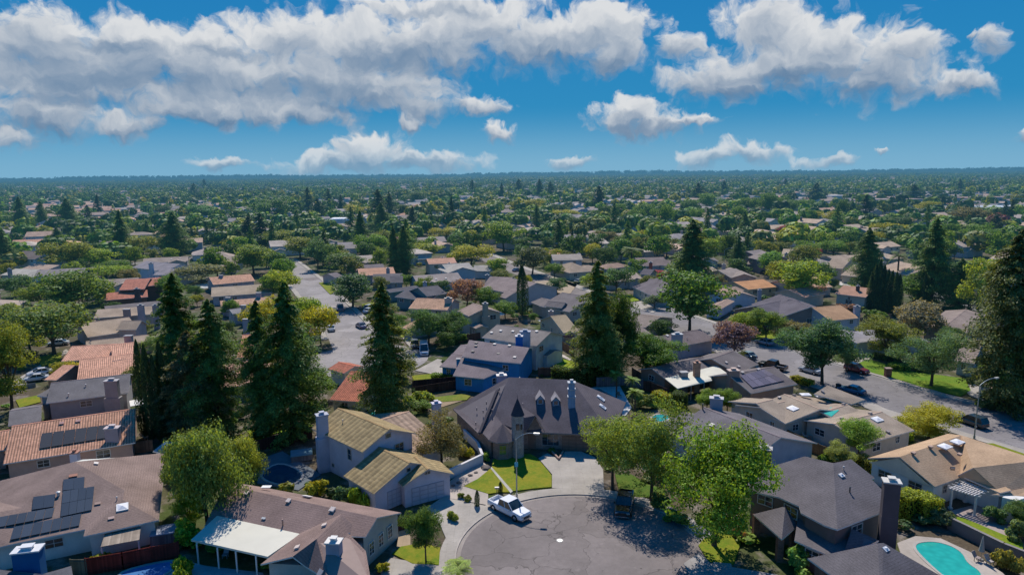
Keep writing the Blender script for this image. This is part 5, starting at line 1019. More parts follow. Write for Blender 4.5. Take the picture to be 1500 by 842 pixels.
# middle cluster
for (lab, rc, wc, z, blks, ch, sh) in (
    ('grey roofed beige house with small dormer beside the dark cypress', (.14, .13, .14), (.4, .33, .28), 7, [((175, 310), (330, 340), (330, 245), 3.2, .3, (0, 0)), ((130, 290), (180, 310), (160, 255), 3.2, .3, (0, 0)), ((200, 310), (290, 320), (245, 285), 3.8, .5, (0, 0))], None, 'the grey roof beside the cypress'),
    ('khaki roofed beige gable house left of the central redwood', (.28, .235, .17), (.4, .34, .27), 7, [((300, 448), (382, 440), (340, 350), 3.2, .33, (0, 0)), ((235, 370), (300, 448), (262, 365), 3.2, .3, (0, 0))], (235, 335), 'the khaki roof'),
    ('low grey brown roof with dark skylight behind the central redwood', (.19, .165, .16), (.4, .36, .3), 7, [((590, 470), (750, 450), (760, 390), 2.9, .22, (0, 0)), ((600, 400), (720, 420), (690, 350), 2.9, .2, (0, 0))], None, 'the low grey brown roof'),
    ('long charcoal roof house in the middle with a fake front gable', (.12, .11, .13), (.36, .33, .32), 7, [((650, 210), (760, 260), (700, 110), 3.2, .3, (0, 0)), ((700, 225), (835, 235), (770, 170), 3.0, .3, (0, 0)), ((690, 145), (745, 150), (720, 118), 4.2, .5, (0, 0))], None, 'the long charcoal roof'),
    ('brown hipped roof house behind the middle charcoal roof', (.25, .18, .15), (.4, .36, .33), 7, [((520, 120), (650, 105), (640, 80), 3.2, .33, (1, 1))], (640, 85), 'the brown hip behind'),
    ('dark brown cul-de-sac house with red chimney in the middle', (.17, .14, .14), (.33, .33, .36), 7, [((700, 105), (850, 100), (790, 58), 3.2, .3, (0, 0)), ((790, 100), (850, 105), (830, 72), 3.4, .45, (0, 0))], (748, 85), 'the red chimney house'),
    ('pale grey gabled house with chimney behind the left cypress grove', (.3, .27, .25), (.42, .42, .44), 7, [((245, 75), (400, 72), (370, 42), 4.4, .33, (0, 0))], (378, 40), 'the pale grey gable'),
    ('tan hipped roof house on the gravel corner lot', (.27, .22, .18), (.4, .35, .28), 7, [((330, 140), (460, 130), (400, 80), 3.0, .33, (1, 1)), ((400, 130), (510, 120), (470, 95), 3.0, .33, (1, 1))], None, 'the gravel corner house'),
    ('orange tiled roof peeking over the pale grey gabled house', (.42, .24, .17), (.4, .33, .3), 7, [((240, 50), (330, 45), (300, 15), 4.2, .3, (1, 1))], None, None),
    ('brown roofed house with pale blue gable walls left of the crape myrtle', (.25, .19, .165), (.42, .46, .5), 7, [((1140, 268), (1230, 228), (1190, 205), 3.2, .33, (0, 0)), ((1060, 235), (1140, 268), (1110, 200), 3.2, .3, (0, 0)), ((1100, 330), (1180, 285), (1150, 270), 2.7, .25, (0, 0))], None, 'the brown roof with pale blue gables'),
    ('pink walled bungalow with chimney left of the orange roof', (.24, .21, .2), (.4, .28, .25), 7, [((1160, 165), (1255, 155), (1225, 112), 3.4, .3, (0, 0)), ((1090, 130), (1160, 165), (1120, 95), 3.4, .3, (0, 0))], (1123, 95), 'the pink bungalow'),
    ('flat orange tan roof house between the pink bungalow and lime tree', (.4, .22, .12), (.42, .38, .3), 7, [((1250, 225), (1403, 210), (1395, 165), 3.0, .22, (0, 0))], None, 'the orange tan roof'),
    ('two storey grey gabled house with dark window behind the round green tree', (.2, .18, .185), (.3, .2, .2), 7, [((1245, 60), (1310, 75), (1290, 20), 5.4, .4, (0, 0)), ((1310, 60), (1380, 50), (1360, 12), 5.2, .3, (0, 0)), ((1240, 95), (1330, 100), (1290, 82), 2.8, .3, (0, 0))], None, 'the grey two storey gable'),
    ('mauve brown two gable house left of the dark cypress', (.19, .16, .165), (.4, .38, .38), 6, [((1175, 215), (1345, 250), (1320, 165), 4.2, .28, (0, 0)), ((1260, 260), (1300, 270), (1310, 225), 4.0, .4, (0, 0)), ((1180, 210), (1300, 215), (1290, 160), 4.0, .28, (0, 0))], (1205, 150), 'the mauve brown house'),
    ('pale grey two storey house with twin chimneys above the pink tree', (.3, .29, .28), (.36, .4, .42), 6, [((1000, 130), (1140, 120), (1130, 85), 4.8, .3, (0, 0)), ((950, 120), (1005, 140), (985, 80), 4.8, .3, (0, 0)), ((1130, 130), (1228, 130), (1215, 100), 3.0, .3, (0, 0))], (1010, 90), 'the pale twin chimney house'),
    ('salmon roof peeking behind the pale twin chimney house', (.42, .25, .19), (.45, .38, .33), 6, [((905, 95), (1050, 88), (1040, 60), 4.6, .3, (0, 0))], (975, 60), None),
    ('charcoal roof house with round attic gable near the left street', (.12, .115, .13), (.3, .28, .3), 6, [((615, 185), (770, 180), (730, 142), 3.0, .3, (0, 0)), ((705, 190), (772, 188), (742, 155), 3.4, .45, (0, 0))], None, 'the charcoal roof by the left street'),
    ('salmon tile roof house with two dark chimneys near the left street', (.42, .25, .18), (.35, .27, .26), 6, [((548, 155), (735, 145), (740, 108), 3.4, .3, (0, 0))], (695, 115), 'the salmon tile by the left street'),
    ('pink walled dark gabled house at the left street corner', (.15, .135, .15), (.42, .34, .36), 6, [((550, 125), (680, 118), (675, 92), 4.0, .3, (0, 0)), ((470, 130), (548, 128), (520, 95), 3.4, .4, (0, 0)), ((425, 165), (470, 158), (475, 130), 2.8, .3, (0, 0))], None, 'the corner dark gable'),
    ('white walled gabled house with dark solar roof in the far left', (.14, .12, .12), (.5, .52, .5), 5, [((50, 65), (180, 70), (110, 25), 4.8, .4, (0, 0)), ((180, 70), (265, 70), (200, 15), 4.6, .3, (0, 0))], None, 'the far left white gable'),
    ('low pale grey roof house at the left edge behind the round tree', (.33, .32, .3), (.4, .42, .42), 5, [((0, 150), (130, 155), (110, 118), 3.0, .25, (0, 0)), ((130, 165), (235, 160), (200, 130), 3.0, .3, (0, 0))], (48, 118), None),
    ('tan pair of low roofs in the far left beyond the round tree', (.32, .25, .21), (.4, .36, .33), 5, [((105, 120), (235, 128), (180, 92), 3.0, .25, (0, 0)), ((225, 112), (305, 108), (270, 88), 3.0, .25, (0, 0))], None, None),
    ('tan gabled house in the upper left behind the dark grey car', (.3, .25, .22), (.38, .35, .33), 5, [((1060, 75), (1200, 70), (1130, 32), 4.0, .35, (1, 1)), ((1130, 108), (1215, 105), (1205, 52), 3.2, .35, (0, 0))], None, None),
    ('tan roofed house with brown chimney behind the clipped cypress row', (.3, .24, .2), (.4, .34, .28), 8, [((655, 110), (800, 150), (790, 85), 3.6, .3, (0, 0))], (685, 85), 'the roof behind the cypress row'),
    ('tan two storey house with open garage left of the tall conifer', (.28, .23, .19), (.4, .34, .27), 8, [((375, 110), (470, 118), (500, 60), 4.4, .3, (0, 0)), ((460, 150), (550, 160), (560, 100), 3.0, .3, (0, 0)), ((490, 100), (590, 90), (560, 38), 4.4, .28, (0, 0))], (480, 70), 'the tan house left of the conifer'),
    ('grey roof house with teal wall behind the round lime tree', (.24, .22, .23), (.16, .36, .4), 8, [((160, 95), (240, 98), (230, 62), 3.6, .3, (0, 0)), ((290, 90), (385, 100), (370, 62), 4.0, .3, (0, 0))], None, None),
    ('low brown roof house with long ridge above the lime tree', (.33, .27, .21), (.4, .34, .27), 8, [((150, 55), (300, 62), (290, 20), 3.4, .25, (0, 0))], (182, 38), None),
    ('terracotta corner roof between the right conifers', (.42, .2, .14), (.4, .3, .26), 8, [((1120, 190), (1165, 205), (1140, 150), 3.4, .33, (0, 0)), ((1135, 140), (1200, 150), (1190, 110), 3.4, .33, (0, 0))], None, None)):
    h = House(lab, rc, wc, short=sh)
    for (a_, b_, p_, e_, pt, hp) in blks: h.block(z, a_, b_, p_, e_, pt, hips=hp)
    if ch: h.chimney(z, ch, 6.2, 1.2, .9, 0, (.32, .3, .3) if 'red chimney' not in lab else (.4, .12, .08), M['stucco'])
    h.autowin(3, 4); h.finish()
# ---------------------------------------------------------------- trees placed one by one
DG = (.045, .085, .022); MG = (.075, .14, .022); LG = (.15, .22, .02); YG = (.22, .225, .02); RW = (.066, .118, .03); RWB = (.095, .13, .034); CYP = (.032, .06, .022); OL = (.12, .115, .05); PK = (.15, .1, .125); GG = (.07, .13, .06)
def T(k, x, yt, yb, w, c, lab, **kw):   # colours outside the named swatches are made a little stronger
    f = 1.0 if c in (DG, MG, LG, YG, RW, RWB, CYP, OL, PK, GG) else 1.35; return tree(k, x, yt, yb, w * (.93 if k == 'redwood' else 1.06 if 'broad' in k or 'airy' in k else 1), scol(c, f), lab, **kw)
# (kind, px, ytop, ybase, width, colour, label, short)
for (k, x, yt, yb, w, c, lab, sh) in (
    ('redwood', 567, 413, 612, 84, RWB, 'tall broad redwood standing alone at the end of the left street', 'the lone middle redwood'),
    ('redwood', 431, 412, 645, 92, RW, 'tallest dark redwood of the pair right of the narrow orange roof', 'the tallest left redwood'),
    ('redwood', 388, 440, 640, 66, RW, 'slimmer dark redwood against the left side of the tallest one', None),
    ('redwood', 271, 400, 615, 92, RW, 'dark redwood at the back of the left clump, with pointed crown', 'the left redwood clump'),
    ('redwood', 320, 438, 640, 80, RW, 'dark redwood between the brown topped tree and the orange roof', None),
    ('redwood', 286, 484, 640, 88, (.075, .075, .035), 'redwood with brownish thinning top at the front of the left clump', None),
    ('cypress', 213, 497, 640, 17, CYP, 'slender dark cypress at the left end of the row beside the redwood clump', None),
    ('cypress', 224, 503, 645, 17, CYP, 'second slender cypress from the left beside the redwood clump', None),
    ('cypress', 234, 520, 645, 16, CYP, 'third slender cypress from the left beside the redwood clump', None),
    ('cypress', 245, 500, 640, 18, CYP, 'slender cypress touching the dark left redwood clump', None),
    ('weep_hi', 305, 606, 775, 112, (.08, .118, .028), 'feathery yellow green tree overhanging the brown solar panel house', 'the feathery yellow green tree'),
    ('weep_hi', 357, 628, 720, 62, (.12, .15, .025), 'smaller feathery tree joined to the right of the large one', None),
    ('broad_hi', 268, 640, 745, 55, (.08, .115, .03), 'narrow leafy tree between solar house and patio house', None),
    ('broad_hi', 277, 713, 775, 44, LG, 'bright green shrubby tree just left of the white patio cover', None),
    ('bush', 276, 757, 800, 46, LG, 'bright bushy shrub at the left corner post of the patio', None),
    ('bush', 271, 812, 850, 40, LG, 'bright shrub below the patio at the bottom edge', None),
    ('airy_hi', 647, 607, 683, 72, OL, 'small olive brown tree in the walled court before the yellow tiled wing', 'the olive brown court tree'),
    ('airy_hi', 897, 603, 716, 90, (.1, .14, .03), 'left of the twin airy trees shading the parked black truck', 'the left twin tree'),
    ('airy_hi', 954, 588, 734, 104, (.09, .13, .03), 'right of the twin airy trees beside the driveway', 'the right twin tree'),
    ('broad_hi', 1046, 630, 800, 138, (.09, .15, .018), 'large lime green tree on the kerb of the cul-de-sac', 'the large lime green tree'),
    ('broad_hi', 624, 750, 824, 52, (.05, .09, .02), 'small round green tree on the lawn left of the cul-de-sac', 'the small round lawn tree'),
    ('bush', 664, 745, 762, 16, (.12, .15, .03), 'leftmost of the little round shrubs in the gravel by the truck', None),
    ('bush', 675, 720, 730, 12, (.12, .15, .03), 'middle little round shrub in the gravel by the truck', None),
    ('bush', 686, 724, 734, 13, (.14, .16, .03), 'right little yellow shrub in the gravel by the truck', None),
    ('cypress', 699, 717, 742, 8, CYP, 'small dark clipped spiral shrub just left of the truck', None),
    ('cypress', 733, 705, 722, 7, CYP, 'small dark cone shrub behind the truck bed', None),
    ('bush', 711, 661, 674, 16, (.1, .15, .03), 'small round green shrub at the end of the white garden wall', None),
    ('bush', 683, 648, 668, 22, YG, 'yellow topped clipped shrub beside the white garden wall', None),
    ('bush', 463, 700, 728, 36, YG, 'yellow green bush at the left behind the brown patio house', None),
    ('bush', 503, 707, 738, 30, GG, 'grey green round bush in the middle behind the brown patio house', None),
    ('bush', 528, 708, 742, 34, LG, 'bright green bush against the yellow tiled garage', None),
    ('bush', 560, 822, 838, 22, YG, 'low yellow green bush beside the patio house windows', None),
    ('broad_hi', 1257, 618, 674, 54, (.1, .17, .035), 'bright green tree with drooping layers behind the tan skylight house', 'the layered bright green tree'),
    ('broad_hi', 1226, 650, 684, 36, (.13, .16, .05), 'pale olive bush beside the layered bright green tree', None),
    ('broad_hi', 1360, 594, 641, 74, YG, 'broad yellow green tree on the kerb of the right street', 'the broad yellow kerb tree'),
    ('bush', 1172, 795, 832, 40, (.09, .17, .04), 'round clipped ball tree between the two charcoal roofs', None),
    ('bush', 1124, 618, 634, 20, MG, 'small green shrub along the tan skylight house wall', None),
    ('bush', 1300, 688, 706, 26, (.2, .22, .15), 'white flowering bush at the foot of the orange tan gable', None),
    ('redwood', 874, 382, 560, 76, RWB, 'tall redwood in the centre beside the khaki roof', 'the central redwood'),
    ('broad_hi', 905, 430, 545, 66, DG, 'dark green tree leaning on the right of the central redwood', None),
    ('broad_hi', 885, 495, 560, 70, (.05, .095, .022), 'leafy green tree at the foot of the central redwood', None),
    ('broad_hi', 945, 493, 555, 76, (.05, .1, .022), 'rounded green tree left of the lavender house', None),
    ('bush', 1076, 545, 566, 20, MG, 'low green bush before the lavender house', None),
    ('cypress', 765, 388, 462, 18, CYP, 'single columnar dark cypress in the middle of the neighbourhood', 'the single dark cypress'),
    ('broad', 1010, 400, 488, 98, (.05, .1, .022), 'big green tree in front of the very tall conifer', 'the big green middle tree'),
    ('redwood', 1012, 322, 440, 74, RW, 'very tall dark conifer rising behind the big green middle tree', 'the tall middle conifer'),
    ('broad', 1075, 466, 525, 56, PK, 'pink flowering crape myrtle beside the wide street', 'the pink crape myrtle'),
    ('broad_hi', 1204, 476, 563, 92, (.04, .085, .04), 'dense round dark green street tree above the silver car', 'the dense round street tree'),
    ('broad_hi', 1240, 505, 545, 34, GG, 'small grey green tree right of the dense round street tree', None),
    ('broad_hi', 1300, 468, 528, 80, (.085, .105, .022), 'olive green spreading tree over the clipped hedge across the street', 'the olive spreading tree'),
    ('broad', 1345, 438, 502, 72, (.11, .105, .07), 'crape myrtle with pink blossom on its right side', 'the pink tinged tree'),
    ('airy_hi', 1364, 486, 566, 86, (.055, .1, .05), 'blue green tree with forked trunk on the lawn across the street', 'the blue green lawn tree'),
    ('redwood', 1470, 335, 600, 104, (.06, .078, .028), 'huge redwood with brownish crown at the right edge', 'the huge right redwood'),
    ('redwood', 1498, 350, 605, 90, RW, 'second huge dark redwood cut by the right edge', None),
    ('broad', 1440, 370, 470, 60, (.12, .16, .03), 'yellow green tree behind the huge right redwood', None),
    ('redwood', 1267, 333, 430, 44, RW, 'dark conical conifer left of the clipped cypress row', 'the conifer by the cypress row'),
    ('redwood', 1362, 320, 448, 60, RW, 'tall dark conifer right of the clipped cypress row', 'the conifer right of the cypress row'),
    ('redwood', 1403, 378, 455, 46, RW, 'shorter dark conifer between the right conifer and huge redwood', None),
    ('broad', 1345, 405, 448, 50, MG, 'green round tree below the tall dark conifer on the right', None),
    ('palm', 1314, 366, 412, 26, (.06, .09, .035), 'fan palm rising behind the clipped cypress row', None),
    ('broad', 1170, 385, 442, 70, (.12, .17, .022), 'large lime green tree before the cream gabled house', 'the lime green tree'),
    ('broad', 1180, 414, 440, 40, (.1, .06, .035), 'reddish brown small tree under the large lime green one', None),
    ('broad', 1129, 366, 404, 40, (.07, .14, .03), 'bright round green tree left of the teal walled house', None),
    ('broad', 1172, 362, 395, 26, DG, 'dark spiky small tree behind the teal walled house', None),
    ('broad_hi', 1122, 454, 500, 52, (.075, .12, .022), 'small street tree beside the driveway on the wide street', None),
    ('broad', 1160, 470, 502, 50, OL, 'olive shrubby tree left of the dense round street tree', None),
    ('broad', 1090, 455, 492, 40, LG, 'bright green tree right of the pink crape myrtle', None),
    ('broad', 1180, 355, 380, 30, MG, 'green tree above the lime tree roofs', None),
    ('broad', 517, 403, 450, 66, (.03, .065, .03), 'dense dark green tree overhanging the left street', 'the dense dark street tree'),
    ('broad', 415, 395, 440, 42, (.15, .19, .025), 'yellow green tree at the mouth of the left street', None),
    ('broad', 400, 400, 440, 36, MG, 'green tree left of the yellow green street mouth tree', None),
    ('broad', 470, 445, 505, 52, YG, 'yellow green tree along the left pavement behind the redwoods', None),
    ('broad', 452, 437, 490, 54, LG, 'second yellow green tree along the left pavement', None),
    ('broad', 385, 440, 490, 50, YG, 'yellow tree poking out between the two left redwoods', None),
    ('broad', 460, 540, 590, 60, MG, 'green bushy tree at the right foot of the tallest left redwood', None),
    ('broad_hi', 628, 454, 507, 58, (.04, .085, .025), 'green tree left of pair in front of the orange brown tiled house', 'the green pair by the beige house'),
    ('broad_hi', 658, 458, 505, 50, (.045, .09, .028), 'green tree right of pair in front of the beige two storey house', None),
    ('bush', 672, 485, 502, 22, MG, 'round bush under the right of the green pair', None),
    ('broad', 684, 404, 452, 48, (.14, .085, .07), 'brown pink tree beside the mauve brown house', 'the brown pink tree'),
    ('broad', 740, 440, 468, 36, MG, 'green tree left of the single dark cypress', None),
    ('broad', 712, 422, 455, 36, MG, 'green tree behind the beige two storey house', None),
    ('redwood', 578, 331, 402, 28, RW, 'left one of two dark conifers behind the left street houses', 'the pair of dark conifers'),
    ('redwood', 593, 330, 402, 28, RW, 'right one of two dark conifers behind the left street houses', None),
    ('broad', 80, 440, 520, 100, (.07, .105, .03), 'large spreading green tree over parked cars on the left', 'the large spreading left tree'),
    ('broad', 45, 452, 520, 70, (.085, .12, .035), 'paler green tree at the left of the large spreading one', None),
    ('broad_hi', 18, 478, 600, 84, (.1, .125, .02), 'big yellow green tree cut by the left edge', 'the big left edge tree'),
    ('broad', 14, 440, 490, 50, (.09, .12, .03), 'rounded tree above the big left edge tree', None),
    ('broad', 24, 402, 437, 52, (.035, .075, .022), 'round dark green tree at the left edge', 'the round left edge tree'),
    ('broad', 108, 399, 460, 96, (.06, .1, .022), 'wide green tree left of the red split level house', 'the wide green left tree'),
    ('broad', 60, 412, 455, 50, (.085, .12, .022), 'medium green tree left of the wide green one', None),
    ('broad', 145, 405, 445, 46, LG, 'yellow green tree touching the red split level house', None),
    ('broad', 16, 438, 466, 50, GG, 'grey green shrubby tree below the round left edge tree', None),
    ('broad', 98, 530, 560, 38, YG, 'yellow green bush before the wide salmon tiled roof', None),
    ('broad', 230, 490, 520, 34, (.1, .15, .06), 'pale green tree between the tan house and redwoods', None),
    ('broad', 250, 400, 440, 40, MG, 'green tree right of the red split level house', None),
    ('broad', 296, 385, 415, 60, (.09, .1, .05), 'olive tree beside the narrow salmon roof house', None),
    ('redwood', 180, 308, 375, 32, RW, 'pointed dark conifer left of the pale lattice house', None),
    ('redwood', 258, 310, 377, 40, RW, 'broad dark conifer above the olive tree', 'the broad dark left conifer'),
    ('redwood', 101, 290, 338, 30, RW, 'dark conifer in the far left third from the edge', None),
    ('redwood', 32, 288, 336, 26, RW, 'dark conifer in the far left second from the edge', None),
    ('redwood', 63, 294, 336, 18, RW, 'slim dark conifer in the far left between two wider ones', None),
    ('redwood', 85, 332, 360, 20, RW, 'small dark conifer above the white solar gable', None),
    ('redwood', 8, 335, 388, 30, RW, 'dark conifer cut by the left edge', None),
    ('broad', 105, 350, 396, 62, (.1, .12, .02), 'olive lime tree beside the white solar gable', 'the olive lime tree'),
    ('broad', 145, 365, 395, 48, LG, 'lime tree right of the olive lime one', None),
    ('broad', 175, 388, 412, 50, LG, 'low lime tree before the lattice house', None),
    ('broad', 165, 380, 405, 44, MG, 'green tree behind the low lime tree', None),
    ('broad', 210, 344, 375, 44, (.1, .115, .02), 'olive tree right of the pointed left conifer', None),
    ('broad', 372, 360, 402, 62, (.08, .12, .022), 'rounded green tree left of the left street end', 'the rounded tree by the street end'),
    ('broad', 395, 290, 322, 54, (.045, .09, .025), 'broad bright green crown in the far left middle', None),
    ('broad', 292, 298, 322, 50, (.04, .1, .03), 'bright round crown over the far left roofs', None),
    ('broad', 420, 335, 365, 52, (.09, .115, .022), 'olive round tree behind the left street end', None),
    ('broad', 440, 348, 378, 50, (.1, .12, .02), 'lime olive tree right of the left street end', None),
    ('broad', 466, 350, 395, 40, GG, 'tall grey green tree above the corner house', None),
    ('broad', 500, 368, 400, 56, (.045, .08, .022), 'dark leafy tree above the corner gabled house', None),
    ('broad', 548, 340, 378, 44, (.07, .13, .022), 'bright leafy tree left of the two dark conifers', None),
    ('redwood', 530, 308, 372, 28, RW, 'dark conifer behind the bright leafy tree', None),
    ('redwood', 560, 296, 345, 30, RW, 'dark conifer above the pair of dark conifers', None),
    ('broad', 625, 354, 380, 46, (.12, .15, .02), 'flat topped lime tree right of the two dark conifers', None),
    ('broad', 690, 356, 392, 54, (.15, .16, .022), 'golden green tree above the pale twin chimney house', 'the golden green tree'),
    ('broad', 738, 326, 368, 56, (.08, .13, .022), 'large bright green tree in the middle distance', None),
    ('broad', 640, 380, 400, 30, MG, 'green tree between salmon chimneys and twin chimney house', None),
    ('broad', 780, 358, 402, 52, (.045, .06, .03), 'dark brownish tree by the gravel corner road', None),
    ('broad', 812, 384, 408, 26, MG, 'small green tree on the gravel corner lot', None),
    ('broad', 816, 408, 430, 28, GG, 'grey green round tree at the gravel corner', None),
    ('broad', 902, 392, 430, 46, (.04, .085, .03), 'rounded green tree behind the central redwood', None),
    ('broad', 868, 355, 385, 30, YG, 'golden small tree behind the pale grey gabled house', None),
    ('broad', 885, 358, 395, 36, DG, 'dark round tree behind the brown hip', None),
    ('palm', 925, 360, 390, 30, (.06, .09, .03), 'bushy palm among the roofs behind the charcoal roof', None),
    ('broad', 958, 432, 452, 30, (.05, .08, .045), 'grey green shrub tree beside the big green middle tree', None),
    ('broad', 967, 394, 412, 26, (.2, .045, .06), 'pink red crape myrtle before the red chimney house', None),
    ('bush', 965, 405, 418, 24, YG, 'yellow green bush under the pink red crape myrtle', None),
    ('broad', 1068, 345, 392, 30, DG, 'dark tree right of the tall middle conifer', None),
    ('broad', 1057, 345, 372, 32, LG, 'bright tree beside the dark one right of the tall conifer', None),
    ('redwood', 1080, 345, 398, 28, RW, 'dark conifer left of the grey two storey gable', None),
    ('cypress', 838, 335, 372, 5.5, CYP, 'first from the left of five cypresses in the middle distance', None),
    ('cypress', 846, 336, 372, 5.5, CYP, 'second from the left of five cypresses in the middle distance', None),
    ('cypress', 851, 336, 372, 5.5, CYP, 'third from the left of five cypresses in the middle distance', None),
    ('cypress', 856, 336, 372, 5.5, CYP, 'fourth from the left of five cypresses in the middle distance', None),
    ('cypress', 824, 336, 372, 6, CYP, 'lone cypress left of the five in the middle distance', None),
    ('cypress', 1352, 400, 452, 9, CYP, 'thin cypress before the tall dark conifer on the right', None),
    ('cypress', 1421, 420, 455, 8, CYP, 'left thin cypress between shorter conifer and huge redwood', None),
    ('cypress', 1432, 420, 455, 8, CYP, 'right thin cypress between shorter conifer and huge redwood', None),
    ('palm', 903, 540, 583, 24, (.09, .14, .03), 'small palm behind the white pool deck', None),
    ('palm', 926, 548, 590, 22, (.09, .14, .03), 'small palm right of the pool deck', None),
    ('palm', 930, 566, 605, 24, (.12, .17, .03), 'bright palm in front of the pool deck', None),
    ('bush', 948, 575, 598, 30, (.09, .12, .03), 'green bush beside the white pool deck', None),
    ('palm', 672, 822, 862, 44, (.12, .17, .03), 'small palm with bright fronds at the bottom edge', None),
    ('bush', 968, 722, 745, 34, (.07, .1, .03), 'low bush right of the right twin tree', None),
    ('bush', 990, 745, 765, 36, (.09, .13, .03), 'low bush between twin tree and lime tree', None),
    ('bush', 1084, 770, 790, 20, (.15, .09, .05), 'reddish shrub right of the lime green tree trunk', None),
    ('bush', 1455, 738, 765, 34, (.06, .11, .04), 'green shrub right of the pool umbrella', None),
    ('bush', 1490, 755, 790, 36, (.08, .12, .05), 'green shrub in the lower right corner', None),
    ('bush', 1478, 800, 835, 34, (.13, .13, .03), 'yellowish shrub at the lower right edge', None),
    ('bush', 1380, 742, 770, 40, (.07, .1, .05), 'dark mixed shrub between pool and lawn strip', None),
    ('broad_hi', 1488, 735, 770, 40, (.07, .12, .04), 'small green tree beside the pergola house wing', None),
    ('bush', 1205, 660, 680, 26, MG, 'green shrub along the narrow yard between the roofs', None),
    ('bush', 1085, 600, 612, 22, LG, 'bright bush right of the chimney among the patio house plants', None),
    ('broad_hi', 1065, 572, 606, 34, (.08, .13, .025), 'green small tree behind the pale chimney', None),
    ('broad_hi', 1035, 574, 602, 34, (.085, .14, .025), 'green small tree left of the pale chimney', None),
    ('bush', 1100, 588, 608, 30, OL, 'olive bush between the ranch and tan houses', None),
    ('broad', 620, 588, 604, 30, MG, 'bush between the yellow tiled wing and dry lawn', None),
    ('bush', 615, 572, 590, 34, (.12, .16, .03), 'yellow green shrub beside the lone middle redwood', None),
    ('broad_hi', 510, 585, 606, 34, (.05, .1, .03), 'green shrub before the red clay tiled house', None),
    ('bush', 530, 648, 664, 14, MG, 'small shrub among the shaded yard left of the yellow house', None),
    ('broad', 1450, 440, 460, 40, MG, 'green mound of foliage behind the grey brown hip', None),
    ('broad_hi', 1390, 482, 520, 34, GG, 'grey green tree behind the blue green lawn tree', None),
    ('bush', 1420, 550, 562, 14, DG, 'small round bush by the taupe garage drive', None),
    ('bush', 1450, 582, 600, 26, (.05, .08, .03), 'clipped bush at the foot of the huge right redwood', None),
    ('bush', 1282, 452, 470, 34, MG, 'round light green bush beside the orange brown roof', None),
    ('bush', 1240, 444, 460, 34, (.12, .07, .05), 'reddish bush below the cream gabled house', None)):
    T(k, x, yt, yb, w, c, lab, short=sh)

# ---------------------------------------------------------------- notable trees farther off
far_ = [('redwood_lo', DG, 'dark conifer', ((366, 316, 358, 30), (383, 312, 360, 32), (350, 335, 366, 26), (452, 274, 312, 16), (466, 290, 324, 18), (482, 276, 308, 14), (555, 277, 330, 26), (571, 282, 320, 22), (605, 302, 338, 18), (662, 287, 335, 14), (692, 263, 287, 12), (877, 272, 312, 28), (1022, 268, 297, 22),
        (1195, 268, 296, 28), (1337, 270, 298, 28), (1267, 285, 322, 24), (1470, 294, 330, 13), (1480, 292, 330, 13), (1457, 312, 344, 24), (300, 262, 280, 9), (145, 285, 318, 12), (735, 268, 292, 12), (760, 262, 286, 14), (790, 262, 290, 16), (806, 266, 292, 14), (1060, 264, 286, 14), (1150, 262, 280, 12), (1405, 262, 282, 12), (130, 300, 330, 14), (500, 285, 315, 14), (285, 268, 290, 12))),
    ('broad', MG, 'green round', ((947, 295, 324, 38), (930, 304, 333, 26), (905, 299, 323, 28), (975, 300, 337, 34), (1010, 291, 313, 26), (1020, 303, 331, 26), (1035, 284, 308, 34), (1062, 292, 314, 26), (1080, 299, 331, 28), (1095, 287, 315, 32), (1125, 284, 315, 34), (1142, 288, 312, 34), (1158, 292, 314, 28), (1180, 290, 312, 26), (1390, 328, 356, 32), (1430, 328, 361, 38), (1177, 341, 363, 22), (1220, 350, 377, 42), (1458, 336, 364, 36), (205, 322, 345, 34), (1250, 350, 372, 26))),
    ('broad', DG, 'dark round', ((870, 306, 327, 24), (888, 302, 327, 26), (1232, 292, 323, 26), (1315, 316, 339, 46), (690, 300, 318, 30), (610, 282, 300, 34), (820, 298, 316, 26), (240, 300, 318, 26), (850, 316, 340, 32), (590, 300, 318, 28), (1115, 352, 372, 30))),
    ('broad', YG, 'yellow green', ((1190, 307, 326, 30), (1303, 325, 349, 46), (1220, 310, 328, 28), (770, 292, 312, 50), (800, 300, 316, 40), (830, 306, 322, 36), (680, 300, 312, 24), (1330, 330, 352, 30), (640, 300, 316, 30), (655, 332, 352, 44), (600, 330, 350, 40), (520, 300, 318, 36), (720, 296, 312, 36), (1280, 338, 360, 30), (1360, 296, 314, 36), (930, 338, 356, 28))),
    ('broad', OL, 'olive', ((1425, 301, 334, 52), (560, 350, 372, 30), (190, 395, 420, 30), (890, 338, 358, 34), (910, 345, 366, 30), (1050, 400, 420, 26))),
    ('broad', (.22, .05, .08), 'red pink flowering', ((1150, 331, 347, 22), (1242, 322, 337, 22), (1195, 363, 378, 16)))]
far_[0] = (far_[0][0], (.03, .056, .026)) + far_[0][2:]
# the clipped cypress row across the street
for i, (x, yt, yb) in enumerate(((1274, 398, 455), (1279, 386, 456), (1285, 380, 457), (1291, 388, 458), (1297, 394, 460), (1303, 396, 462), (1309, 398, 464), (1314, 402, 464))):
    T('cypress', x, yt, yb, 12, CYP, 'dark clipped cypress standing shoulder to shoulder in the dense row of eight', group='clipped cypress row', short='the clipped cypress row' if i == 3 else None)
hedge(7, [(245, 700), (420, 720), (490, 700)], 3.2, 2.2, (.05, .085, .02), 'tall clipped dark green hedge behind the turret house', seed=3, leaf=.25)
hedge(4, [(640, 560), (720, 600), (800, 590)], 2.9, 2.6, (.17, .21, .025), 'bright yellow green clipped hedge beside the dark tall chimney', seed=4, leaf=.2)
hedge('C', [(275, 510), (390, 545)], 2.2, 1.6, YG, 'yellow edged hedge left of the ranch house patio', seed=5); hedge('C', [(395, 545), (490, 560)], 2.8, 2.2, (.04, .07, .02), 'dark rounded hedge in front of the ranch house patio', seed=6)
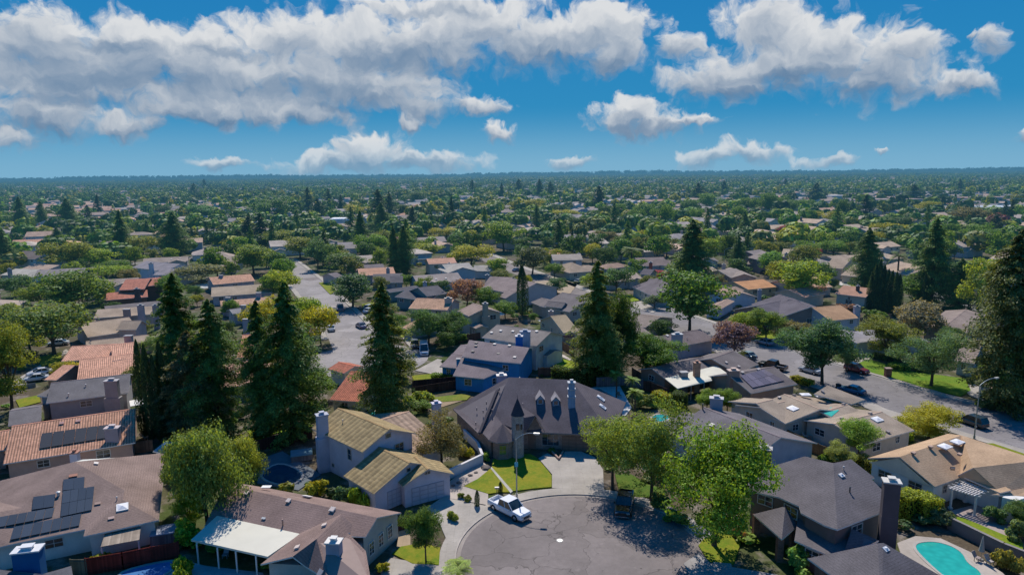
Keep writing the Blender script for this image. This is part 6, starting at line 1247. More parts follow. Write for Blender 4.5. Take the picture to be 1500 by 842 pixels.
hedge('C', [(1000, 670), (1130, 740), (1290, 815)], 1.3, .9, (.13, .15, .03), 'long low hedge between the slate roof and tan skylight house', seed=7); hedge(4, [(470, 370), (520, 400), (560, 430)], 2.0, 1.6, (.1, .12, .03), 'olive hedge at the corner of the charcoal two storey house', seed=8)
hedge(8, [(625, 575), (700, 590), (760, 600)], 1.2, 2.0, DG, 'low dark hedge under the olive spreading tree', seed=9); hedge(8, [(710, 635), (810, 640)], 1.2, 2.6, (.1, .17, .025), 'rounded bright hedge on the lawn across the street', seed=10)
hedge(4, [(530, 300), (640, 270), (700, 250)], 1.1, .8, LG, 'low hedge along the tan skylight house fence', seed=11); hedge(6, [(920, 690), (1000, 690)], 1.3, 1.6, MG, 'low hedge on the lawn left of the bright blue house', seed=12); hedge(6, [(1005, 695), (1055, 695)], 1.3, 1.6, (.07, .12, .02), 'short hedge against the bright blue house wall', seed=13)
hedge(8, [(215, 690), (310, 720)], 1.0, 2.0, YG, 'yellow green ground hedge behind the silver car', seed=14); hedge(4, [(1240, 620), (1130, 600)], 1.6, 2, (.07, .13, .03), 'green vine hedge against the pergola house wing', seed=15)
# loose undergrowth in the yards
R = random.Random(3); k = 0
# ---------------------------------------------------------------- fences and garden walls
fence(1, [(380, 842), (540, 815), (785, 765)], 1.9, (.22, .035, .025), 'dark red board fence along the bottom left yard')
fence(1, [(315, 842), (382, 842)], 1.8, (.2, .17, .12), 'weathered grey fence joining the red board fence')
fence(2, [(30, 300), (160, 262), (260, 240)], 1.8, (.06, .035, .03), 'dark shaded fence behind the slate blue pool')
fence(2, [(845, 430), (1005, 352), (985, 298), (925, 240)], 1.3, (.6, .58, .6), 'white rendered garden wall around the court of the yellow tiled house', mat='stucco', post=False, t=.25, cap=True, name='garden_wall', cat='garden wall')
fence(6, [(820, 770), (1075, 730)], 1.7, (.07, .045, .035), 'dark brown fence below the lawn of the bright blue house')
fence(7, [(245, 500), (355, 570)], 1.9, (.13, .08, .055), 'brown fence beside the red patio umbrella'); fence(7, [(170, 670), (245, 668)], 1.8, (.14, .1, .085), 'brown fence behind the small patio awning')
fence(7, [(470, 725), (620, 715), (710, 735)], 1.9, (.2, .19, .2), 'grey fence behind the white pool deck'); fence('C', [(200, 430), (245, 440), (360, 490)], 2.0, (.1, .06, .045), 'dark brown fence left of the ranch house patio')
fence(4, [(860, 640), (1100, 760), (1200, 800)], 1.5, (.22, .2, .19), 'grey block retaining wall between pool and upper lawn', mat='stucco', post=False, t=.25, name='garden_wall', cat='garden wall', cap=True)
fence(4, [(80, 210), (230, 290), (420, 370)], 1.7, (.2, .13, .07), 'tan board fence between the slate roof and skylight house yards'); fence(2, [(700, 30), (920, 10)], 1.8, (.06, .04, .035), 'dark fence behind the green strip by the redwood')
fence(3, [(845, 445), (870, 640)], .01, (.2, .2, .2), 'x') if False else None
fence(1, [(590, 310), (670, 300)], 1.8, (.2, .12, .08), 'brown fence beside the little grey shed'); fence(5, [(60, 745), (185, 725)], .9, (.3, .3, .28), 'low pale fence along the left drive', post=False)
fence(2, [(630, 655), (690, 640)], 1.7, (.09, .04, .035), 'dark red gate panel at the side of the patio house'); fence(4, [(-20, 470), (60, 520)], 1.8, (.1, .07, .06), 'dark fence left of the charcoal two storey house')
fence(6, [(960, 480), (1060, 500), (1170, 480)], 1.8, (.12, .06, .045), 'reddish fence between the beige house and blue house yards'); fence(8, [(560, 400), (720, 380)], 1.7, (.2, .14, .1), 'brown fence behind the low blue grey roof')
fence('C', [(120, 330), (200, 380)], 1.8, (.18, .16, .15), 'grey fence left of the ranch house brick gable'); fence(7, [(1403, 345), (1280, 360), (1180, 345)], 1.7, (.2, .14, .1), 'brown fence along the slate gable house yard')
# ---------------------------------------------------------------- garden furniture, pergola, utility
def pergola():
    A = [GZ(4, p, 2.5) for p in ((880, 468), (985, 500), (1045, 478), (945, 440))]; c = sum(A, Vector()) / 4; c.z = 0
    r = empty('pergola', c, 'white timber pergola with open rafters over the brick patio', 'pergola'); u = (A[1] - A[0]); v = (A[3] - A[0]); Z = Vector((0, 0, 1))
    for q in (A[0], A[1], A[1] + v, A[0] + v): m = MB(); m.box((q.x, q.y, 0), (.2, .2, 2.5)); m.box((q.x, q.y, 0), (.4, .4, .25)); m.build('post', M['trim'], r, (.62, .58, .56))
    un, vn = u.normalized(), v.normalized()
    for t in (0, 1): m = MB(); m.obox(A[0] + v * t - un * .4 - vn * .06, u + un * .8, vn * .12, Z * .2); m.build('beam', M['trim'], r, (.62, .58, .56))
    for k in range(9): m = MB(); m.obox(A[0] + u * (k / 8) - vn * .6 - un * .04 + Z * .2, v + vn * 1.2, un * .09, Z * .14); m.build('rafter', M['trim'], r, (.66, .62, .6))
    for k in range(5): m = MB(); m.obox(A[0] + v * (k / 4) - un * .5 + Z * .34, u + un * 1.0, vn * .06, Z * .05); m.build('lath', M['trim'], r, (.66, .62, .6))
pergola()
def chair(z, p, col, lab, rz=0, lounge=False):
    q = GZ(z, p, .16); r = empty('lounge_chair' if lounge else 'patio_chair', q, lab, 'chair'); r.rotation_euler.z = rz; o = Vector()
    L = 1.5 if lounge else .5
    m = MB(); m.box((0, 0, .38), (.55, L, .07)); x = m.build('seat', M['cloth'], None, col, o); x.parent = r
    m = MB(); m.obox((-.27, L / 2 - .05, .42), (.54, 0, 0), (0, .3, .5), (0, .06, -.03)); x = m.build('backrest', M['cloth'], None, col, o); x.parent = r
    for (a, b2) in ((-.24, -L / 2 + .06), (.24, -L / 2 + .06), (-.24, L / 2 - .06), (.24, L / 2 - .06)): m = MB(); m.box((a, b2, 0), (.05, .05, .4)); x = m.build('leg', M['trim'], None, scol(col, .8), o); x.parent = r
def umbrella(z, p, top, col, lab, rad=1.4, closed=False):
    q = GZ(z, p, .15); r = empty('patio_umbrella', q, lab, 'umbrella'); m = MB(); m.tube(q, q + Vector((0, 0, top)), .03, .03, 6); m.build('pole', M['metal'], r, (.4, .36, .32)); m = MB()
    if closed: m.tube(q + Vector((0, 0, top * .38)), q + Vector((0, 0, top * .95)), .3, .06, 10)
    else: m.tube(q + Vector((0, 0, top * .8)), q + Vector((0, 0, top)), rad, .05, 8)
    m.build('canopy', M['cloth'], r, col); m = MB(); m.tube(q, q + Vector((0, 0, .12)), .3, .26, 10); m.build('base', M['concrete'], r, (.2, .2, .2))
umbrella(4, (1004, 775), 2.7, (.3, .28, .27), 'closed grey umbrella at the edge of the kidney pool', closed=True); chair(4, (990, 780), (.3, .25, .24), 'brown lounge chair left of the closed pool umbrella', .5); chair(4, (1045, 795), (.4, .36, .35), 'pale wicker lounge chair right of the closed pool umbrella', .3)
umbrella('B', (1305, 250), 2.6, (.4, .08, .07), 'open red patio umbrella behind the brown fence', 1.5); umbrella('B', (740, 60), 2.6, (.6, .58, .56), 'open white umbrella behind the beige two storey house', 1.6); umbrella(7, (200, 420), 2.5, (.55, .53, .5), 'white square umbrella beside the khaki roof', 1.7)
chair('F', (500, 700), (.3, .34, .4), 'pale blue chair under the white patio cover'); chair(2, (700, 760), (.2, .2, .2), 'x') if False else None
for i, (p, c, l) in enumerate((((205, 235), (.3, .3, .36), 'grey chair beside the tan skylight house wall'), ((240, 245), (.5, .42, .36), 'tan cushioned bench on the small round patio'), ((268, 250), (.45, .4, .36), 'tan chair at the right of the small round patio'))): chair(4, p, c, l, i)
chair(2, (870, 270), (.25, .1, .1), 'dark red chair in the walled court of the yellow house', 1); chair(1, (640, 250), (.5, .28, .2), 'orange cushioned chair on the patio behind the salmon tiled house', 2); chair('C', (35, 475), (.2, .15, .12), 'small brown chair on the white pool deck', .4)
def tub(z, p, c, lab, s=(2.0, 2.0, .9)):
    q = GZ(z, p, .12); r = empty('hot_tub', q, lab, 'hot tub'); m = MB(); m.box(tuple(q), s, .3, top=.97); m.build('shell', M['wood'], r, (.2, .18, .18)); m = MB(); m.box((q.x, q.y, q.z + s[2]), (s[0] * 1.03, s[1] * 1.03, .12), .3, top=.96); m.build('cover', M['cloth'], r, c)
tub(2, (215, 330), (.12, .22, .26), 'covered hot tub in the shaded yard left of the yellow house', (3, 2.4, .8)); tub(1, (730, 690), (.28, .3, .36), 'light grey tarp covered crate beside the red board fence', (3.0, 2.2, 1.3))
def bin_(z, p, col, lab):
    q = GZ(z, p, .14); r = empty('wheelie_bin', q, lab, 'bin'); m = MB(); m.box(tuple(q), (.55, .65, .95), .3, top=1.12); m.build('body', M['trim'], r, col); m = MB(); m.box((q.x, q.y, q.z + .95), (.66, .78, .08), .3); m.build('lid', M['trim'], r, scol(col, .8))
bin_('C', (955, 225), (.07, .07, .075), 'dark wheeled bin at the kerb near the pink crape myrtle'); bin_(8, (448, 735), (.04, .05, .05), 'dark wheeled bin behind the blue kerbside car'); bin_(8, (14, 590), (.1, .12, .14), 'grey wheeled bin left of the dark pickup')
bp = GZ(8, (702, 672), 0.1); r = empty('brick_pillar', bp, 'short red brown brick pillar beside the bright hedge', 'pillar'); m = MB(); m.box(tuple(bp), (1.1, .9, 1.7)); m.build('shaft', M['brick'], r, BRK); m = MB(); m.box((bp.x, bp.y, bp.z + 1.7), (1.25, 1.05, .12)); m.build('cap', M['trim'], r, (.3, .22, .2))
mc = G(820, 791, .021); r = empty('manhole_cover', mc, 'round pale manhole cover in the cul-de-sac asphalt', 'manhole cover'); m = MB(); m.tube(mc, mc + Vector((0, 0, .012)), .42, .42, 24); m.build('ring', M['concrete'], r, (.42, .4, .38)); m = MB(); m.tube(mc + Vector((0, 0, .012)), mc + Vector((0, 0, .02)), .3, .3, 20); m.build('lid', M['metal'], r, (.4, .4, .4))
for (x, y, l) in ((728, 726, 'mailbox on a post beside the white truck'), (711, 690, 'small boulder at the head of the gravel bed')):
    q = G(x, y, .15)
    if 'mail' in l: r = empty('mailbox', q, l, 'mailbox'); m = MB(); m.box(tuple(q), (.1, .1, 1.0)); m.build('post', M['wood'], r, (.15, .12, .1)); m = MB(); m.box((q.x, q.y, q.z + 1.0), (.55, .25, .22)); m.build('box', M['metal'], r, (.3, .3, .32))
def rock(q, s, lab, c=(.2, .17, .16)):
    R_ = random.Random(int(q.x * 100)); r = empty('boulder', q, lab, 'boulder'); import bmesh
    bm = bmesh.new(); bmesh.ops.create_icosphere(bm, subdivisions=2, radius=s)
    for v in bm.verts: v.co *= R_.uniform(.8, 1.15); v.co.z *= .6
    me = bpy.data.meshes.new('boulder'); bm.to_mesh(me); bm.free(); me.materials.append(M['concrete']); bpy.data.objects.remove(r)
    o = bpy.data.objects.new('boulder', me); COL.objects.link(o); o.location = q; o.color = tuple(c) + (1,); tag(o, lab, 'boulder')
for (p, s, l) in (((712, 685), .75, 'dark round boulder at the head of the gravel bed'), ((672, 707), .35, 'small dark rock in the gravel near the garden wall'), ((689, 696), .35, 'small rock between gravel bed and lawn'), ((697, 692), .3, 'smallest rock beside the lawn tip'), ((664, 711), .3, 'leftmost small rock in the gravel bed')): rock(G(*p, .14), s, l)
# planter with the V shaped kerb in the driveway
pv = [GZ('A', q, .15) for q in ((940, 738), (1003, 805), (1038, 742))]; r = empty('planter', pv[1], 'V shaped raised planter at the top of the driveway', 'planter'); m = MB()
for a, b_ in ((pv[0], pv[1]), (pv[1], pv[2])): u = (b_ - a).normalized(); nn = Vector((-u.y, u.x, 0)); m.obox(a - nn * .1, b_ - a, nn * .2, (0, 0, .3))
m.build('border', M['concrete'], r, (.36, .24, .2)); m = MB(); m.poly([pv[0] + Vector((.1, .3, .1)), pv[1] + Vector((0, .1, .1)), pv[2] + Vector((-.1, .3, .1)), pv[2] + Vector((-.5, 2, .1)), pv[0] + Vector((.5, 2, .1))]); m.build('soil', M['ground'], r, (.1, .06, .05))
# street lamps
street_lamp(757, 728, 637, 2.3, 'tall grey street lamp at the head of the cul-de-sac', rz=-.15, short='the cul-de-sac street lamp', sign=True)
street_lamp(1427, 642, 560, 3.2, 'tall grey street lamp on the near kerb of the right street', rz=.35, short='the right street lamp')
street_lamp(1060, 398, 365, 3.2, 'street lamp beside the tall middle conifer', rz=.35)
# vehicles
WHT = (.75, .75, .78)
carp(3, (-45, 540), (85, 605), 'pickup', WHT, 'white crew cab pickup truck parked at the kerb under the street lamp', short='the white pickup truck', z0=.02)
carp(3, (535, 470), (505, 640), 'pickup', (.012, .012, .014), 'black pickup truck parked in the shade of the twin trees', short='the black pickup')
carp(8, (355, 665), (255, 638), 'sedan', (.45, .47, .5), 'silver sedan car at the kerb under the dense round street tree', short='the silver car')
carp(8, (490, 635), (595, 662), 'suv', (.16, .02, .035), 'burgundy car parked across the street from the silver one', short='the burgundy car')
carp(8, (560, 765), (475, 745), 'sedan', (.06, .12, .2), 'blue car half hidden by the tan skylight house roof', short='the blue kerbside car')
carp(4, (1020, 205), (905, 165), 'suv', (.02, .03, .03), 'black estate car on the near kerb beside the right street lamp', short='the black estate car')
carp('C', (1125, 290), (1040, 272), 'pickup', (.03, .03, .035), 'dark pickup truck parked behind the ranch house', short='the dark pickup')
carp('C', (940, 215), (880, 195), 'sedan', (.25, .35, .42), 'pale blue car behind the pink crape myrtle')
carp(6, (575, 430), (540, 412), 'sedan', (.1, .12, .22), 'dark blue sedan car on the left street bulb', short='the dark blue sedan')
carp(6, (455, 345), (447, 318), 'pickup', (.12, .16, .2), 'blue grey truck shaded by the dense dark street tree')
carp(6, (575, 350), (625, 335), 'sedan', (.55, .56, .58), 'white sedan car on the driveway beside the dense dark tree'); carp(6, (585, 335), (630, 322), 'suv', (.35, .37, .4), 'silver car behind the white sedan on the driveway')
carp(6, (410, 455), (400, 415), 'sedan', (.6, .6, .62), 'white car on the left pavement behind the redwoods'); carp(6, (150, 290), (180, 275), 'sedan', (.6, .62, .65), 'white car by the yellow green street mouth tree')
carp(6, (880, 525), (883, 580), 'van', (.6, .62, .66), 'white box van parked in the driveway with blue roof end', short='the white van'); carp(6, (830, 500), (838, 545), 'suv', (.015, .015, .018), 'black car parked beside the white van')
carp(5, (230, 660), (180, 668), 'sedan', (.6, .62, .66), 'white sedan car at the left kerb behind the salmon roof'); carp(5, (215, 690), (150, 698), 'sedan', (.6, .62, .66), 'second white car nearer on the left drive'); carp(5, (330, 508), (270, 512), 'sedan', (.6, .66, .7), 'white car under the large spreading left tree')
carp(5, (310, 168), (250, 162), 'sedan', (.03, .03, .04), 'dark grey car beside the low pale grey roof on the left'); carp(5, (470, 378), (400, 378), 'suv', (.3, .33, .38), 'silver car left of the tan house')
carp(8, (1403, 820), (1385, 850), 'sedan', (.05, .3, .55), 'bright blue car at the right edge beside the redwood'); carp(8, (180, 630), (70, 630), 'suv', (.02, .02, .022), 'x') if False else None
carp(8, (100, 515), (40, 498), 'sedan', (.25, .25, .28), 'grey car shaded by the street tree across the wide street'); carp(8, (190, 500), (120, 500), 'sedan', (.3, .3, .32), 'silver car on the shaded drive across the wide street')
carp(8, (810, 230), (750, 222), 'sedan', (.5, .55, .6), 'pale car behind the clipped cypress row'); carp(8, (90, 150), (50, 140), 'sedan', (.03, .06, .12), 'dark blue car by the teal walled house'); carp(7, (1290, 118), (1250, 112), 'sedan', (.3, .3, .33), 'grey car before the grey two storey gable'); carp(7, (1240, 110), (1195, 104), 'sedan', (.2, .02, .04), 'dark red car before the grey two storey gable')
carp(7, (355, 195), (400, 185), 'sedan', (.35, .37, .4), 'grey car on the street behind the central redwood'); carp(7, (40, 135), (80, 128), 'sedan', (.1, .18, .3), 'blue car on the gravel corner road'); carp(7, (770, 170), (810, 165), 'sedan', (.5, .5, .52), 'white car before the long charcoal roof'); carp(7, (115, 210), (118, 180), 'sedan', (.5, .5, .5), 'white car beside the single dark cypress')
# ---------------------------------------------------------------- the rest of the neighbourhood, filled in lot by lot
R = random.Random(11)
PAL = [(.27, .23, .21), (.36, .29, .245), (.31, .26, .235), (.24, .225, .235), (.4, .3, .25), (.3, .265, .26), (.38, .34, .31), (.2, .185, .2)]
PALR = [(.5, .31, .22), (.46, .26, .19), (.52, .34, .25), (.38, .28, .23)]
WPAL = [(.42, .37, .31), (.5, .47, .44), (.36, .33, .31), (.3, .34, .37), (.44, .36, .33), (.52, .52, .5)]
TPAL = [(.06, .12, .024), (.085, .15, .022), (.12, .18, .022), (.045, .09, .028), (.17, .19, .022), (.06, .115, .04), (.1, .125, .035), (.035, .075, .022), (.075, .15, .022), (.05, .1, .024)]
def view(x, y, z=2.0):
    px, py, d = proj((x, y, z)); return px, py, d
def region(px, py):   # a word for the part of the view
    a = 'far left' if px < 300 else 'left' if px < 600 else 'middle' if px < 900 else 'right' if px < 1200 else 'far right'; return a
CN = lambda c: ('charcoal' if max(c) < .21 else 'brown' if c[0] > c[2] * 1.35 and c[0] < .37 else 'tan' if c[0] > c[2] * 1.15 and c[0] < .43 else 'salmon' if c[0] > .43 else 'grey')
used = {}
def nearlab(px, py, desc, what):
    # nearest landmark in the picture; collisions get an order word so that each label points to one thing
    cand = sorted(LANDMARKS, key=lambda l: abs(l[0] - px) + 2.2 * abs(l[1] - py))[:14]
    for l in cand:
        dx, dy = px - l[0], py - l[1]
        rel = ('just ' if abs(dx) + abs(dy) < 40 else 'well ' if abs(dx) + abs(dy) > 130 else '') + ('left of ' if dx < 0 else 'right of ') if abs(dx) > abs(dy) * 1.5 else ('beyond ' if dy < 0 else 'before ')
        s = desc + ' ' + rel + l[2]
        if len(s.split()) > 16: continue
        if s not in used: used[s] = 1; return s
    return s
for (kd, c_, ds, L_) in far_:
    for (x, yt, yb, w) in L_:
        tree(kd, x, yt, yb, w, scol(c_, R.uniform(.85, 1.15)), nearlab(x, yb - 8, ds + ' tree far off', 'tree'), group='larger trees in the distance')
def row(px, py, dx, dy, n, rc, wc, lab, L=9, Wd=13, e=5.2, rz=.3):
    for i in range(n):
        q = G(px + dx * i, py + dy * i); u = Vector((math.cos(rz), math.sin(rz), 0)); v = Vector((-u.y, u.x, 0)); A = q - v * Wd / 2 - u * L / 2
        h = House(nearlab(px + dx * i, py, lab, 'house'), scol(rc, R.uniform(.9, 1.1)), wc, group='terraced rows in the distance'); h.blockw(A, v, Wd, -u, L / 2, e, e + 2.0, (0, 0)); h.autowin(2, 4); h.finish()
SL = (.26, .25, .27); TW = (.42, .48, .5)
row(1090, 328, 13, 1.5, 5, SL, TW, 'two storey slate roofed terraced house'); row(1034, 332, 13, 1.5, 3, SL, TW, 'two storey slate roofed terraced house'); row(924, 334, 14, 1.5, 3, SL, TW, 'two storey slate roofed terraced house')
row(828, 306, 10, .5, 5, (.32, .29, .3), TW, 'pale roofed terraced house', rz=.2); row(895, 300, 11, .5, 6, (.34, .32, .32), TW, 'pale roofed terraced house', rz=.2); row(1135, 308, 12, .5, 3, (.36, .33, .3), TW, 'pale roofed terraced house')
row(385, 338, 12, -1, 4, (.33, .32, .33), (.5, .5, .5), 'pale grey terraced house', rz=.2); row(690, 336, 13, .5, 4, (.3, .27, .26), (.45, .42, .4), 'taupe terraced house'); row(560, 328, 13, 0, 4, (.3, .28, .28), (.45, .42, .4), 'grey brown terraced house')
lots = []
ang = math.radians(24)
def lotgrid(ang, x0, x1, y0, y1, rowsp, colsp, ox=0, oy=0):
    u = Vector((math.cos(ang), math.sin(ang))); v = Vector((-u.y, u.x))
    for i in range(-200, 200):
        yb = i * rowsp
        row = i // 2 * (rowsp * 2 + 15) + (i % 2) * rowsp
        for j in range(-250, 250):
            p = u * (j * colsp + (7 if i % 4 < 2 else 0)) + v * row + Vector((ox, oy))
            if x0 < p.x < x1 and y0 < p.y < y1: yield p.x, p.y, ang, i
cands = []
for (x, y, a, i) in lotgrid(ang, -760, 760, 45, 900, 27, 19): cands.append((x, y, a, i))
cands = [c for c in cands if abs(c[0]) < c[1] * .80 + 55]
cands.sort(key=lambda c: c[0] ** 2 + c[1] ** 2)
nh = 0; far_h = []
def colour_for(x, y):
    px, py, d = view(x, y)
    red = (px < 330 and 270 < py < 330) or (px > 900 and py < 330 and R.random() < .3)
    if red and R.random() < .75: return R.choice(PALR)
    if R.random() < .12: return R.choice(PALR)
    if px > 1080 and 330 < py < 400: return R.choice([(.38, .3, .24), (.35, .29, .24), (.42, .33, .26), (.32, .28, .26)])
    return R.choice(PAL)
NH_MAX = 235
for (x, y, a, i) in cands:
    x += R.uniform(-2, 2); y += R.uniform(-2, 2)
    L = R.uniform(13.5, 18.5); Wd = R.uniform(10.5, 14); two = R.random() < .3
    if any(blocked(x + dx, y + dy) for dx, dy in ((0, 0), (L / 2, 0), (-L / 2, 0), (0, Wd / 2), (0, -Wd / 2), (L / 2, Wd / 2), (-L / 2, -Wd / 2))): continue
    px, py, d = view(x, y)
    if px < -60 or px > 1560: far_h.append((x, y, a, L, Wd, 2.9, .3, R.choice(PAL), R.choice(WPAL))); add_foot([(x - L / 2, y - Wd / 2), (x + L / 2, y - Wd / 2), (x + L / 2, y + Wd / 2), (x - L / 2, y + Wd / 2)], .5); continue
    if any(abs(x - t[0]) < t[2] + 2.5 and abs(y - t[1]) < t[2] + 2.5 and py > 345 for t in TREEPOS): continue
    aa = a + (math.pi / 2 if R.random() < .3 else 0) + R.uniform(-.04, .04)
    rc = colour_for(x, y); wc = R.choice(WPAL); e = 5.0 if two else 2.9; pt = R.uniform(.26, .4)
    if nh < NH_MAX:
        hp = R.random() < .35
        desc = f"{'two storey' if two else 'low'} {'hipped' if hp else 'gabled'} house with {CN(rc)} roof"
        h = House(nearlab(px, py, desc, 'house'), scol(rc, R.uniform(.9, 1.1)), wc, 'tile' if rc[0] > .43 else 'shingle', group='houses in the middle distance')
        u = Vector((math.cos(aa), math.sin(aa), 0)); v = Vector((-u.y, u.x, 0)); A = Vector((x, y, 0)) - u * L / 2 - v * Wd / 2
        h.blockw(A, u, L, v, Wd / 2, e, e + Wd / 2 * pt, (hp, hp))
        s = R.choice((-1, 1)); w2 = R.uniform(3, 4.2); Lw = R.uniform(3, 5)
        c2 = Vector((x, y, 0)) + u * (L / 2 - w2) * s * .85 - v * (Wd / 2 + Lw - 2)
        h.blockw(c2 - u * w2, v, Lw + 4, u, w2, 2.8, 2.8 + w2 * pt * .98, (hp, 0))
        if R.random() < .6:
            q = Vector((x, y, 0)) + u * R.uniform(-L / 2, L / 2) * .9 + v * R.choice((-1, 1)) * Wd * .3; mb = MB(); zt = e + Wd / 2 * pt + .9; mb.box((q.x, q.y, 0), (1.2, .9, zt), aa); k = h.item('chimney', mb, M['stucco'], R.choice([(.36, .34, .36), (.4, .3, .26), (.2, .15, .14)])); mb = MB(); mb.box((q.x, q.y, zt), (1.4, 1.1, .14), aa); h.item('cap', mb, M['trim'], (.3, .3, .32), k)
        if d < 420: h.autowin(3 if d < 300 else 2, 4)
        if d < 330:
            for _ in range(2):
                mid = Vector((x, y, 0)) + u * R.uniform(-L / 3, L / 3) - v * Wd * .2; qx, qy, _d = proj((mid.x, mid.y, e + .8)); h.on_roof(0, (qx, qy), 'vent', .5, .4, .35)
        h.finish(); nh += 1
    else: far_h.append((x, y, aa, L, Wd, e, pt, rc, wc)); add_foot([(x - L / 2, y - Wd / 2), (x + L / 2, y - Wd / 2), (x + L / 2, y + Wd / 2), (x - L / 2, y + Wd / 2)], .5)
# farther still the roofs read as one mass
for (x, y, a, i) in lotgrid(ang, -2600, 2600, 780, 2900, 29, 21):
    if abs(x) > y * .8 + 20: continue
    if y >= 900 or math.hypot(x, y) > 0 and y > 900:
        dd = y
        if R.random() < .5 + .3 * (dd < 1300): far_h.append((x + R.uniform(-4, 4), y + R.uniform(-4, 4), a + R.choice((0, math.pi / 2)), R.uniform(12, 18), R.uniform(9, 13), 2.9 if R.random() < .7 else 5.2, R.uniform(.25, .4), colour_for(x, y), R.choice(WPAL)))
V = []; Tn = []
for (x, y, a, L, Wd, e, pt, rc, wc) in far_h:
    u = np.array([math.cos(a), math.sin(a), 0]); v = np.array([-u[1], u[0], 0]); c = np.array([x, y, 0.]); l, w = L / 2, Wd / 2; r = e + w * pt
    def P(i, j, z): return c + u * i + v * j + np.array([0, 0, z])
    for q, cc_ in (([P(-l, -w, e), P(l, -w, e), P(l, 0, r), P(-l, 0, r)], rc), ([P(l, w, e), P(-l, w, e), P(-l, 0, r), P(l, 0, r)], rc), ([P(-l, -w, 0), P(l, -w, 0), P(l, -w, e), P(-l, -w, e)], wc), ([P(l, w, 0), P(-l, w, 0), P(-l, w, e), P(l, w, e)], wc),
                   ([P(-l, w, 0), P(-l, -w, 0), P(-l, -w, e), P(-l, w, e)], wc), ([P(l, -w, 0), P(l, w, 0), P(l, w, e), P(l, -w, e)], wc), ([P(-l, -w, e), P(-l, 0, r), P(-l, 0, r), P(-l, w, e)], wc), ([P(l, -w, e), P(l, w, e), P(l, 0, r), P(l, 0, r)], wc)):
        V += q; Tn.append(tuple(cc_) + (1,))
m_, nt_ = new_mat('distant_walls_and_roofs'); b_ = NB(nt_); b_.out(b_.bsdf(b_.n('ShaderNodeAttribute', attribute_name='tint').outputs['Color'], .9, .2))
M['far'] = m_
me = mesh_np('distant_houses', V, [M['far']], Tn); o = bpy.data.objects.new('distant_houses', me); COL.objects.link(o); tag(o, 'mass of distant roofs among the far trees', 'houses', kind='stuff')
# larger far buildings seen as single things
def bigb(px, py, w, dpt, hh, wc, rc, lab, rz=.1):
    q = G(px, py); s = (q - CAM).dot(f0) / F; L = w * s; r = empty('commercial_building', q, lab, 'building'); m = MB(); m.box(tuple(q), (L, dpt, hh), rz); m.build('wall', M['stucco'], r, wc); m = MB(); m.box((q.x, q.y, hh), (L + 1, dpt + 1, 1.2), rz, top=.96); m.build('roof', M['shingle'], r, rc)
    m = MB()
    for k in range(10): m.box((q.x - L * .45 + L * .1 * k, q.y - dpt / 2 - .1, 1.2), (L * .06, .3, 2.2), 0)
    m.build('window', M['glass'], r, (.04, .05, .07)); add_foot([(q.x - L / 2, q.y - dpt / 2), (q.x + L / 2, q.y - dpt / 2), (q.x + L / 2, q.y + dpt / 2), (q.x - L / 2, q.y + dpt / 2)], 12)
bigb(1300, 300, 90, 30, 5.5, (.5, .5, .5), (.4, .3, .28), 'long low pinkish commercial building under the power lines')
bigb(1230, 293, 70, 25, 5, (.6, .58, .55), (.5, .47, .45), 'white flat commercial building left of the pinkish one'); bigb(1440, 296, 60, 25, 5, (.4, .38, .36), (.4, .28, .25), 'brownish flat building near the right edge under the wires'); bigb(1470, 312, 80, 30, 5, (.5, .55, .6), (.5, .55, .6), 'pale blue flat building at the right edge')
bigb(500, 333, 26, 16, 6, (.6, .62, .66), (.85, .86, .88), 'bright white flat roof building in the left middle distance'); bigb(1490, 247.5, 10, 60, 34, (.3, .2, .2), (.3, .2, .2), 'tiny red brown tower block on the right horizon'); bigb(1455, 249, 8, 60, 22, (.3, .24, .24), (.3, .2, .2), 'tiny low block left of the tower on the horizon')
# power line
pl = [G(x, y) for x, y in ((1090, 292), (1240, 298), (1390, 306), (1560, 316))]; tops = []
for i, q in enumerate(pl):
    r = empty('utility_pole', q, ['leftmost', 'second from left', 'third from left', 'rightmost'][i] + ' wooden utility pole of the far power line', 'utility pole'); m = MB(); m.tube(q, q + Vector((0, 0, 19)), .3, .2, 6); m.build('mast', M['bark'], r, (.1, .08, .07)); m = MB(); m.box((q.x, q.y, 17), (.3, 4, .3), 0); m.build('crossarm', M['bark'], r, (.1, .08, .07)); tops.append(q + Vector((0, 0, 17.3)))
for nm, dz in (('upper pale power cable sagging between the far poles', 1.5), ('lower pale power cable sagging between the far poles', -1.5)):
    m = MB()
    for a_, b2 in zip(tops[:-1], tops[1:]):
        for k in range(8): t0, t1 = k / 8, (k + 1) / 8; m.tube(a_.lerp(b2, t0) + Vector((0, 0, dz - 12 * t0 * (1 - t0))), a_.lerp(b2, t1) + Vector((0, 0, dz - 12 * t1 * (1 - t1))), .12, .12, 4, cap=False)
    o = m.build('power_cable', M['metal'], None, (.6, .6, .62)); tag(o, nm, 'cable')
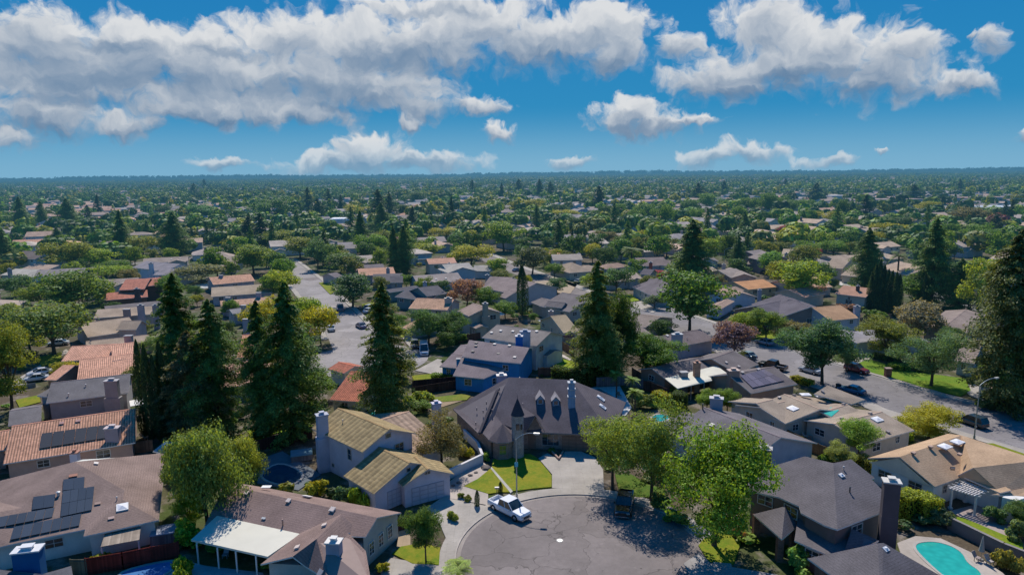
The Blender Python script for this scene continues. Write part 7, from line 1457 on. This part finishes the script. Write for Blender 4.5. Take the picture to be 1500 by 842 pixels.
# ---------------------------------------------------------------- middle distance trees
R = random.Random(5); cnt = {'t': 0, 'c': 0}
mid = []
for _ in range(2000):
    y = 120 + 480 * R.random() ** .8; x = R.uniform(-1, 1) * (y * .8 + 8)
    if R.random() < .12: y = R.uniform(50, 300); x = R.choice((-1, 1)) * (y * .8 + R.uniform(6, 55))
    mid.append((x, y))
mid.sort(key=lambda c: math.hypot(*c)); grid = {}
def near_tree(x, y, r):
    gx, gy = int(x // 8), int(y // 8)
    for a in (-1, 0, 1):
        for c in (-1, 0, 1):
            for (tx, ty, tr) in grid.get((gx + a, gy + c), ()):
                if math.hypot(tx - x, ty - y) < (tr + r) * .62: return True
    return False
for (tx, ty, tr) in TREEPOS: grid.setdefault((int(tx // 8), int(ty // 8)), []).append((tx, ty, tr))
NBR = sum(1 for o in COL.objects if o.name.startswith(('broadleaf_tree'))); NCON = sum(1 for o in COL.objects if o.name.startswith('redwood_tree'))
def cname(c): return 'lime green' if c[0] > .13 else 'dark green' if c[1] < .105 else 'grey green' if c[2] > .035 else 'mid green'
extra = []
PROT = []   # things that must stay in view: keep trees off the line of sight
for (x, y) in mid:
    px, py, d = view(x, y, 0)
    off_ = px < -40 or px > 1540
    if off_ and (blocked(x, y) or near_tree(x, y, 4) or -130 < px < 1630): continue
    if off_: r = R.uniform(3, 5); grid.setdefault((int(x // 8), int(y // 8)), []).append((x, y, r)); extra.append((x, y, r * 1.8, r, R.choice(TPAL), False)); continue
    con = R.random() < .08; cyp = R.random() < .03
    r = R.uniform(3.2, 7.2) if not con else R.uniform(3, 4.6)
    if y < 240: r *= .8
    if blocked(x, y): continue
    if blocked(x, y - r * .9) and R.random() < .8: continue
    if near_tree(x, y, r): continue
    # do not hide what was placed by hand in the foreground
    if py > 425: 
        if R.random() < .55 or con: continue
        r *= .6; con = False
    elif py > 392 and (con or R.random() < .3): continue
    hh = r * R.uniform(1.4, 2.1) if not con else R.uniform(11, 20)
    grid.setdefault((int(x // 8), int(y // 8)), []).append((x, y, r))
    c = R.choice(TPAL); c = scol(c, R.uniform(.85, 1.15))
    if R.random() < .012: c = (.13, .05, .055)
    if con and NCON < 290 and d < 520:
        NCON += 1; c = scol(RW, R.uniform(.8, 1.4)); tree_at('redwood_lo', (x, y, 0), hh, r, c, nearlab(px, py - 12, ('tall' if hh > 19 else 'short') + ' dark conifer', 'tree'), group='conifers among the houses')
    elif not con and NBR < 298:
        NBR += 1; low = 'broad' if d < 260 else 'broad_lo'
        tree_at(low, (x, y, 0), hh, r, c, nearlab(px, py - 8, f"{'large' if r > 4.2 else 'small' if r < 3.2 else 'medium'} {'pink' if c[1] < .065 and c[0] > .15 else cname(c)} rounded tree", 'tree'), group='rounded trees among the houses')
    else: extra.append((x, y, hh, r, c, con))
# distant foliage: one object
def tmpl(seed, con, n):
    Rn = np.random.RandomState(seed)
    if con:
        f = Rn.uniform(0, 1, n) ** 1.3; az_ = Rn.uniform(0, 6.283, n); r = (1 - f) ** .7 * Rn.uniform(.6, 1.05, n); P = np.stack([np.cos(az_) * r, np.sin(az_) * r, .05 + f * .95], 1); N = np.stack([np.cos(az_), np.sin(az_), np.full(n, .6)], 1) + Rn.normal(size=(n, 3)) * .3; sz = .36
    else:
        d = Rn.normal(size=(n, 3)); d /= np.linalg.norm(d, axis=1, keepdims=True); d[:, 2] = np.abs(d[:, 2]) * Rn.choice([1, 1, -.5], n); lump = 1 + .18 * np.sin(d[:, 0] * 6 + seed) * np.cos(d[:, 1] * 5); P = d * lump[:, None] * Rn.uniform(.75, 1, (n, 1)); P[:, 2] = P[:, 2] * .45 + .52; N = d + Rn.normal(size=(n, 3)) * .35; sz = .4
    N = N / np.linalg.norm(N, axis=1, keepdims=True); T_ = np.cross(N, Rn.normal(size=(n, 3))); T_ /= np.linalg.norm(T_, axis=1, keepdims=True); B = np.cross(N, T_); s = sz * Rn.uniform(.6, 1.3, (n, 1)) * .5
    Zs = np.array([1, 1, .45 if not con else .12]); a = T_ * s * Zs; b2 = B * s * Zs
    return np.stack([P - a - b2, P + a - b2 * .6, P + a * .7 + b2, P - a * .6 + b2], 1)   # n,4,3
Rn = np.random.RandomState(9)
def scatter(items, nq, seed):
    out = []; tin = []
    tb = [tmpl(seed + k, False, nq) for k in range(4)]; tc = [tmpl(seed + 9 + k, True, int(nq * .8)) for k in range(3)]
    for k, (x, y, hh, r, c, con) in enumerate(items):
        t = (tc if con else tb)[k % (3 if con else 4)]; out.append((t * np.array([r, r, hh]) + np.array([x, y, 0])).reshape(-1, 3)); tin.append(np.tile(np.array([*c, 1.0]), (len(t), 1)))
    return out, tin
def farspots(n, y0, y1, rmin, rmax, cf, power=1.0, pn=.35):
    res = []
    for _ in range(n):
        y = y0 + (y1 - y0) * R.random() ** power; x = R.uniform(-1, 1) * (y * .82)
        cl = math.sin(x * .011 + 1) * math.sin(y * .009 + x * .004) + .5 * math.sin(x * .031) * math.sin(y * .027)
        if cl < -.55 and R.random() < .6: continue
        if y < 1250 and blocked(x, y): continue
        con = R.random() < cf * (1.6 if cl > .3 else .7); r = R.uniform(rmin, rmax); hh = min(R.uniform(1.5, 2.2) * r, R.uniform(11, 17)) if not con else min(r * R.uniform(3.4, 4.6), R.uniform(17, 24))
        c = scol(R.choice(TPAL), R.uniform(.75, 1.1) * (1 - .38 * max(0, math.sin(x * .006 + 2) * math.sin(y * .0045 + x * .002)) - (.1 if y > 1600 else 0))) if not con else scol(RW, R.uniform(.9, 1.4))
        if con: r *= .75
        res.append((x, y, hh, r, c, con))
    return res
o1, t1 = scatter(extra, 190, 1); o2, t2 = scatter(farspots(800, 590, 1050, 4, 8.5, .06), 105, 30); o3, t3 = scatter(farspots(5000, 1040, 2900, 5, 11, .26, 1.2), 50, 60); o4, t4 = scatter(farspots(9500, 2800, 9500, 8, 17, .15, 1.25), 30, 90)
rim = []
for k in range(1500):   # the ground swells a little towards the horizon: an uneven far tree line
    y = R.uniform(8200, 9800); x = R.uniform(-1, 1) * y * .82; s_ = math.sin(x * .0011) + math.sin(x * .0037 + 2) * .6 + math.sin(x * .011) * .3
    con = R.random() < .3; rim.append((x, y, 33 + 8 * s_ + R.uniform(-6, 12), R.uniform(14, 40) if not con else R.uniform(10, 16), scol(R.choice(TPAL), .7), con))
o6, t6 = scatter(rim, 40, 300); o4 += o6; t4 += t6
V = np.concatenate(o1 + o2 + o3 + o4); Tn = np.concatenate(t1 + t2 + t3 + t4)
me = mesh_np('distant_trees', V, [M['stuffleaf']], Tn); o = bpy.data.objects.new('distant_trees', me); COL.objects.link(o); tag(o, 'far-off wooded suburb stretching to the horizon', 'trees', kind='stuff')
# undergrowth in the near yards: many small plants nobody could count
sp = []
for _ in range(1500):
    y = R.uniform(58, 330); x = R.uniform(-1, 1) * (y * .78 + 25)
    if blocked(x, y): continue
    r = R.uniform(.35, 1.3); sp.append((x, y, r * R.uniform(.8, 1.5), r, scol(R.choice(TPAL), R.uniform(.6, 1.1)), False))
o5, t5 = scatter(sp, 150, 200); me = mesh_np('undergrowth', np.concatenate(o5), [M['stuffleaf']], np.concatenate(t5)); o = bpy.data.objects.new('undergrowth', me); COL.objects.link(o); tag(o, 'low garden plants and ground cover between the houses', 'undergrowth', kind='stuff')
print('COUNTS', nh, len(far_h), NBR, NCON, len(extra), len(V) // 4)
# ---------------------------------------------------------------- sky, sun, camera
W = bpy.data.worlds.new('World'); S.world = W; W.use_nodes = True; nt = W.node_tree; nt.nodes.clear(); b = NB(nt)
SUN_EL, SUN_AZ = math.radians(50), math.radians(-4)     # azimuth measured from +Y towards +X
sky = nt.nodes.new('ShaderNodeTexSky'); sky.sky_type = 'NISHITA'; sky.sun_disc = False; sky.sun_elevation = SUN_EL; sky.sun_rotation = SUN_AZ; sky.altitude = 50; sky.air_density = 1.0; sky.dust_density = .3; sky.ozone_density = 3.0
gdir = b.n('ShaderNodeTexCoord').outputs['Generated']; sx = b.n('ShaderNodeSeparateXYZ', {0: gdir})
az = b.math('ARCTAN2', sx.outputs[0], sx.outputs[1]); el = b.math('ARCSINE', sx.outputs[2])
az = b.math('MULTIPLY', az, 57.2958); el = b.math('MULTIPLY', el, 57.2958)
vec = b.n('ShaderNodeCombineXYZ', {0: az, 1: el, 2: 0.0}).outputs[0]
def azel(px, py): d = ray(px, py); return math.degrees(math.atan2(d.x, d.y)), math.degrees(math.atan2(d.z, math.hypot(d.x, d.y)))
# clouds: soft ellipses placed by azimuth and elevation, broken up by noise
def warp(v, sc, amp, det=4.0):
    w = b.n('ShaderNodeTexNoise', {'Vector': v, 'Scale': sc, 'Detail': det, 'Roughness': .55})
    w = b.n('ShaderNodeVectorMath', {0: b.n('ShaderNodeVectorMath', {0: w.outputs['Color'], 1: (.5, .5, .5)}, operation='SUBTRACT').outputs[0], 3: amp}, operation='SCALE').outputs[0]
    return b.n('ShaderNodeVectorMath', {0: v, 1: w}, operation='ADD').outputs[0]
vecw = warp(warp(vec, .25, 3.4, 3.0), 1.3, 1.1, 4.0)
def field(els, v, want_h=False):
    cur = None; sw = sh = None
    for (x, y, rx, ry) in els:
        a0, e0 = azel(x, y); a1, _ = azel(x + rx, y); _, e1 = azel(x, y - ry)
        d = b.n('ShaderNodeVectorMath', {0: v, 1: (a0, e0, 0)}, operation='SUBTRACT').outputs[0]
        d = b.n('ShaderNodeVectorMath', {0: d, 1: (1 / abs(a1 - a0), 1 / abs(e1 - e0), 0)}, operation='MULTIPLY').outputs[0]
        l = b.n('ShaderNodeVectorMath', {0: d}, operation='LENGTH').outputs['Value']
        cur = l if cur is None else b.n('ShaderNodeMath', {0: cur, 1: l, 2: .25}, operation='SMOOTH_MIN').outputs[0]
        if want_h:
            w = b.math('POWER', 2.718, b.math('MULTIPLY', l, -4.0)); vy = b.n('ShaderNodeSeparateXYZ', {0: d}).outputs[1]
            sw = w if sw is None else b.math('ADD', sw, w); wv = b.math('MULTIPLY', w, vy); sh = wv if sh is None else b.math('ADD', sh, wv)
    f = b.math('SUBTRACT', 1.0, cur)
    return (f, b.math('DIVIDE', sh, sw)) if want_h else f
CL = [(545, 70, 150, 62), (700, 40, 120, 45), (250, 90, 200, 60), (1200, 70, 120, 50), (360, 150, 260, 30), (60, 60, 110, 48), (190, 70, 100, 45), (120, 120, 190, 52), (310, 110, 150, 60), (420, 60, 110, 45), (470, 110, 130, 60), (60, 170, 110, 36), (10, 205, 50, 18), (170, 185, 70, 18), (300, 165, 130, 22), (560, 130, 110, 45), (600, 160, 60, 22),
      (420, 165, 80, 16), (640, 60, 120, 45), (770, 60, 110, 48), (860, 50, 100, 48), (900, 80, 60, 28), (650, 8, 150, 18), (1000, 75, 55, 20), (700, 160, 50, 18), (728, 197, 24, 14), (596, 182, 22, 10),
      (1130, 40, 85, 50), (1160, 95, 170, 42), (1060, 120, 100, 32), (1290, 110, 120, 34), (1400, 122, 75, 18), (1330, 75, 60, 28), (920, 172, 60, 26), (960, 185, 70, 16), (1010, 182, 40, 8), (1455, 52, 26, 24), (1430, 50, 14, 8),
      (540, 222, 62, 32), (480, 240, 75, 16), (620, 238, 80, 18), (320, 240, 40, 10), (840, 240, 42, 12), (1035, 234, 42, 16), (1100, 226, 52, 16), (1215, 238, 45, 10), (1290, 228, 12, 6), (1495, 200, 12, 14)]
def puff(v):
    def vor(sc): return b.n('ShaderNodeTexVoronoi', {'Vector': v, 'Scale': sc}, voronoi_dimensions='2D').outputs[0]
    n = b.math('MULTIPLY', b.math('SUBTRACT', b.noise(.38, 5, v, .58), .5), 1.5)
    p = b.math('ADD', b.math('MULTIPLY', b.math('SUBTRACT', .42, vor(.42)), .55), b.math('MULTIPLY', b.math('SUBTRACT', .42, vor(1.05)), .32))
    return b.math('ADD', n, b.math('ADD', p, b.math('MULTIPLY', b.math('SUBTRACT', b.noise(2.4, 3, v, .6), .5), .35)))
def off(v, o): return b.n('ShaderNodeVectorMath', {0: v, 1: o}, operation='ADD').outputs[0]
f0_, hh_ = field(CL, vecw, True)
p0 = puff(vecw); d0 = b.math('ADD', f0_, p0)
p1 = puff(off(vecw, (.25, .55, 0))); p2 = puff(off(vecw, (.6, 1.6, 0)))
emb = b.math('ADD', b.math('MULTIPLY', b.math('SUBTRACT', p0, p1), .24), b.math('MULTIPLY', b.math('SUBTRACT', p0, p2), .3))
soft = b.mrange(hh_, -.8, .5, .75, .34)
mask = b.n('ShaderNodeMapRange', {0: d0, 1: -.26, 2: soft, 3: 0.0, 4: 1.0}); mask.interpolation_type = 'SMOOTHSTEP'; mask = mask.outputs[0]
edge = b.mrange(d0, .0, .9, .16, -.12)
lf = b.math('ADD', b.math('ADD', b.mrange(hh_, -.75, .5, .0, .9), emb), edge, clamp=True)
streak = b.noise(.5, 4, b.n('ShaderNodeVectorMath', {0: vecw, 1: (.35, 1.3, 1)}, operation='MULTIPLY').outputs[0], .6)
SH = [(60, 92, 95, 20), (165, 68, 55, 12), (190, 124, 160, 20), (95, 150, 110, 11), (40, 190, 70, 10), (430, 132, 110, 18), (560, 88, 75, 24), (640, 100, 70, 16), (330, 75, 60, 12), (850, 85, 60, 14), (1190, 104, 130, 12), (1110, 132, 110, 10), (1290, 128, 90, 8), (930, 186, 50, 8), (550, 240, 90, 10), (500, 150, 90, 10)]
shade = b.mrange(b.math('ADD', field(SH, vecw), b.math('MULTIPLY', b.math('SUBTRACT', streak, .5), 1.6)), -.5, .75, 0, .62, True)
lf = b.math('MULTIPLY', lf, b.math('SUBTRACT', 1.0, shade))
cc = b.mix(lf, (.12, .22, .36), (.74, .75, .76))
base = b.n('ShaderNodeVectorMath', {0: sky.outputs[0], 3: .1}, operation='SCALE').outputs[0]
tint = b.mix(b.mrange(el, -1, 24, 0, 1), (.018, .28, .53), (.0, .135, .45))
tint = b.mix(b.mrange(el, -.5, 5.5, .9, 0, True), tint, (.2, .44, .63))
skyc = b.mix(.97, base, tint)
# patchy fade of the clouds that stand low over the horizon
lowf = b.mrange(el, 0, 3.0, .5, 1.0)
mask = b.math('MULTIPLY', mask, b.math('MULTIPLY', lowf, .95))
final = b.mix(mask, skyc, cc)
light_boost = 1.0
bg = b.n('ShaderNodeBackground', {'Color': final, 'Strength': 1.0}); b.n('ShaderNodeOutputWorld', {'Surface': bg.outputs[0]})
W.cycles.sampling_method = 'MANUAL'; W.cycles.sample_map_resolution = 256
sun = bpy.data.lights.new('sun', 'SUN'); sun.energy = 5.0; sun.angle = math.radians(.55); sun.color = (1.0, .93, .82); so = bpy.data.objects.new('sun', sun); COL.objects.link(so)
sd = Vector((math.sin(SUN_AZ) * math.cos(SUN_EL), math.cos(SUN_AZ) * math.cos(SUN_EL), math.sin(SUN_EL))); so.rotation_euler = sd.to_track_quat('Z', 'Y').to_euler()
cam = bpy.data.cameras.new('camera'); cam.lens = 24; cam.sensor_width = 36; cam.clip_end = 60000; cam.clip_start = .5
co = bpy.data.objects.new('camera', cam); COL.objects.link(co); mw = Matrix((( RT.x, UP.x, -f0.x, 0), (RT.y, UP.y, -f0.y, 0), (RT.z, UP.z, -f0.z, CH), (0, 0, 0, 1))); co.matrix_world = mw
S.camera = co; S.view_settings.view_transform = 'Standard'; S.view_settings.look = 'None'; S.view_settings.exposure = 0; S.view_settings.gamma = 1
S.cycles.max_bounces = 7; S.cycles.diffuse_bounces = 4; S.cycles.glossy_bounces = 2; S.cycles.transmission_bounces = 2; S.cycles.use_denoising = True; S.cycles.use_adaptive_sampling = True; S.cycles.adaptive_threshold = .02
